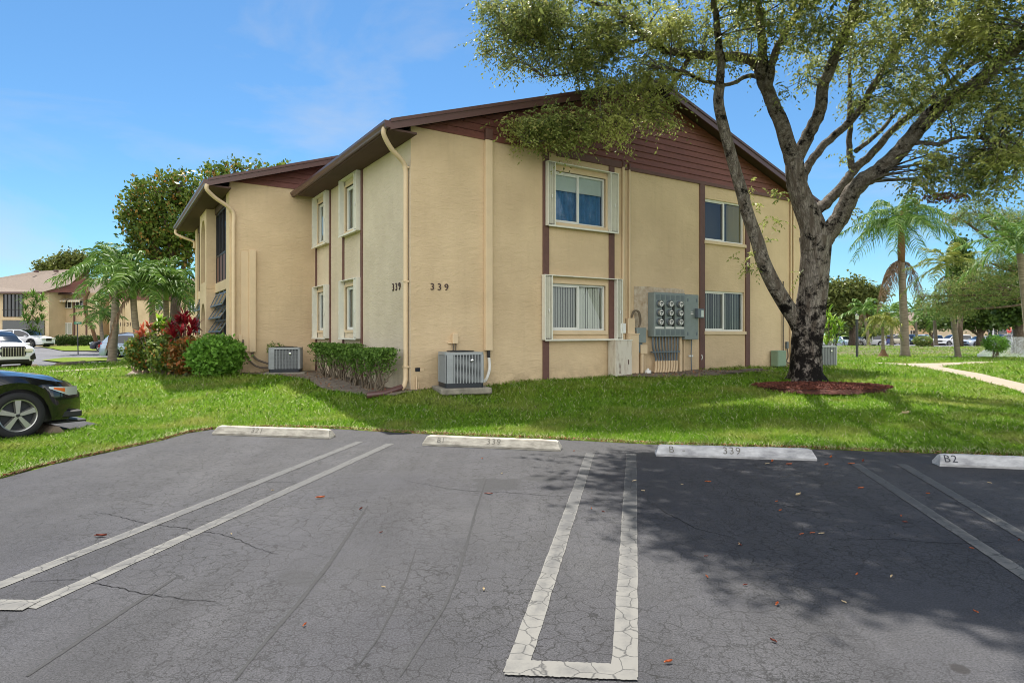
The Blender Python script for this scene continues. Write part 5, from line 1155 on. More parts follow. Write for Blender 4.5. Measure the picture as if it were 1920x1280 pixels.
bush(406, 668, 17.35, .72, .52, 'rounded bright green bush at the corner of the recessed wall', n=5200, size=.125)
# croton hedge in three plants
M['croton'] = leafmat('croton_leaf', (.04, .10, .015), (.22, .28, .05), (.42, .12, .03), trans=.25)
M['croton2'] = leafmat('croton_red_leaf', (.05, .09, .015), (.30, .12, .03), (.50, .11, .03), trans=.25)
bush(272, 658, 19.6, .52, .50, 'yellow and green croton shrub at the left end of the planting bed', 'croton', 3600, .12, z0=.3)
bush(318, 662, 18.9, .60, .50, 'mixed green and orange croton shrub in the middle of the planting bed', 'croton', 3800, .13, z0=.34)
bush(352, 668, 18.2, .52, .48, 'dark croton shrub with orange red leaves beside the green bush', 'croton2', 3200, .13, z0=.36)
def strappy(name, px, py, Y, heads, m, L_, label, z0=.35, wd=.07, cat='plant', per=26):
    x = (px-CX)/F*Y; t = thing(name, (x, Y, z0), label, cat); b = MB(); rr_ = random.Random(int(px)); V = []; C = []
    for hx, hy, dy in heads:
        c = Vector(At(hx, hy, Y+dy)); b.tube([(x+rr_.uniform(-.1, .1), Y, z0-.03), (c.x*.5+x*.5, Y, (c.z+z0)/2), tuple(c)], [.02, .016, .012], 6, False)
        for k in range(per):
            q = rr_.uniform(0, 6.28); e = rr_.uniform(-.15, 1.35); d = Vector((math.cos(q)*math.cos(e), math.sin(q)*math.cos(e), math.sin(e))); l_ = L_*rr_.uniform(.7, 1.1); s = d.cross(Vector((0, 0, 1))).normalized()*wd*rr_.uniform(.7, 1.1)
            p0 = c+Vector((0, 0, rr_.uniform(-.12, .05))); p1 = p0+d*l_*.5; p2 = p0+d*l_+Vector((0, 0, -.22*l_))
            V += [p0-s*.15, p0+s*.15, p1+s*.5, p1-s*.5, p1-s*.5, p1+s*.5, p2+s*.04, p2-s*.04]; C += [rr_.random()]*2
    b.build('stem', M['cordage'], t, world=True); npmesh('leaves', np.array([tuple(v) for v in V]), np.arange(len(V)), 4, m, t, C); return t
M['ti'] = leafmat('red_ti_leaf', (.16, .010, .018), (.50, .035, .05), trans=.3, rough=.3)
M['ti2'] = leafmat('pink_orange_leaf', (.40, .06, .03), (.55, .16, .08), trans=.3, rough=.3)
M['lime'] = leafmat('lime_leaf', (.10, .22, .02), (.34, .50, .05), trans=.35, rough=.3)
strappy('ti_plant', 344, 690, 18.6, [(322, 612, 0), (335, 602, .1), (348, 606, 0), (360, 612, -.1), (340, 622, -.2), (325, 628, -.1), (366, 616, .1), (355, 625, -.2), (345, 596, .1)], M['ti'], .46, 'tall dark red ti plant with long strappy leaves in the planting bed', wd=.085)
strappy('ti_plant', 290, 690, 19.2, [(279, 610, 0), (268, 622, 0), (262, 628, .1), (309, 625, -.2)], M['ti2'], .34, 'ti plant with pink and orange leaves at the left of the red one', wd=.08, per=20)
strappy('croton_plant', 300, 690, 19.3, [(297, 602, 0), (304, 606, .1), (290, 618, 0), (306, 618, -.1), (314, 610, 0)], M['lime'], .40, 'lime green broad-leaved plant behind the orange leaves', wd=.12, per=18)
# scalloped edging of the bed
ed = curve([(*P(247, 688, .24), 0), (*P(258, 695, .24), 0), (*P(290, 697.5, .27), 0), (*P(330, 699, .32), 0), (*P(370, 701, .36), 0), (*P(415, 702, .38), 0)], 7)
for i, (a, b_) in enumerate(zip(ed[:-1:2], ed[1::2])):
    z = h1(a.x, a.y); q = MB(); L2_ = (ed[min(i*2+2, len(ed)-1)]-a).length*.47; an = math.atan2(ed[min(i*2+2, len(ed)-1)].y-a.y, ed[min(i*2+2, len(ed)-1)].x-a.x)
    q.prism([(-L2_, -.05), (-L2_, .07)]+[(-L2_*math.cos(math.pi*k/6), .07+.04*math.sin(math.pi*k/6)) for k in range(1, 6)]+[(L2_, .07), (L2_, -.05)], lambda p: (p[0], -.04, p[1]), lambda p: (p[0], .04, p[1]))
    o = q.build('edging_stone', M['brick_edge'], bevel=.01); m_ = (a+ed[min(i*2+2, len(ed)-1)])/2; o.location = (m_.x, m_.y, z+.02); o.rotation_euler = (0, 0, an); tag(o, 'scalloped brown edging stone along the front of the planting bed', 'edging', 'scalloped edging stones of the planting bed')
bd_ = drape('planting_bed', BED, M['soil'], .03, .4)
# ---------------------------------------------------------------- palms
def frond(base, az, el, L_, sag, ll, m, parent, n=34, w_=.035, hang=.5, name='frond', col=None, seed=0, rach=.02):
    rr_ = np.random.default_rng(seed); d0 = np.array([math.cos(az)*math.cos(el), math.sin(az)*math.cos(el), math.sin(el)]); t = np.linspace(0, 1, n+1)
    ctr = np.array(base)+d0*L_*t[:, None]+np.array([0, 0, -1])*(sag*L_*t[:, None]**2); tan = np.gradient(ctr, axis=0); tan = unit(tan); side = unit(np.cross(tan, np.tile([0, 0, 1.], (n+1, 1))))
    V = []; C = []
    for i in range(3, n+1):
        for s in (-1, 1):
            for rep in (0,):
                ln = ll*(.35+.65*math.sin(math.pi*min(1, .12+.86*t[i])))*rr_.uniform(.85, 1.1); p = ctr[i]
                dd = side[i]*s*rr_.uniform(.6, .95)+tan[i]*rr_.uniform(.35, .6)+np.array([0, 0, rr_.uniform(-.2, .35)]); dd /= np.linalg.norm(dd)
                q = p+dd*ln*.5+np.array([0, 0, -.12*ln*hang]); e = p+dd*ln*.88+np.array([0, 0, -.62*ln*hang]); wv = np.cross(dd, rr_.normal(size=3)); wv /= np.linalg.norm(wv); wv = wv*w_/2
                V += [p-wv*.6, p+wv*.6, q+wv, q-wv, q-wv, q+wv, e+wv*.15, e-wv*.15]; c = rr_.random(); C += [c, c]
    for i in range(0, n, 2):  # rachis
        j = min(n, i+2); a, b_ = ctr[i], ctr[j]; k = rach*(1-t[i]*.8); k2 = rach*(1-t[j]*.8); u = np.array([0, 0, 1.])
        V += [a-side[i]*k, a+side[i]*k, b_+side[j]*k2, b_-side[j]*k2, a-u*k, a+u*k, b_+u*k2, b_-u*k2]; C += [.95, .95]
    return npmesh(name, np.array(V), np.arange(len(V)), 4, m, parent, C)
M['palm'] = leafmat('palm_leaflet', (.045, .11, .015), (.15, .26, .045), (.28, .36, .12), trans=.25, rough=.5, spec=.2)
M['palm_y'] = leafmat('yellowish_palm_leaflet', (.10, .15, .02), (.28, .30, .06), (.34, .34, .10), trans=.35, rough=.5, spec=.2)
M['palm_d'] = leafmat('dead_frond', (.16, .10, .06), (.30, .20, .13), trans=.15, rough=.8)
def palm(name, px, Y, z0, top, label, r0=.17, r1=.12, nf=18, L_=2.2, ll=.5, lean=0, shaft=.9, m='palm', hang=.5, dead=0, sag=.45, seed=1, group=None, n=30, wd=.045, bx=None, boots=False, elmin=-.3, boot_r=0):
    x = (px-CX)/F*Y; x1, zt = At(top[0], top[1], Y)[0], At(top[0], top[1], Y)[2]
    t = thing(name, (x, Y, z0), label, 'palm tree', 0, group); rs = random.Random(seed); q = MB()
    pts = curve([(x, Y, z0-.05), (x+(x1-x)*.25+lean*.4, Y, z0+(zt-z0)*.33), (x+(x1-x)*.6+lean*.5, Y, z0+(zt-z0)*.66), (x1, Y, zt)], 6); k = len(pts)
    q.tube(pts, [r0*1.35 if i == 0 else (r0*1.1 if i == 1 else r0+(r1-r0)*i/k) for i in range(k)], 12); q.build('trunk', M['palmtrunk'], t, world=True, smooth='all')
    tv = Vector(pts[-1])
    if shaft:
        s_ = MB(); s_.tube([tv-Vector((0, 0, .03)), tv+Vector((0, 0, shaft*.25)), tv+Vector((0, 0, shaft*.7)), tv+Vector((0, 0, shaft))], [r1*1.02, r1*1.15, r1*.8, r1*.45], 12); s_.build('crownshaft', M['boot' if boots else 'shaft'], t, world=True, smooth='all')
    hb_ = tv+Vector((0, 0, shaft*.8))
    for i in range(nf):
        el = 1.35-(1.35-elmin)*(i/nf)**.8+rs.uniform(-.1, .1); az = i*2.399+rs.uniform(-.3, .3)
        frond(tuple(hb_), az, el, L_*rs.uniform(.82, 1.08), sag*(.75+.5*rs.random()), ll, M[m], t, n=n, w_=wd, hang=hang*rs.uniform(.8, 1.3), seed=seed*50+i, rach=.022)
    for i in range(dead):
        az = rs.choice((0, 3.14, 1.6, 4.7, .4, 3.6))+rs.uniform(-.4, .4)
        frond(tuple(tv+Vector((0, 0, .1))), az, rs.uniform(.0, .35), L_*rs.uniform(.34, .42), 2.1*rs.uniform(.8, 1.1), ll*.7, M['palm_d'], t, n=n, w_=wd, hang=1.2, name='dead_frond', seed=seed*77+i, rach=.025)
    return t
palm('queen_palm', 1697, 42, .05, (1690, 492), 'tall queen palm with drooping feathery crown and hanging dead fronds', .27, .20, 30, 4.1, .95, 0, 3.4, hang=1.15, dead=7, sag=.62, seed=3, n=44, wd=.05, boots=True, elmin=-.05)
palm('palm_tree', 1797, 37, .1, (1776, 520), 'slim leaning palm with yellowish green crown right of the queen palm', .16, .09, 15, 2.3, .62, -.1, 1.0, m='palm_y', hang=.7, seed=5, n=34, elmin=-.2, dead=1)
palm('palm_tree', 1932, 27, .15, (1912, 474), 'palm with arching fronds at the right edge of the picture', .16, .12, 16, 2.3, .62, 0, .7, hang=.7, seed=7, n=40, elmin=-.35, sag=.35)
palm('palm_tree', 1629, 62, .40, (1621, 590), 'small palm with an orange dead frond beside the lamp post', .18, .12, 12, 2.6, .8, 0, .8, hang=.9, seed=9, n=20, wd=.1, dead=2)
palm('palm_tree', 1656, 38.5, .12, (1655, 612), 'small shaggy yellow palm rising from a brown root mound', .10, .07, 13, 1.25, .42, 0, .6, m='palm_y', hang=1.1, seed=11, n=20, wd=.05, sag=.8)
palm('palm_tree', 1672, 64, .40, (1671, 600), 'small upright green palm behind the shaggy yellow palm', .17, .12, 12, 2.6, .8, 0, .8, seed=13, n=20, wd=.1)
palm('palm_tree', 1755, 66, .40, (1752, 600), 'dark green background palm near the brown dried shrub', .2, .14, 12, 2.8, .9, 0, .8, seed=15, n=20, wd=.1)
palm('palm_tree', 1720, 72, .1, (1716, 596), 'background palm directly right of the queen palm trunk', .15, .12, 11, 2.6, .9, 0, .8, seed=16, n=20, wd=.1)
x, y = (1656-CX)/F*38.5, 38.5; q = MB(); q.lathe([(.34, -.05), (.30, .08), (.16, .30), (.10, .5)], 16, Matrix.Translation((x, y, .1))); o = q.build('root_mound', M['boot'], smooth='all'); tag(o, 'brown fibrous root mound at the foot of the shaggy yellow palm', 'root mound')
# left palms in front of the far apartments
palm('christmas_palm', 210, 33, .05, (217, 532), 'stout grey-trunked palm in the middle of the left palm group', .22, .15, 24, 2.9, .75, .1, .9, hang=.8, sag=.62, elmin=.0, seed=21, n=34, wd=.06, group=None)
palm('christmas_palm', 268, 30, .05, (250, 560), 'palm with curved brown trunk and green crownshaft leaning left', .17, .13, 20, 2.6, .70, -.2, 1.1, hang=.7, sag=.62, elmin=.0, seed=23, n=34, wd=.06, dead=1)
palm('christmas_palm', 290, 31, .10, (285, 566), 'upright palm with pale green crownshaft behind the lime leaves', .15, .12, 20, 2.6, .70, 0, 1.2, hang=.7, sag=.62, elmin=.0, seed=25, n=34, wd=.06)
palm('christmas_palm', 314, 32, .15, (311, 562), 'rightmost palm of the left group beside the porch eave', .15, .12, 20, 2.6, .70, 0, 1.1, hang=.7, sag=.62, elmin=.0, seed=27, n=34, wd=.06)
palm('christmas_palm', 196, 45, .05, (189, 600), 'short palm with thin leaning trunk at the left of the palm group', .13, .10, 12, 2.0, .6, -.1, .7, hang=.7, seed=29, n=22, wd=.08)
palm('christmas_palm', 222, 47, .1, (210, 508), 'tall pale feathery palm rising behind the left palm group', .16, .12, 14, 2.8, .8, 0, .9, hang=.5, seed=31, n=24, wd=.08, elmin=.1)
q = MB(); x0, Y0 = (180-CX)/F*46, 46
q.tube(curve([A(180, 640, 46), A(172, 612, 46), A(162, 590, 46), A(160, 562, 46), A(166, 545, 46)], 5), [.10, .1, .1, .12]+[.12]*17, 8) if False else q.tube(curve([A(180, 640, 46), A(172, 612, 46), A(162, 590, 46), A(160, 562, 46), A(166, 545, 46)], 5), .13, 8)
o = q.build('dead_palm_frond', M['boot'], smooth='all'); tag(o, 'long brown dead palm frond hanging at the left of the palm group', 'dead frond')
# yucca in front of the far porch
strappy('yucca', 60, 638, 57, [(50, 560, 0), (62, 556, 0), (70, 566, 0), (80, 562, 0), (48, 580, 0), (78, 582, 0), (60, 590, 0), (52, 605, 0), (70, 606, 0), (64, 575, 0), (46, 598, 0), (78, 600, 0), (60, 620, 0), (70, 625, 0)], M['hedge'], 1.1, 'tall branching yucca in front of the far apartment porch', z0=.3, wd=.13, per=30)
strappy('dracaena', 1556, 690, 24, [(1552, 590, 0), (1560, 602, 0), (1548, 612, 0), (1566, 622, 0), (1556, 630, 0), (1575, 612, 0), (1550, 645, 0), (1568, 640, 0)], M['lime'], .62, 'light green spiky dracaena just right of the big trunk', z0=.3, wd=.06, per=24)
# ---------------------------------------------------------------- background trees
M['leaf_a'] = leafmat('almond_leaf', (.05, .10, .014), (.17, .22, .04), (.42, .18, .05), trans=.3, spec=.2)
M['leaf_o'] = leafmat('olive_leaf', (.06, .085, .02), (.20, .22, .06), trans=.3, spec=.2)
M['leaf_p'] = leafmat('pine_tuft', (.07, .12, .025), (.26, .34, .10), (.38, .24, .10), trans=.3, spec=.2)
M['leaf_d'] = leafmat('dark_leaf', (.025, .05, .012), (.10, .16, .035), trans=.25, spec=.2)
M['leaf_g'] = leafmat('fresh_leaf', (.05, .10, .015), (.20, .27, .06), trans=.3)
def tree(px, Y, z0, vols, label, m, n, size, tr_=.3, name='background_tree', aspect=1.6, cl=.5, shell=.25, group=None, fork=.35, per=16):
    x = (px-CX)/F*Y; t = thing(name, (x, Y, z0), label, 'tree', 0, group); rr_ = np.random.default_rng(int(px*3+Y)); b = MB(); allp = []; tot = sum(v[2]*v[3] for v in vols)
    zm = max(At(0, v[1], Y)[2] for v in vols); f0 = Vector((x, Y, z0+(zm-z0)*fork))
    b.tube([(x, Y, z0-.1), (x+U(-.1, .1), Y, z0+(f0.z-z0)*.5), tuple(f0)], [tr_*1.25, tr_, tr_*.85], 12)
    for v in vols:
        c = Vector(At(v[0], v[1], Y+(v[4] if len(v) > 4 else 0))); rx = v[2]/F*Y; rz_ = v[3]/F*Y
        b.tube(curve([tuple(f0-Vector((0, 0, .2))), tuple(f0.lerp(c, .5)+Vector((U(-.3, .3), U(-.3, .3), U(-.2, .3)))), tuple(c+Vector((0, 0, rz_*.3)))], 4), [tr_*.6]+[tr_*.42]*7+[tr_*.12], 7, False)
        for k in range(5):
            e = c+Vector((U(-.8, .8)*rx, U(-.8, .8)*rx*.6, U(-.5, .8)*rz_)); b.tube([tuple(c-Vector((0, 0, rz_*.2))), tuple(c.lerp(e, .5)+Vector((0, 0, .1))), tuple(e)], [tr_*.22, tr_*.13, .02], 5, False)
        k = max(6, int(n*v[2]*v[3]/tot/per)); cs = ellipsoid_pts(rr_, tuple(c), (rx, rx*.8, rz_), k, shell=shell); allp.append(clumps(rr_, cs, per, cl))
    b.build('trunk', M['bark_b'], t, world=True, smooth='all'); p = np.concatenate(allp); leafcloud('crown', p, size, M[m], t, seed=int(px), aspect=aspect, droop=.1); return t
tree(330, 36, .2, [(300, 372, 55, 42), (340, 350, 40, 30), (268, 400, 40, 40), (330, 420, 60, 50), (290, 450, 50, 40), (362, 420, 40, 60), (262, 455, 24, 26), (320, 470, 50, 40), (245, 405, 20, 14)], 'large sea almond tree with green and rusty leaves behind the porch block', 'leaf_a', 10500, .24, .3, cl=.5, shell=.3)
tree(460, 34, .3, [(400, 322, 28, 14), (440, 316, 30, 14), (480, 322, 40, 16), (540, 318, 22, 8), (430, 335, 50, 20), (520, 335, 50, 12)], 'rusty leaved tree top showing above the brown porch roof', 'leaf_a', 1500, .22, .16, cl=.35, fork=.8)
tree(120, 90, .3, [(135, 488, 22, 12), (108, 494, 14, 8), (150, 492, 12, 12), (82, 500, 14, 8), (125, 500, 30, 10)], 'distant broad tree behind the ridge of the far roof', 'leaf_o', 5000, .42, .3, cl=.9)
tree(1600, 78, .1, [(1560, 560, 28, 28), (1590, 545, 34, 18), (1630, 552, 26, 14), (1575, 590, 30, 26), (1618, 575, 24, 20), (1548, 590, 16, 20)], 'broad flat-topped olive green tree behind the lamp post', 'leaf_o', 12000, .42, .5, cl=.9)
tree(1800, 60, .1, [(1800, 470, 14, 22), (1805, 500, 20, 24), (1808, 535, 22, 30)], 'dark conifer rising behind the yellowish palm', 'leaf_d', 3500, .35, .25, cl=.6)
tree(1838, 62, .1, [(1840, 590, 28, 24), (1820, 575, 20, 20), (1870, 580, 26, 24), (1858, 600, 20, 14), (1800, 596, 20, 16)], 'dark low-branching tree with gnarled trunks in the far car park', 'leaf_d', 9000, .36, .32, cl=.7)
tree(1912, 46, .2, [(1905, 560, 36, 40), (1870, 545, 30, 22), (1930, 520, 30, 40), (1895, 590, 20, 14)], 'large dark tree with grey trunk at the right edge', 'leaf_d', 9000, .28, .45, cl=.6)
tree(1985, 34, .15, [(1866, 418, 40, 26), (1832, 400, 36, 22), (1796, 410, 24, 16), (1880, 455, 30, 22), (1905, 420, 30, 34), (1855, 500, 34, 24), (1820, 530, 40, 24), (1880, 540, 40, 24), (1780, 548, 30, 22), (1760, 575, 22, 20), (1900, 500, 24, 20), (1835, 560, 40, 18), (1795, 585, 28, 14), (1730, 560, 14, 14)], 'tufted pine with brown-tinged needles behind the right palms', 'leaf_p', 24000, .16, .15, name='pine_tree', aspect=5, cl=.30, shell=.3, fork=.45, per=26)
tree(1745, 74, .0, [(1750, 590, 22, 14), (1770, 605, 18, 10), (1735, 606, 18, 10)], 'light green leafy tree behind the row of parked cars', 'leaf_g', 3500, .35, .25, cl=.6)
tree(1700, 130, -.2, [(1650, 606, 30, 14), (1700, 604, 40, 16), (1740, 608, 40, 14), (1580, 610, 40, 16), (1610, 604, 30, 14)], 'far dark green trees closing the view beyond the car park', 'leaf_d', 9000, .7, .4, cl=1.3)
tree(1790, 140, -.2, [(1790, 604, 50, 16), (1850, 606, 50, 14)], 'farthest green treetops behind the right building', 'leaf_g', 5000, .7, .4, cl=1.3)
bush(1867, 644, 36, .62, .42, 'round bare-stemmed green bush on the grass bank in front of the spray', 'bush', 2600, .10, z0=.1)
bush(1730, 639, 56, .75, .38, 'dried brownish shrub on top of the bank', 'leaf_p', 1600, .16, z0=.4)
bush(1620, 622, 88, 3.2, .5, 'flowering pale green shrubs behind the white parked SUV', 'leaf_g', 3000, .4, z0=-.1)
# clipped hedge under the far windows: single shrubs
for k in range(9):
    bush(112+k*11.5, 638, 61, .42, .42, 'dark clipped shrub of the hedge under the far windows, '+ORD[k]+' from its left end', 'leaf_d', 900, .16, 'shrub', z0=.3, group='clipped hedge under the far apartment windows')
# ---------------------------------------------------------------- cars
def interp(keys, x):
    if x <= keys[0][0]: return keys[0][1]
    for (x0, y0), (x1, y1) in zip(keys[:-1], keys[1:]):
        if x <= x1:
            t = (x-x0)/(x1-x0); t2 = t*t*(3-2*t)*.5+t*.5; return y0+(y1-y0)*t2
    return keys[-1][1]
def wheel(t, x, y, r, side, spokes=5, detail=1, w_=.21, dark=False):
    Q = Matrix.Translation((x, y, r)) @ Matrix.Rotation(math.radians(90*side), 4, 'X')   # +z of the lathe points outwards
    q = MB(); q.lathe([(r*.66, -w_*.5), (r*.93, -w_*.5), (r*.985, -w_*.42), (r, -w_*.25), (r, w_*.25), (r*.985, w_*.42), (r*.95, w_*.5), (r*.80, w_*.53), (r*.70, w_*.5), (r*.68, w_*.40)], 40 if detail else 20, Q); wh = q.build('wheel', M['rubber'], t, smooth='all')
    rr_ = r*.70; q = MB(); q.lathe([(rr_, w_*.46), (rr_*.985, w_*.50), (rr_*.93, w_*.47), (rr_*.90, w_*.36), (rr_*.88, -.02), (rr_*.86, -w_*.4)], 40 if detail else 18, Q)
    for k in range(spokes):
        a0 = 2*math.pi*k/spokes+math.pi/2
        S_ = Q @ Matrix.Rotation(a0, 4, 'Z'); h0, h1_ = w_*.30, w_*.44
        def sp(pl, z0, z1): q.add([S_ @ Vector((p[0], p[1], z0)) for p in pl]+[S_ @ Vector((p[0], p[1]*.72, z1)) for p in pl], [tuple(range(len(pl), 2*len(pl)))]+[(i, (i+1) % len(pl), len(pl)+(i+1) % len(pl), len(pl)+i) for i in range(len(pl))])
        sp([(rr_*.12, -rr_*.12), (rr_*.91, -rr_*.22), (rr_*.95, 0), (rr_*.91, rr_*.22), (rr_*.12, rr_*.12)], h0*.6, h1_)
    q.lathe([(rr_*.26, w_*.2), (rr_*.25, w_*.36), (rr_*.14, w_*.40), (.0, w_*.40)], 20, Q); q.build('rim', M['rim'], wh, smooth=30)
    q = MB(); q.lathe([(.0, w_*.05), (rr_*.88, w_*.02)], 20, Q); q.build('brake_disc', M['acdark'], wh)
    if detail:
        q = MB(); q.lathe([(rr_*.10, w_*.40), (rr_*.10, w_*.43), (.0, w_*.435)], 16, Q)
        for k in range(5):
            a0 = 2*math.pi*(k+.5)/5+math.pi/2; q.lathe([(.016, w_*.34), (.016, w_*.43), (.0, w_*.44)], 10, Q @ Matrix.Translation((rr_*.19*math.cos(a0), rr_*.19*math.sin(a0), 0)))
        q.build('hub_cap', M['black'], wh, smooth=30)
    return wh
def car(label, x, y, z, rz, paint, L_=4.6, W=1.82, H=1.65, kind='suv', detail=0, cat='car', name='parked_car', group=None, rwheel=None, far=False, headc='lamp', clad=False, spokes=5):
    t = thing(name, (x, y, z), label, cat, rz, group)
    R_ = rwheel or (.36 if kind == 'suv' else .33); hx = L_/2; hw = W/2
    xf, xr = hx-.90*(L_/4.6), -hx+.92*(L_/4.6)
    if kind == 'suv': top = [(-hx, .62), (-hx+.05, 1.0), (-hx+.22, H-.32), (-hx+.60, H-.06), (-hx+1.5, H), (.25, H-.02), (.70, H-.17), (1.32, 1.08), (hx-.45, .98), (hx-.12, .86), (hx, .58)]; ws = (.30, 1.28); rw = (-hx+.06, -hx+.55); cab = (-hx+.5, 1.2); belt = [(-hx, .95), (hx-.8, .97), (hx, .8)]
    elif kind == 'hatch': top = [(-hx, .55), (-hx+.05, .95), (-hx+.25, H-.35), (-hx+.5, H-.08), (-hx+1.3, H), (.2, H-.03), (.55, H-.14), (1.25, .98), (hx-.3, .84), (hx-.08, .72), (hx, .5)]; ws = (.25, 1.2); rw = (-hx+.06, -hx+.45); cab = (-hx+.45, 1.1); belt = [(-hx, .98), (hx-.8, .88), (hx, .7)]
    elif kind == 'van': top = [(-hx, .6), (-hx+.04, 1.1), (-hx+.16, H-.2), (-hx+.45, H-.02), (0, H), (.7, H-.08), (1.0, H-.25), (1.75, 1.08), (hx-.25, .92), (hx, .58)]; ws = (.75, 1.7); rw = (-hx+.05, -hx+.3); cab = (-hx+.3, 1.6); belt = [(-hx, 1.0), (hx-.8, .95), (hx, .8)]
    elif kind == 'coupe': top = [(-hx, .6), (-hx+.08, 1.0), (-hx+.7, 1.08), (-hx+1.7, H-.04), (-.2, H), (.1, H-.05), (.78, 1.03), (1.1, 1.01), (hx-.95, .965), (hx-.45, .885), (hx-.18, .79), (hx-.05, .70), (hx, .60)]; ws = (.0, .75); rw = (-hx+.75, -hx+1.6); cab = (-hx+1.5, .5); belt = [(-hx, .98), (.7, .95), (hx-.9, .90), (hx-.3, .78), (hx, .6)]
    else: top = [(-hx, .55), (-hx+.06, .98), (-hx+.65, 1.05), (-hx+1.25, H-.1), (-.3, H), (.15, H-.04), (1.05, 1.0), (hx-.4, .86), (hx-.1, .74), (hx, .52)]; ws = (.2, 1.0); rw = (-hx+.62, -hx+1.2); cab = (-hx+1.15, .95); belt = [(-hx, .95), (hx-.8, .90), (hx, .7)]
    n = 96 if detail else 40; xs_ = [-hx+L_*i/n for i in range(n+1)]; ring = 13 if detail else 11
    rows = []
    for x_ in xs_:
        zt = interp(top, x_); zb = interp(belt, x_); zb = min(zb, zt-.04); e = abs(x_)/hx; taper = 1-.26*max(0, (e-.80)/.20)**2.0-(.06 if kind == 'coupe' else 0)*max(0, (e-.8)/.2)
        sill = .22 if kind != 'suv' else .27
        if e > .9: sill += .06*(e-.9)/.1
        bot = sill
        for xc in (xf, xr):
            d = x_-xc; ra_ = R_*1.13
            if abs(d) < ra_: bot = max(bot, R_+math.sqrt(ra_*ra_-d*d))
        zb = max(zb, bot+.05); w_ = hw*taper; ishood = zt-zb < .22
        wr = w_*(.80 if not ishood else .86); zm = bot+(zb-bot)*.5
        wb = max(0, (min(abs(x_-xf), abs(x_-xr))-.0)); fl = .02*math.exp(-(wb/.35)**2)
        rows.append([(w_*.955+fl, bot), (w_*.985+fl, min(zm, bot+.12)), (w_+fl*.6, zm), (w_*.995, zb-.07), (w_*.955, zb), (w_*.925-(w_*.925-wr)*.06, zb+.012),
                     (wr*1.0+.02, zt-max(.05, (zt-zb)*.16)), (wr*.94, zt-.022), (wr*.62, zt), (0, zt+.012)])
    k = len(rows[0])
    body = MB(); gl = MB(); frt = MB()
    def put(b, vs): b.add(vs, [(0, 1, 2, 3)])
    for s in (1, -1):
        for i in range(n):
            xm = (xs_[i]+xs_[i+1])/2
            for j in range(k-1):
                p = [(xs_[i], s*rows[i][j][0], rows[i][j][1]), (xs_[i+1], s*rows[i+1][j][0], rows[i+1][j][1]), (xs_[i+1], s*rows[i+1][j+1][0], rows[i+1][j+1][1]), (xs_[i], s*rows[i][j+1][0], rows[i][j+1][1])]
                if s < 0: p = p[::-1]
                isg = False
                if j == 5 and cab[0] < xm < cab[1]:
                    bp_ = (cab[0]+cab[1])/2+.05
                    isg = abs(xm-bp_) > .045 and rows[i][6][1]-rows[i][5][1] > .12 and not (abs(xm-(cab[0]+.55)) < .04 and kind in ('suv', 'van', 'hatch'))
                if j >= 7 and (ws[0] < xm < ws[1] or rw[0] < xm < rw[1]): isg = True
                if j >= 7 and kind in ('suv', 'hatch', 'van') and xm < -hx+.06: isg = False
                if isg: gl.add(p, [(0, 1, 2, 3)])
                else: body.add(p, [(0, 1, 2, 3)])
    for i in (0, n):   # end caps
        vs = [(xs_[i], q_[0], q_[1]) for q_ in rows[i]]+[(xs_[i], -q_[0], q_[1]) for q_ in rows[i][::-1]]
        body.add(vs, [tuple(range(len(vs)))])
    bo = body.build('body', paint, t)
    import bmesh
    bm = bmesh.new(); bm.from_mesh(bo.data); bmesh.ops.remove_doubles(bm, verts=bm.verts, dist=.0005); bmesh.ops.recalc_face_normals(bm, faces=bm.faces); bm.to_mesh(bo.data); bm.free()
    for p in bo.data.polygons: p.use_smooth = True
    try: bo.data.set_sharp_from_angle(angle=math.radians(38))
    except Exception: pass
    g_ = gl.build('window', M['carglass'], t, smooth='all')
    bm = bmesh.new(); bm.from_mesh(g_.data); bmesh.ops.remove_doubles(bm, verts=bm.verts, dist=.0005); bm.to_mesh(g_.data); bm.free()
    u = MB(); u.box(-hx+.15, hx-.2, -hw+.16, hw-.16, .2, .55)
    for xc in (xf, xr): u.box(xc-R_*1.05, xc+R_*1.05, -hw+.14, hw-.14, .3, R_*2.1)
    u.build('underbody', M['black'], t)
    for xc in (xf, xr):
        for s in (1, -1): wheel(t, xc, s*(hw-.115), R_, -s, detail=detail, spokes=spokes)
    # lamps follow the body surface, 4 mm proud
    def skin(x0, x1, j0, j1, s, name, m, off=.006, par=t):
        b = MB(); ii = [i for i in range(n+1) if x0 <= xs_[i] <= x1]
        for i in ii[:-1]:
            for j in range(j0, j1):
                p = [(xs_[a]+off*.5*(1 if x0 > 0 else -1), s*(rows[a][c][0]+off), rows[a][c][1]+off*.3) for a, c in ((i, j), (i+1, j), (i+1, j+1), (i, j+1))]
                b.add(p, [(0, 1, 2, 3)])
        if b.f: b.build(name, M[m], par, smooth='all')
    fz = .60 if kind != 'suv' else .72
    if kind != 'coupe':
        for s in (1, -1):
            skin(hx-.38, hx-.02, 3, 5, s, 'headlight', headc); skin(-hx+.0, -hx+.26, 3, 5, s, 'tail_light', 'red')
            q = MB(); q.bbox(hx-.10, hx+.012, min(s*hw*.34, s*hw*.78), max(s*hw*.34, s*hw*.78), fz, fz+.13, .01); q.build('headlight', M[headc], t)
            q = MB(); q.bbox(-hx-.012, -hx+.12, min(s*hw*.55, s*hw*.80), max(s*hw*.55, s*hw*.80), fz+.08, fz+.28, .01); q.build('tail_light', M['red'], t)
        q = MB(); q.bbox(hx-.05, hx+.014, -hw*.32, hw*.32, fz-.14, fz+.12, .01); q.build('grille', M['black'], t)
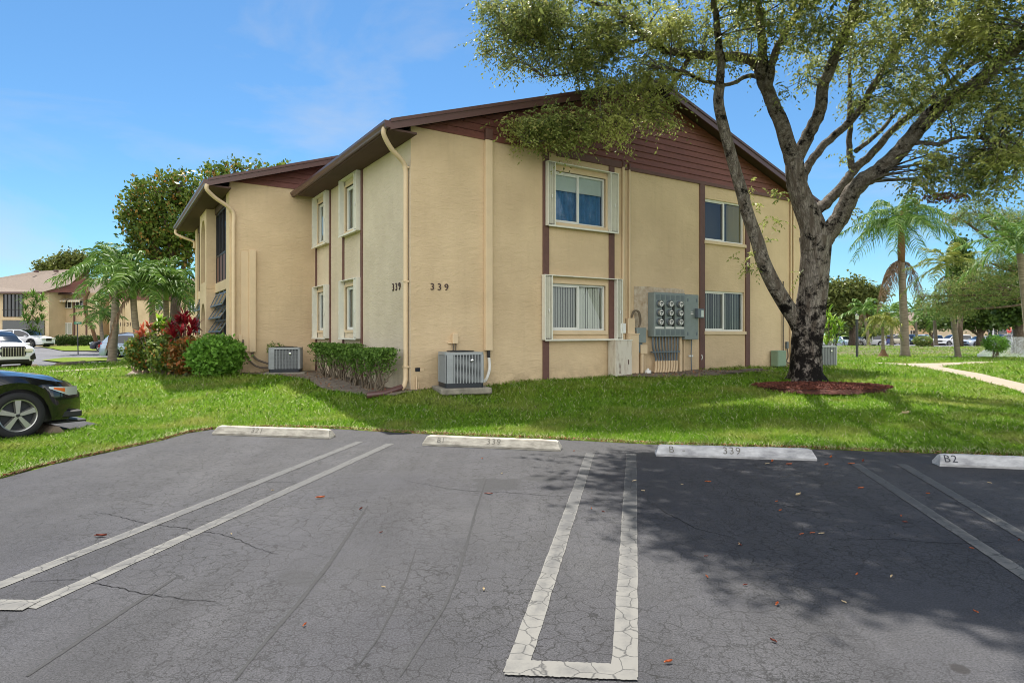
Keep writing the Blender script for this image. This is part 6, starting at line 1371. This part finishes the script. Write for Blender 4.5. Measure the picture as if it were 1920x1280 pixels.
        q = MB(); q.bbox(hx-.08, hx+.018, -hw*.62, hw*.62, .28, .40, .01); q.box(-hx-.016, -hx+.1, -hw*.6, hw*.6, .30, .42); q.build('bumper_trim', M['black'], t)
        q = MB(); q.bbox(-hx-.02, -hx+.02, -.26, .26, .66, .80, .004); q.build('licence_plate', M['pvc'], t)
    for s in (1, -1):
        q = MB(); q.bbox(cab[1]-.28, cab[1]-.12, min(s*(hw+.0), s*(hw+.16)), max(s*hw, s*(hw+.16)), .97 if kind != 'coupe' else .96, 1.09, .02); q.build('mirror', paint, t)
        if kind != 'coupe':
            q = MB()
            for xd in (cab[0]+.75, (cab[0]+cab[1])/2+.25): q.bbox(xd-.09, xd+.09, min(s*(hw-.01), s*(hw+.015)), max(s*(hw-.01), s*(hw+.015)), .84, .87, .004)
            q.build('door_handle', M['chrome'] if detail else paint, t)
    if clad:
        for xc in (xf, xr):
            for s in (1, -1):
                q = MB(); pl = [(xc+R_*1.13*math.cos(a_), R_+R_*1.13*math.sin(a_)) for a_ in [math.pi*i/16 for i in range(17)]]+[(xc+(R_*1.27)*math.cos(a_), R_+(R_*1.27)*math.sin(a_)) for a_ in [math.pi*i/16 for i in range(16, -1, -1)]]
                q.prism(pl, lambda p: (p[0], s*(hw-.04), p[1]), lambda p: (p[0], s*(hw+.026), p[1])); q.build('arch_trim', M['acbase'], t)
    return t, rows, xs_
def paintm(name, c, metal=.0, rough=.28): return mat(name, c, rough, metal, coat=.9, spec=.5)
PW = paintm('paint_white', lin(226, 227, 228)); PB = paintm('paint_black', (.006, .006, .008), 0, .12); PS = paintm('paint_silver', lin(170, 178, 190), .5); PG = paintm('paint_grey', lin(120, 124, 130), .4); PBL = paintm('paint_blue', lin(30, 60, 140), .2); PD = paintm('paint_dark_blue', lin(20, 26, 44), .2); PBG = paintm('paint_beige', lin(190, 182, 160), .3); PHB = paintm('paint_pale_blue', lin(150, 168, 192), .45)
# black coupe, front right corner in view
cth = math.radians(54); Lc = 4.5; Wc = 1.90
wy = 9.0; wx = (35-CX)/F*wy
fx, fy = math.cos(cth), math.sin(cth)
axl = Lc/2-.90*(Lc/4.6)
cx_ = wx-fx*axl-fy*(Wc/2-.0)*1; cy_ = wy-fy*axl+fx*(Wc/2)
coupe, rows, xs_ = car('black sports coupe with five-spoke alloy wheels, only its front corner in view', cx_, cy_, .005, cth, PB, Lc, Wc, 1.38, 'coupe', detail=1, rwheel=.335)
def cskin(x0, x1, j0, j1, s, name, m, off=.006, f=None):
    b = MB(); ii = [i for i in range(len(xs_)) if x0 <= xs_[i] <= x1]
    for i in ii[:-1]:
        for j in range(j0, j1):
            b.add([(xs_[a]+off*.6, s*(rows[a][c][0]+off), rows[a][c][1]+off*.2) for a, c in ((i, j), (i+1, j), (i+1, j+1), (i, j+1))], [(0, 1, 2, 3)])
    return b.build(name, m, coupe, smooth='all')
for s in (1, -1):
    hl = MB(); hx_ = Lc/2
    # headlamp: a lens strip wrapping the corner
    def cs(xp):
        i = min(range(len(xs_)), key=lambda q: abs(xs_[q]-xp)); return rows[i]
    pts = []
    for k_ in range(15):
        xp = hx_-.52+.44*k_/14; w0 = float(np.interp(xp, xs_, [q_[3][0] for q_ in rows])); f0, f1 = k_/14, 1; zt_ = .725-.025*f0+.0; zb_ = .700-.125*min(1, f0*1.6)
        pts.append(((xp, s*(w0+.018), zb_), (xp, s*(w0+.012), zt_)))
    for k_ in range(14): hl.add([pts[k_][0], pts[k_+1][0], pts[k_+1][1], pts[k_][1]], [(0, 1, 2, 3)])
    h_ = hl.build('headlight', M['lamp'], coupe, smooth='all')
    am = MB()
    for k_ in range(2, 7): am.add([tuple(Vector(p)+Vector((0, s*.006, 0))) for p in (Vector(pts[k_][0]).lerp(Vector(pts[k_][1]), .28), Vector(pts[k_+1][0]).lerp(Vector(pts[k_+1][1]), .28), Vector(pts[k_+1][0]).lerp(Vector(pts[k_+1][1]), .80), Vector(pts[k_][0]).lerp(Vector(pts[k_][1]), .80))], [(0, 1, 2, 3)])
    am.build('turn_signal', M['amber'], h_)
q = MB(); q.bbox(Lc/2-.14, Lc/2+.012, -.60, .60, .36, .60, .02); q.build('grille', M['black'], coupe)
q = MB(); q.bbox(Lc/2-.45, Lc/2+.03, -.80, .80, .15, .185, .01); q.build('splitter', M['black'], coupe)
q = MB()
for s in (1, -1): q.bbox(Lc/2-.34, Lc/2-.06, min(s*.70, s*.885), max(s*.70, s*.885), .24, .34, .015)
q.build('air_intake', M['black'], coupe)
# left background cars
def px_car(label, px, Y, z, rz, *a, **k): return car(label, (px-CX)/F*Y, Y, z, rz, *a, **k)
au, _, _ = px_car('white SUV with a big black barred grille, cut off by the left edge', -20, 27.6, .05, math.radians(-30), PW, 4.5, 1.86, 1.62, 'suv', headc='lamp', cat='suv')
q = MB(); q.bbox(2.2, 2.272, -.46, .46, .50, .95, .05); g_ = q.build('radiator_grille', M['black'], au)
q = MB()
for k in range(9): q.bbox(2.27, 2.29, -.40+k*.095, -.375+k*.095, .54, .91, .004)
q.build('bar', M['rim'], g_)
for s in (1, -1):
    q = MB(); q.prism([(s*.62, .36), (s*.82, .40), (s*.78, .66), (s*.60, .52)], lambda p: (2.16, p[0], p[1]), lambda p: (2.27, p[0], p[1])); q.build('air_intake', M['black'], au)
px_car('white crossover SUV with dark wheel arches parked broadside by the yucca', 45, 56, .34, math.radians(-4), PW, 4.7, 1.85, 1.64, 'suv', clad=True, cat='suv')
px_car('silver blue hatchback seen from behind near the croton bed', 262, 38.5, .03, math.radians(18), PHB, 4.0, 1.72, 1.50, 'hatch', cat='hatchback')
px_car('dark blue sedan partly hidden by the thick palm trunk', 234, 50, .16, math.radians(184), PD, 4.6, 1.8, 1.5, 'sedan')
px_car('dark car at the left edge behind the white SUVs', -30, 53, .2, math.radians(-4), PD, 4.6, 1.8, 1.5, 'sedan')
# right background cars
for lab, px, Y, rz, pt, kd, H_, ct in (
    ('silver blue sedan facing the camera at the left end of the far row', 1586, 88, -95, PS, 'sedan', 1.42, 'sedan'),
    ('white car partly behind the lamp post in the far row', 1606, 96, -120, PW, 'suv', 1.6, 'suv'),
    ('white SUV broadside between the lamp post and the small palms', 1626, 90, 180, PW, 'suv', 1.74, 'suv'),
    ('bright blue car between the small palms', 1652, 104, -150, PBL, 'hatch', 1.5, 'hatchback'),
    ('white sedan behind the shaggy yellow palm', 1668, 108, 180, PW, 'sedan', 1.48, 'sedan'),
    ('beige minivan left of the queen palm trunk', 1683, 106, 180, PBG, 'van', 1.75, 'minivan'),
    ('dark SUV just right of the queen palm trunk', 1709, 100, -100, PD, 'suv', 1.7, 'suv'),
    ('silver SUV behind the dried brown shrub', 1728, 98, 90, PS, 'suv', 1.7, 'suv'),
    ('white SUV facing the camera left of the slim palm trunk', 1754, 94, -110, PW, 'suv', 1.6, 'suv'),
    ('white SUV broadside behind the slim palm trunk', 1790, 94, 180, PW, 'suv', 1.68, 'suv'),
    ('silver sedan left of the round bush', 1838, 88, 186, PS, 'sedan', 1.48, 'sedan'),
    ('grey minivan behind the water spray at the right', 1886, 86, 180, PG, 'van', 1.75, 'minivan'),
    ('grey sedan in the back row above the white SUV', 1770, 120, 180, PG, 'sedan', 1.5, 'sedan')):
    px_car(lab, px, Y, -.17, math.radians(rz), pt, 4.7, 1.83, H_, kd, cat=ct)
# ---------------------------------------------------------------- far buildings
def Q4(b, *p): b.add(p, [tuple(range(len(p)))])
def fwin(par, x0, x1, z0, z1, y, m='glass', frame='alum', split=True):
    f = MB(); t_ = .06; f.box(x0, x1, y-.07, y-.005, z0, z0+t_); f.box(x0, x1, y-.07, y-.005, z1-t_, z1); f.box(x0, x0+t_, y-.07, y-.005, z0+t_, z1-t_); f.box(x1-t_, x1, y-.07, y-.005, z0+t_, z1-t_)
    if split: f.box((x0+x1)/2-.03, (x0+x1)/2+.03, y-.065, y-.01, z0+t_, z1-t_)
    o = f.build('window', M[frame], par, world=True); p = MB(); p.box(x0+t_, x1-t_, y-.03, y-.012, z0+t_, z1-t_); p.build('pane', M[m], o, world=False)
    # panes are given in world coordinates: bring them to the building's
    for v in o.children[0].data.vertices: v.co -= par.location
    return o
fb = thing('far_apartment_block', (-50, 66, .3), 'far tan apartment building with pinkish shingle roof, awnings and porch, at the left', 'building')
def X_at(px, Y): return (px-CX)/F*Y
def Z_at(py, Y): return EYE+(HY-py)/F*Y
w_ = MB(); w_.box(-80, -47.1, 64, 76, -.2, 5.9); w_.box(-47.1, -43.6, 66.5, 76, -.2, 5.9); w_.box(-43.6, X_at(205, 66), 68.5, 76, -.2, 5.9); w_.box(X_at(205, 66), -27, 66.0, 76, -.2, 5.9)
w_.build('wall', M['stucco2'], fb, world=True)
rf = MB(); kp = (X_at(70, 62.6), 63.2, 5.75)
Q4(rf, (-82, 63.2, 5.75), kp, (X_at(120, 64), 64.8, Z_at(533, 64.8)), (X_at(166, 70), 70, Z_at(503, 70)), (X_at(63, 72), 72, Z_at(509, 72)), (X_at(-60, 72), 72, Z_at(531, 72)))
Q4(rf, (X_at(166, 70), 70, Z_at(503, 70)), (X_at(63, 72), 72, Z_at(509, 72)), (X_at(0, 82), 82, 5.6), (X_at(170, 82), 82, 5.6))
Q4(rf, (X_at(97, 65.4), 65.4, Z_at(549.5, 65.4)), (X_at(166, 65.4), 65.4, Z_at(549.5, 65.4)), (X_at(166, 69), 69, Z_at(531, 69)), (X_at(135, 67.5), 67.5, Z_at(538, 67.5)))
Q4(rf, (X_at(160, 67.5), 67.5, 5.95), (-26.5, 67.5-2.2, 5.95), (-26.5, 73, 8.0), (X_at(160, 73), 73, 8.0))
rf.build('roof', M['shingle'], fb, world=True)
sd_ = MB(); Q4(sd_, (kp[0]+.1, 63.6, 5.78), (X_at(166, 66.3), 66.3, Z_at(549, 66.3)), (X_at(166, 66.3), 66.3, Z_at(519, 66.3))); sd_.box(X_at(205, 65.9), -27, 65.85, 65.95, Z_at(562, 66), 6.3); sd_.build('siding', M['siding'], fb, world=True)
fs_ = MB(); fs_.box(-82, kp[0], 63.08, 63.2, 5.6, 5.78); fs_.box(X_at(97, 65.3), X_at(166, 65.3), 65.3, 65.4, Z_at(552.5, 65.3), Z_at(549.2, 65.3)); fs_.build('fascia', M['fascia'], fb, world=True)
pm = MB()
for px in (116.5, 137.5): pm.box(X_at(px-1.3, 66.3), X_at(px+1.3, 66.3), 66.4, 66.49, .2, 5.85)
pm.box(X_at(159, 66.3), X_at(161.5, 66.3), 66.4, 66.49, .2, 5.85); pm.box(X_at(345, 65.9), X_at(347.5, 65.9), 65.88, 65.99, .2, Z_at(562, 66)); pm.box(X_at(280, 65.9), X_at(283, 65.9), 65.88, 65.99, .2, Z_at(562, 66)); pm.build('trim_post', M['brown'], fb, world=True)
for x0, x1, y0, y1, Y, m_ in ((119, 135, 563, 578, 66.4, 'glass'), (119, 135, 605, 627, 66.4, 'blindg'), (142, 157, 563, 578, 66.4, 'glass'), (162, 176, 605, 627, 68.5, 'blindg'), (292, 306, 567, 581, 66.0, 'glass'), (353, 366, 565, 584, 66.0, 'glass')):
    fwin(fb, X_at(x0, Y), X_at(x1, Y), Z_at(y1, Y), Z_at(y0, Y), Y-.002, m_)
for x0, x1, Y in ((96, 136, 66.4), (139, 162, 66.4), (289, 318, 66.0)):
    a = MB(); z1 = Z_at(558.5 if x0 < 200 else 562, Y); z0 = Z_at(564 if x0 < 200 else 568, Y); n = 14
    for k in range(n):
        a.mi = k % 2; u0 = X_at(x0, Y)+(X_at(x1, Y)-X_at(x0, Y))*k/n; u1 = X_at(x0, Y)+(X_at(x1, Y)-X_at(x0, Y))*(k+1)/n
        Q4(a, (u0, Y-.05, z1), (u1, Y-.05, z1), (u1, Y-1.0, z0), (u0, Y-1.0, z0)); Q4(a, (u0, Y-1.0, z0), (u1, Y-1.0, z0), (u1, Y-1.0, z0-.16), (u0, Y-1.0, z0-.16))
    a.build('awning', [M['white'], M['tan']], fb, world=True)
pc = MB(); Y = 64
pc.box(X_at(8, Y), X_at(44, Y), 63.94, 63.99, Z_at(594, Y), Z_at(552, Y)); pc.box(X_at(6, Y), X_at(84, Y), 63.9, 63.99, Z_at(637, Y), Z_at(601, Y)); o = pc.build('porch_screen', M['glass'], fb, world=True)
pc = MB()
for px in (8, 15, 22, 29, 36, 44): pc.box(X_at(px-.6, Y), X_at(px+.6, Y), 63.88, 63.935, Z_at(594, Y), Z_at(552, Y))
pc.box(X_at(6, Y), X_at(45, Y), 63.87, 63.88, Z_at(581, Y), Z_at(580, Y)); pc.build('porch_rail', M['iron'], fb, world=True)
pc = MB(); pc.box(X_at(4, Y), X_at(84, Y), 63.8, 63.99, Z_at(600, Y), Z_at(595.5, Y)); pc.build('beam', M['stucco2'], fb, world=True)
fnum = [(X_at(218, 66), 3.0), (X_at(237, 66), 3.0)]
for x_, z_ in fnum: text_mesh('318', .55, M['num'], fb, Matrix.Translation((x_-fb.location.x, 65.97-fb.location.y, Z_at(611, 66)-fb.location.z)) @ Matrix.Rotation(math.radians(90), 4, 'X'), 'house_number', ext=.01)
pm = MB(); pm.tube([(X_at(228, 65.9), 65.9, .3), (X_at(228, 65.9), 65.9, 5.8)], .07, 8); pm.tube([(X_at(231, 65.9), 65.9, .3), (X_at(231, 65.9), 65.9, 5.8)], .05, 8); pm.build('downspout', M['tan'], fb, world=True)
for px, py, Y in ((68, 508.5, 70.5), (105, 508, 70), (143, 506, 69.5)):
    q = MB(); q.bbox(X_at(px-3, Y), X_at(px+3, Y), Y-.2, Y+.2, Z_at(py+2, Y), Z_at(py-1.6, Y), .04); q.build('roof_vent', M['fascia'], fb, world=True)
# building behind the right trees
rb2 = thing('far_apartment_block', (62, 104, -.2), 'tan building with big dark windows mostly hidden by the right trees', 'building')
w_ = MB(); w_.box(X_at(1838, 104), X_at(1990, 104), 104, 116, -.3, 7.2); w_.build('wall', M['stucco2'], rb2, world=True)
w_ = MB(); Q4(w_, (X_at(1834, 103), 103, 7.1), (X_at(2000, 103), 103, 7.1), (X_at(2000, 103), 111, 9.0), (X_at(1846, 103), 111, 9.0)); w_.build('roof', M['shingle'], rb2, world=True)
for x0, x1, y0, y1 in ((1851, 1888, 596, 612), (1851, 1888, 616, 636), (1893, 1912, 596, 612), (1893, 1912, 616, 636)): fwin(rb2, X_at(x0, 104), X_at(x1, 104), Z_at(y1, 104), Z_at(y0, 104), 103.99, 'glass', 'tan')
rb3 = thing('far_apartment_block', (72, 122, -.2), 'low pale building glimpsed beside the queen palm trunk', 'building')
w_ = MB(); w_.box(X_at(1672, 122), X_at(1765, 122), 122, 130, -.3, 4.2); w_.build('wall', M['stucco2'], rb3, world=True)
fwin(rb3, X_at(1706, 122), X_at(1716, 122), Z_at(627, 122), Z_at(619, 122), 121.99); 
w_ = MB(); Q4(w_, (X_at(1668, 121), 121, 4.1), (X_at(1768, 121), 121, 4.1), (X_at(1768, 121), 127, 6), (X_at(1668, 121), 127, 6)); w_.build('roof', M['shingle'], rb3, world=True)
# ---------------------------------------------------------------- street furniture
x, y = X_at(1607, 35.5), 35.5; t = thing('lamp_post', (x, y, .15), 'short dark lamp post with a small lantern on the lawn by the path', 'lamp post')
q = MB(); q.tube([(0, 0, -.05), (0, 0, 2.2)], .065, 12); q.build('post', M['woodpost'], t, smooth=True)
q = MB(); q.lathe([(.0, 2.2), (.07, 2.2), (.10, 2.42), (.09, 2.44)], 10); q.build('lantern', M['lamp'], t); q = MB(); q.lathe([(.12, 2.44), (.03, 2.52), (.0, 2.54)], 10); q.build('cap', M['black'], t)
x, y = X_at(1605/1+257, 84), 84; t = thing('street_lamp', (x, y, -.1), 'slim pale lamp post in front of the dark windows of the right building', 'street lamp')
q = MB(); q.tube([(0, 0, 0), (0, 0, 3.1)], .06, 8); q.build('post', M['pvc'], t); q = MB(); q.lathe([(.05, 3.1), (.22, 3.25), (.2, 3.35), (.0, 3.45)], 12); q.build('lantern', M['lamp'], t)
x, y = X_at(146, 44), 44; zb = .08; t = thing('street_name_sign', (x, y, zb), 'green street name sign on a dark post in the left lawn island', 'street sign')
ztop = Z_at(606, 44)-zb
q = MB(); q.tube([(.02, 0, -.05), (-.04, 0, ztop)], .035, 8); q.build('post', M['woodpost'], t)
q = MB(); q.bbox(-.26, .26, -.012, .012, ztop-.06, ztop+.10, .003); M['signg'] = mat('sign_green', lin(20, 120, 84), .4); s_ = q.build('sign_blade', M['signg'], t)
text_mesh('2867', .13, M['pvc'], t, Matrix.Translation((-.16, -.014, ztop-.02)) @ Matrix.Rotation(math.radians(90), 4, 'X'), 'sign_text', ext=.001)
x, y = X_at(1892, 84), 84; t = thing('stop_sign', (x, y, -.15), 'small red stop sign beyond the round bush at the right', 'stop sign'); zc = Z_at(619, 84)+.15
q = MB(); q.tube([(0, .03, 0), (0, .03, zc)], .035, 8); q.build('post', M['cond'], t); q = MB(); q.prism([(.36*math.cos(math.pi/8+k*math.pi/4), zc+.36*math.sin(math.pi/8+k*math.pi/4)) for k in range(8)], lambda p: (p[0], -.01, p[1]), lambda p: (p[0], .01, p[1])); M['signr'] = mat('sign_red', lin(200, 36, 32), .4); q.build('plate', M['signr'], t)
text_mesh('STOP', .26, M['pvc'], t, Matrix.Translation((0, -.014, zc-.09)) @ Matrix.Rotation(math.radians(90), 4, 'X'), 'sign_text', ext=.001, cx=True)
# lawn islands in the left car park
for poly in ([P(78, 677, .06), P(120, 681, .06), P(205, 677, .06), P(262, 672, .06), P(262, 668, .06), P(200, 671.5, .06), P(120, 672.5, .06)], [P(70, 656, .12), P(120, 659.5, .12), P(200, 659, .12), P(230, 655, .14), P(226, 650, .16), P(150, 650.5, .16)]):
    drape('lawn_island', poly, M['lawn'], .08, .5)
# spray of a fountain / sprinkler
r = np.random.default_rng(77); n = 30000; u = r.random(n); v = r.random(n)
px_ = 1832+ (1990-1832)*u; h_ = np.clip((px_-1824)/60, 0, 1)*1.25; Yr = 37+r.random(n)*3; zz = .1+h_*v**1.1; xx = (px_-CX)/F*Yr
n2 = 5000; x2 = 1790+r.random(n2)*60; 
M['spray'] = leafmat('water_drops', (.6, .62, .64), (.8, .82, .84), trans=.5, rough=.2)
o = leafcloud('water_spray', np.stack([xx, Yr, zz], 1), .020, M['spray'], None, seed=5, aspect=1.3); tag(o, 'fine white spray of water in front of the grey minivan at the right', 'water spray', kind='stuff')
# ---------------------------------------------------------------- fallen leaves
M['dleaf'] = mat('dry_leaf_orange', lin(176, 92, 48), .7, var=.2, vscale=30); M['dleaf2'] = mat('dry_leaf_brown', lin(110, 50, 34), .7, var=.2, vscale=30); M['dleaf3'] = mat('dry_leaf_pale', lin(196, 176, 140), .8, var=.15, vscale=30)
def leaf(px, py, s, rz, m, label, group=None, z=.006, curl=.35, tilt=0):
    b = MB(); n = 10; vs = []
    for i in range(n+1):
        t_ = i/n; w_ = .34*math.sin(math.pi*t_**.85)*s; x_ = (t_-.5)*s*1.7
        for k in (-1, -.5, 0, .5, 1): vs.append((x_, w_*k, curl*s*(k*k*.5+(t_-.5)**2*.9)*(1 if True else 0)))
    b.add(vs, [(i*5+k, i*5+k+1, (i+1)*5+k+1, (i+1)*5+k) for i in range(n) for k in range(4)]); b.tube([(-.85*s, 0, curl*s*.22), (-1.05*s, 0, curl*s*.35)], .004, 5)
    o = b.build('fallen_leaf', M[m], smooth='all'); x_, y_ = P(px, py); o.location = (x_, y_, z); o.rotation_euler = (tilt, 0, rz); tag(o, label, 'fallen leaf', group); return o
leaf(190, 1006, .046, .1, 'dleaf2', 'curled rust brown leaf beside the leftmost long stripe', curl=.55)
leaf(601, 934, .042, .3, 'dleaf', 'long orange leaf alone on the sunny asphalt left of centre', curl=.6)
leaf(677, 955, .024, 1.2, 'dleaf2', 'small dark red leaf just right of the long orange one', curl=.9)
leaf(917, 926, .042, -.1, 'dleaf2', 'flat brown leaf near the dark stain in the middle bay', curl=.3)
leaf(1448, 866, .040, 1.0, 'dleaf', 'bright orange curled leaf under the third wheel stop', curl=.8)
leaf(1480, 871, .040, .1, 'dleaf', 'pale orange leaf right of the pair under the third wheel stop', curl=.5)
leaf(1558, 858, .038, .8, 'dleaf', 'orange leaf right of the end of the third wheel stop, the farther one', curl=.8)
leaf(1550, 872, .036, .5, 'dleaf', 'orange leaf right of the end of the third wheel stop, the nearer one', curl=.7)
leaf(1597, 871, .042, .0, 'dleaf', 'orange leaf on the far tip of the right stripe', z=.011)
leaf(1618, 866, .040, .9, 'dleaf2', 'dark curled leaf between the tips of the right stripes', curl=1.0)
leaf(1497, 929, .036, .5, 'dleaf3', 'pale whitish domed leaf in the shade below the third wheel stop', curl=.9)
leaf(1439, 870, .030, .2, 'dleaf3', 'pale leaf touching the bright orange one under the third wheel stop')
leaf(1328, 904, .032, -.3, 'dleaf', 'orange leaf in the shade right of the middle stripes', curl=.5)
leaf(1615, 916, .034, .1, 'dleaf', 'orange leaf in the shade below the tip of the right stripe', curl=.5)
leaf(1504, 1002, .022, .4, 'dleaf', 'leftmost small leaf of the three in a row in the dark shade')
leaf(1524, 1000, .022, .1, 'dleaf', 'middle small leaf of the three in a row in the dark shade')
leaf(1541, 1001, .026, .2, 'dleaf3', 'pale right leaf of the three in a row in the dark shade')
leaf(1457, 1134, .022, .9, 'dleaf', 'small orange leaf on the edge of the tree shade', curl=.8)
leaf(1254, 1243, .022, .3, 'dleaf', 'small orange leaf near the bottom right of the white corner', curl=.8)
leaf(572, 1173, .016, 1.3, 'dleaf', 'tiny orange leaf on the cracked asphalt at lower left', curl=.9)
leaf(1190, 903, .030, .6, 'dleaf3', 'pale leaf lying on the middle stripe', z=.012)
for px, py in ((716, 999), (720, 1102), (905, 1106), (1386, 1022), (1400, 1098), (1582, 1130), (1829, 1148), (1458, 941), (1280, 909), (1207, 921), (1109, 954), (1132, 960), (1462, 958), (1688, 968), (1695, 980), (1854, 906), (1912, 1014), (1821, 1029), (1670, 1082), (1606, 1078), (1326, 1044), (1384, 1021), (942, 888), (904, 860), (1075, 846), (1640, 843), (1739, 926), (512, 920), (432, 1002), (1325, 1082), (1450, 1203)):
    leaf(px+U(-2, 2), py, U(.012, .02), U(0, 3), random.choice(('dleaf', 'dleaf2', 'dleaf3')), 'tiny dry leaf scrap lying on the asphalt', 'tiny leaf scraps scattered on the asphalt', curl=.8)
x_, y_ = P(1698, 771, .25); o = leaf(1698, 771, .09, .3, 'dleaf3', 'large pale brown dead leaf lying on the lawn right of the mulch ring', curl=.7); o.location = (x_, y_, h1(x_, y_)+.06)
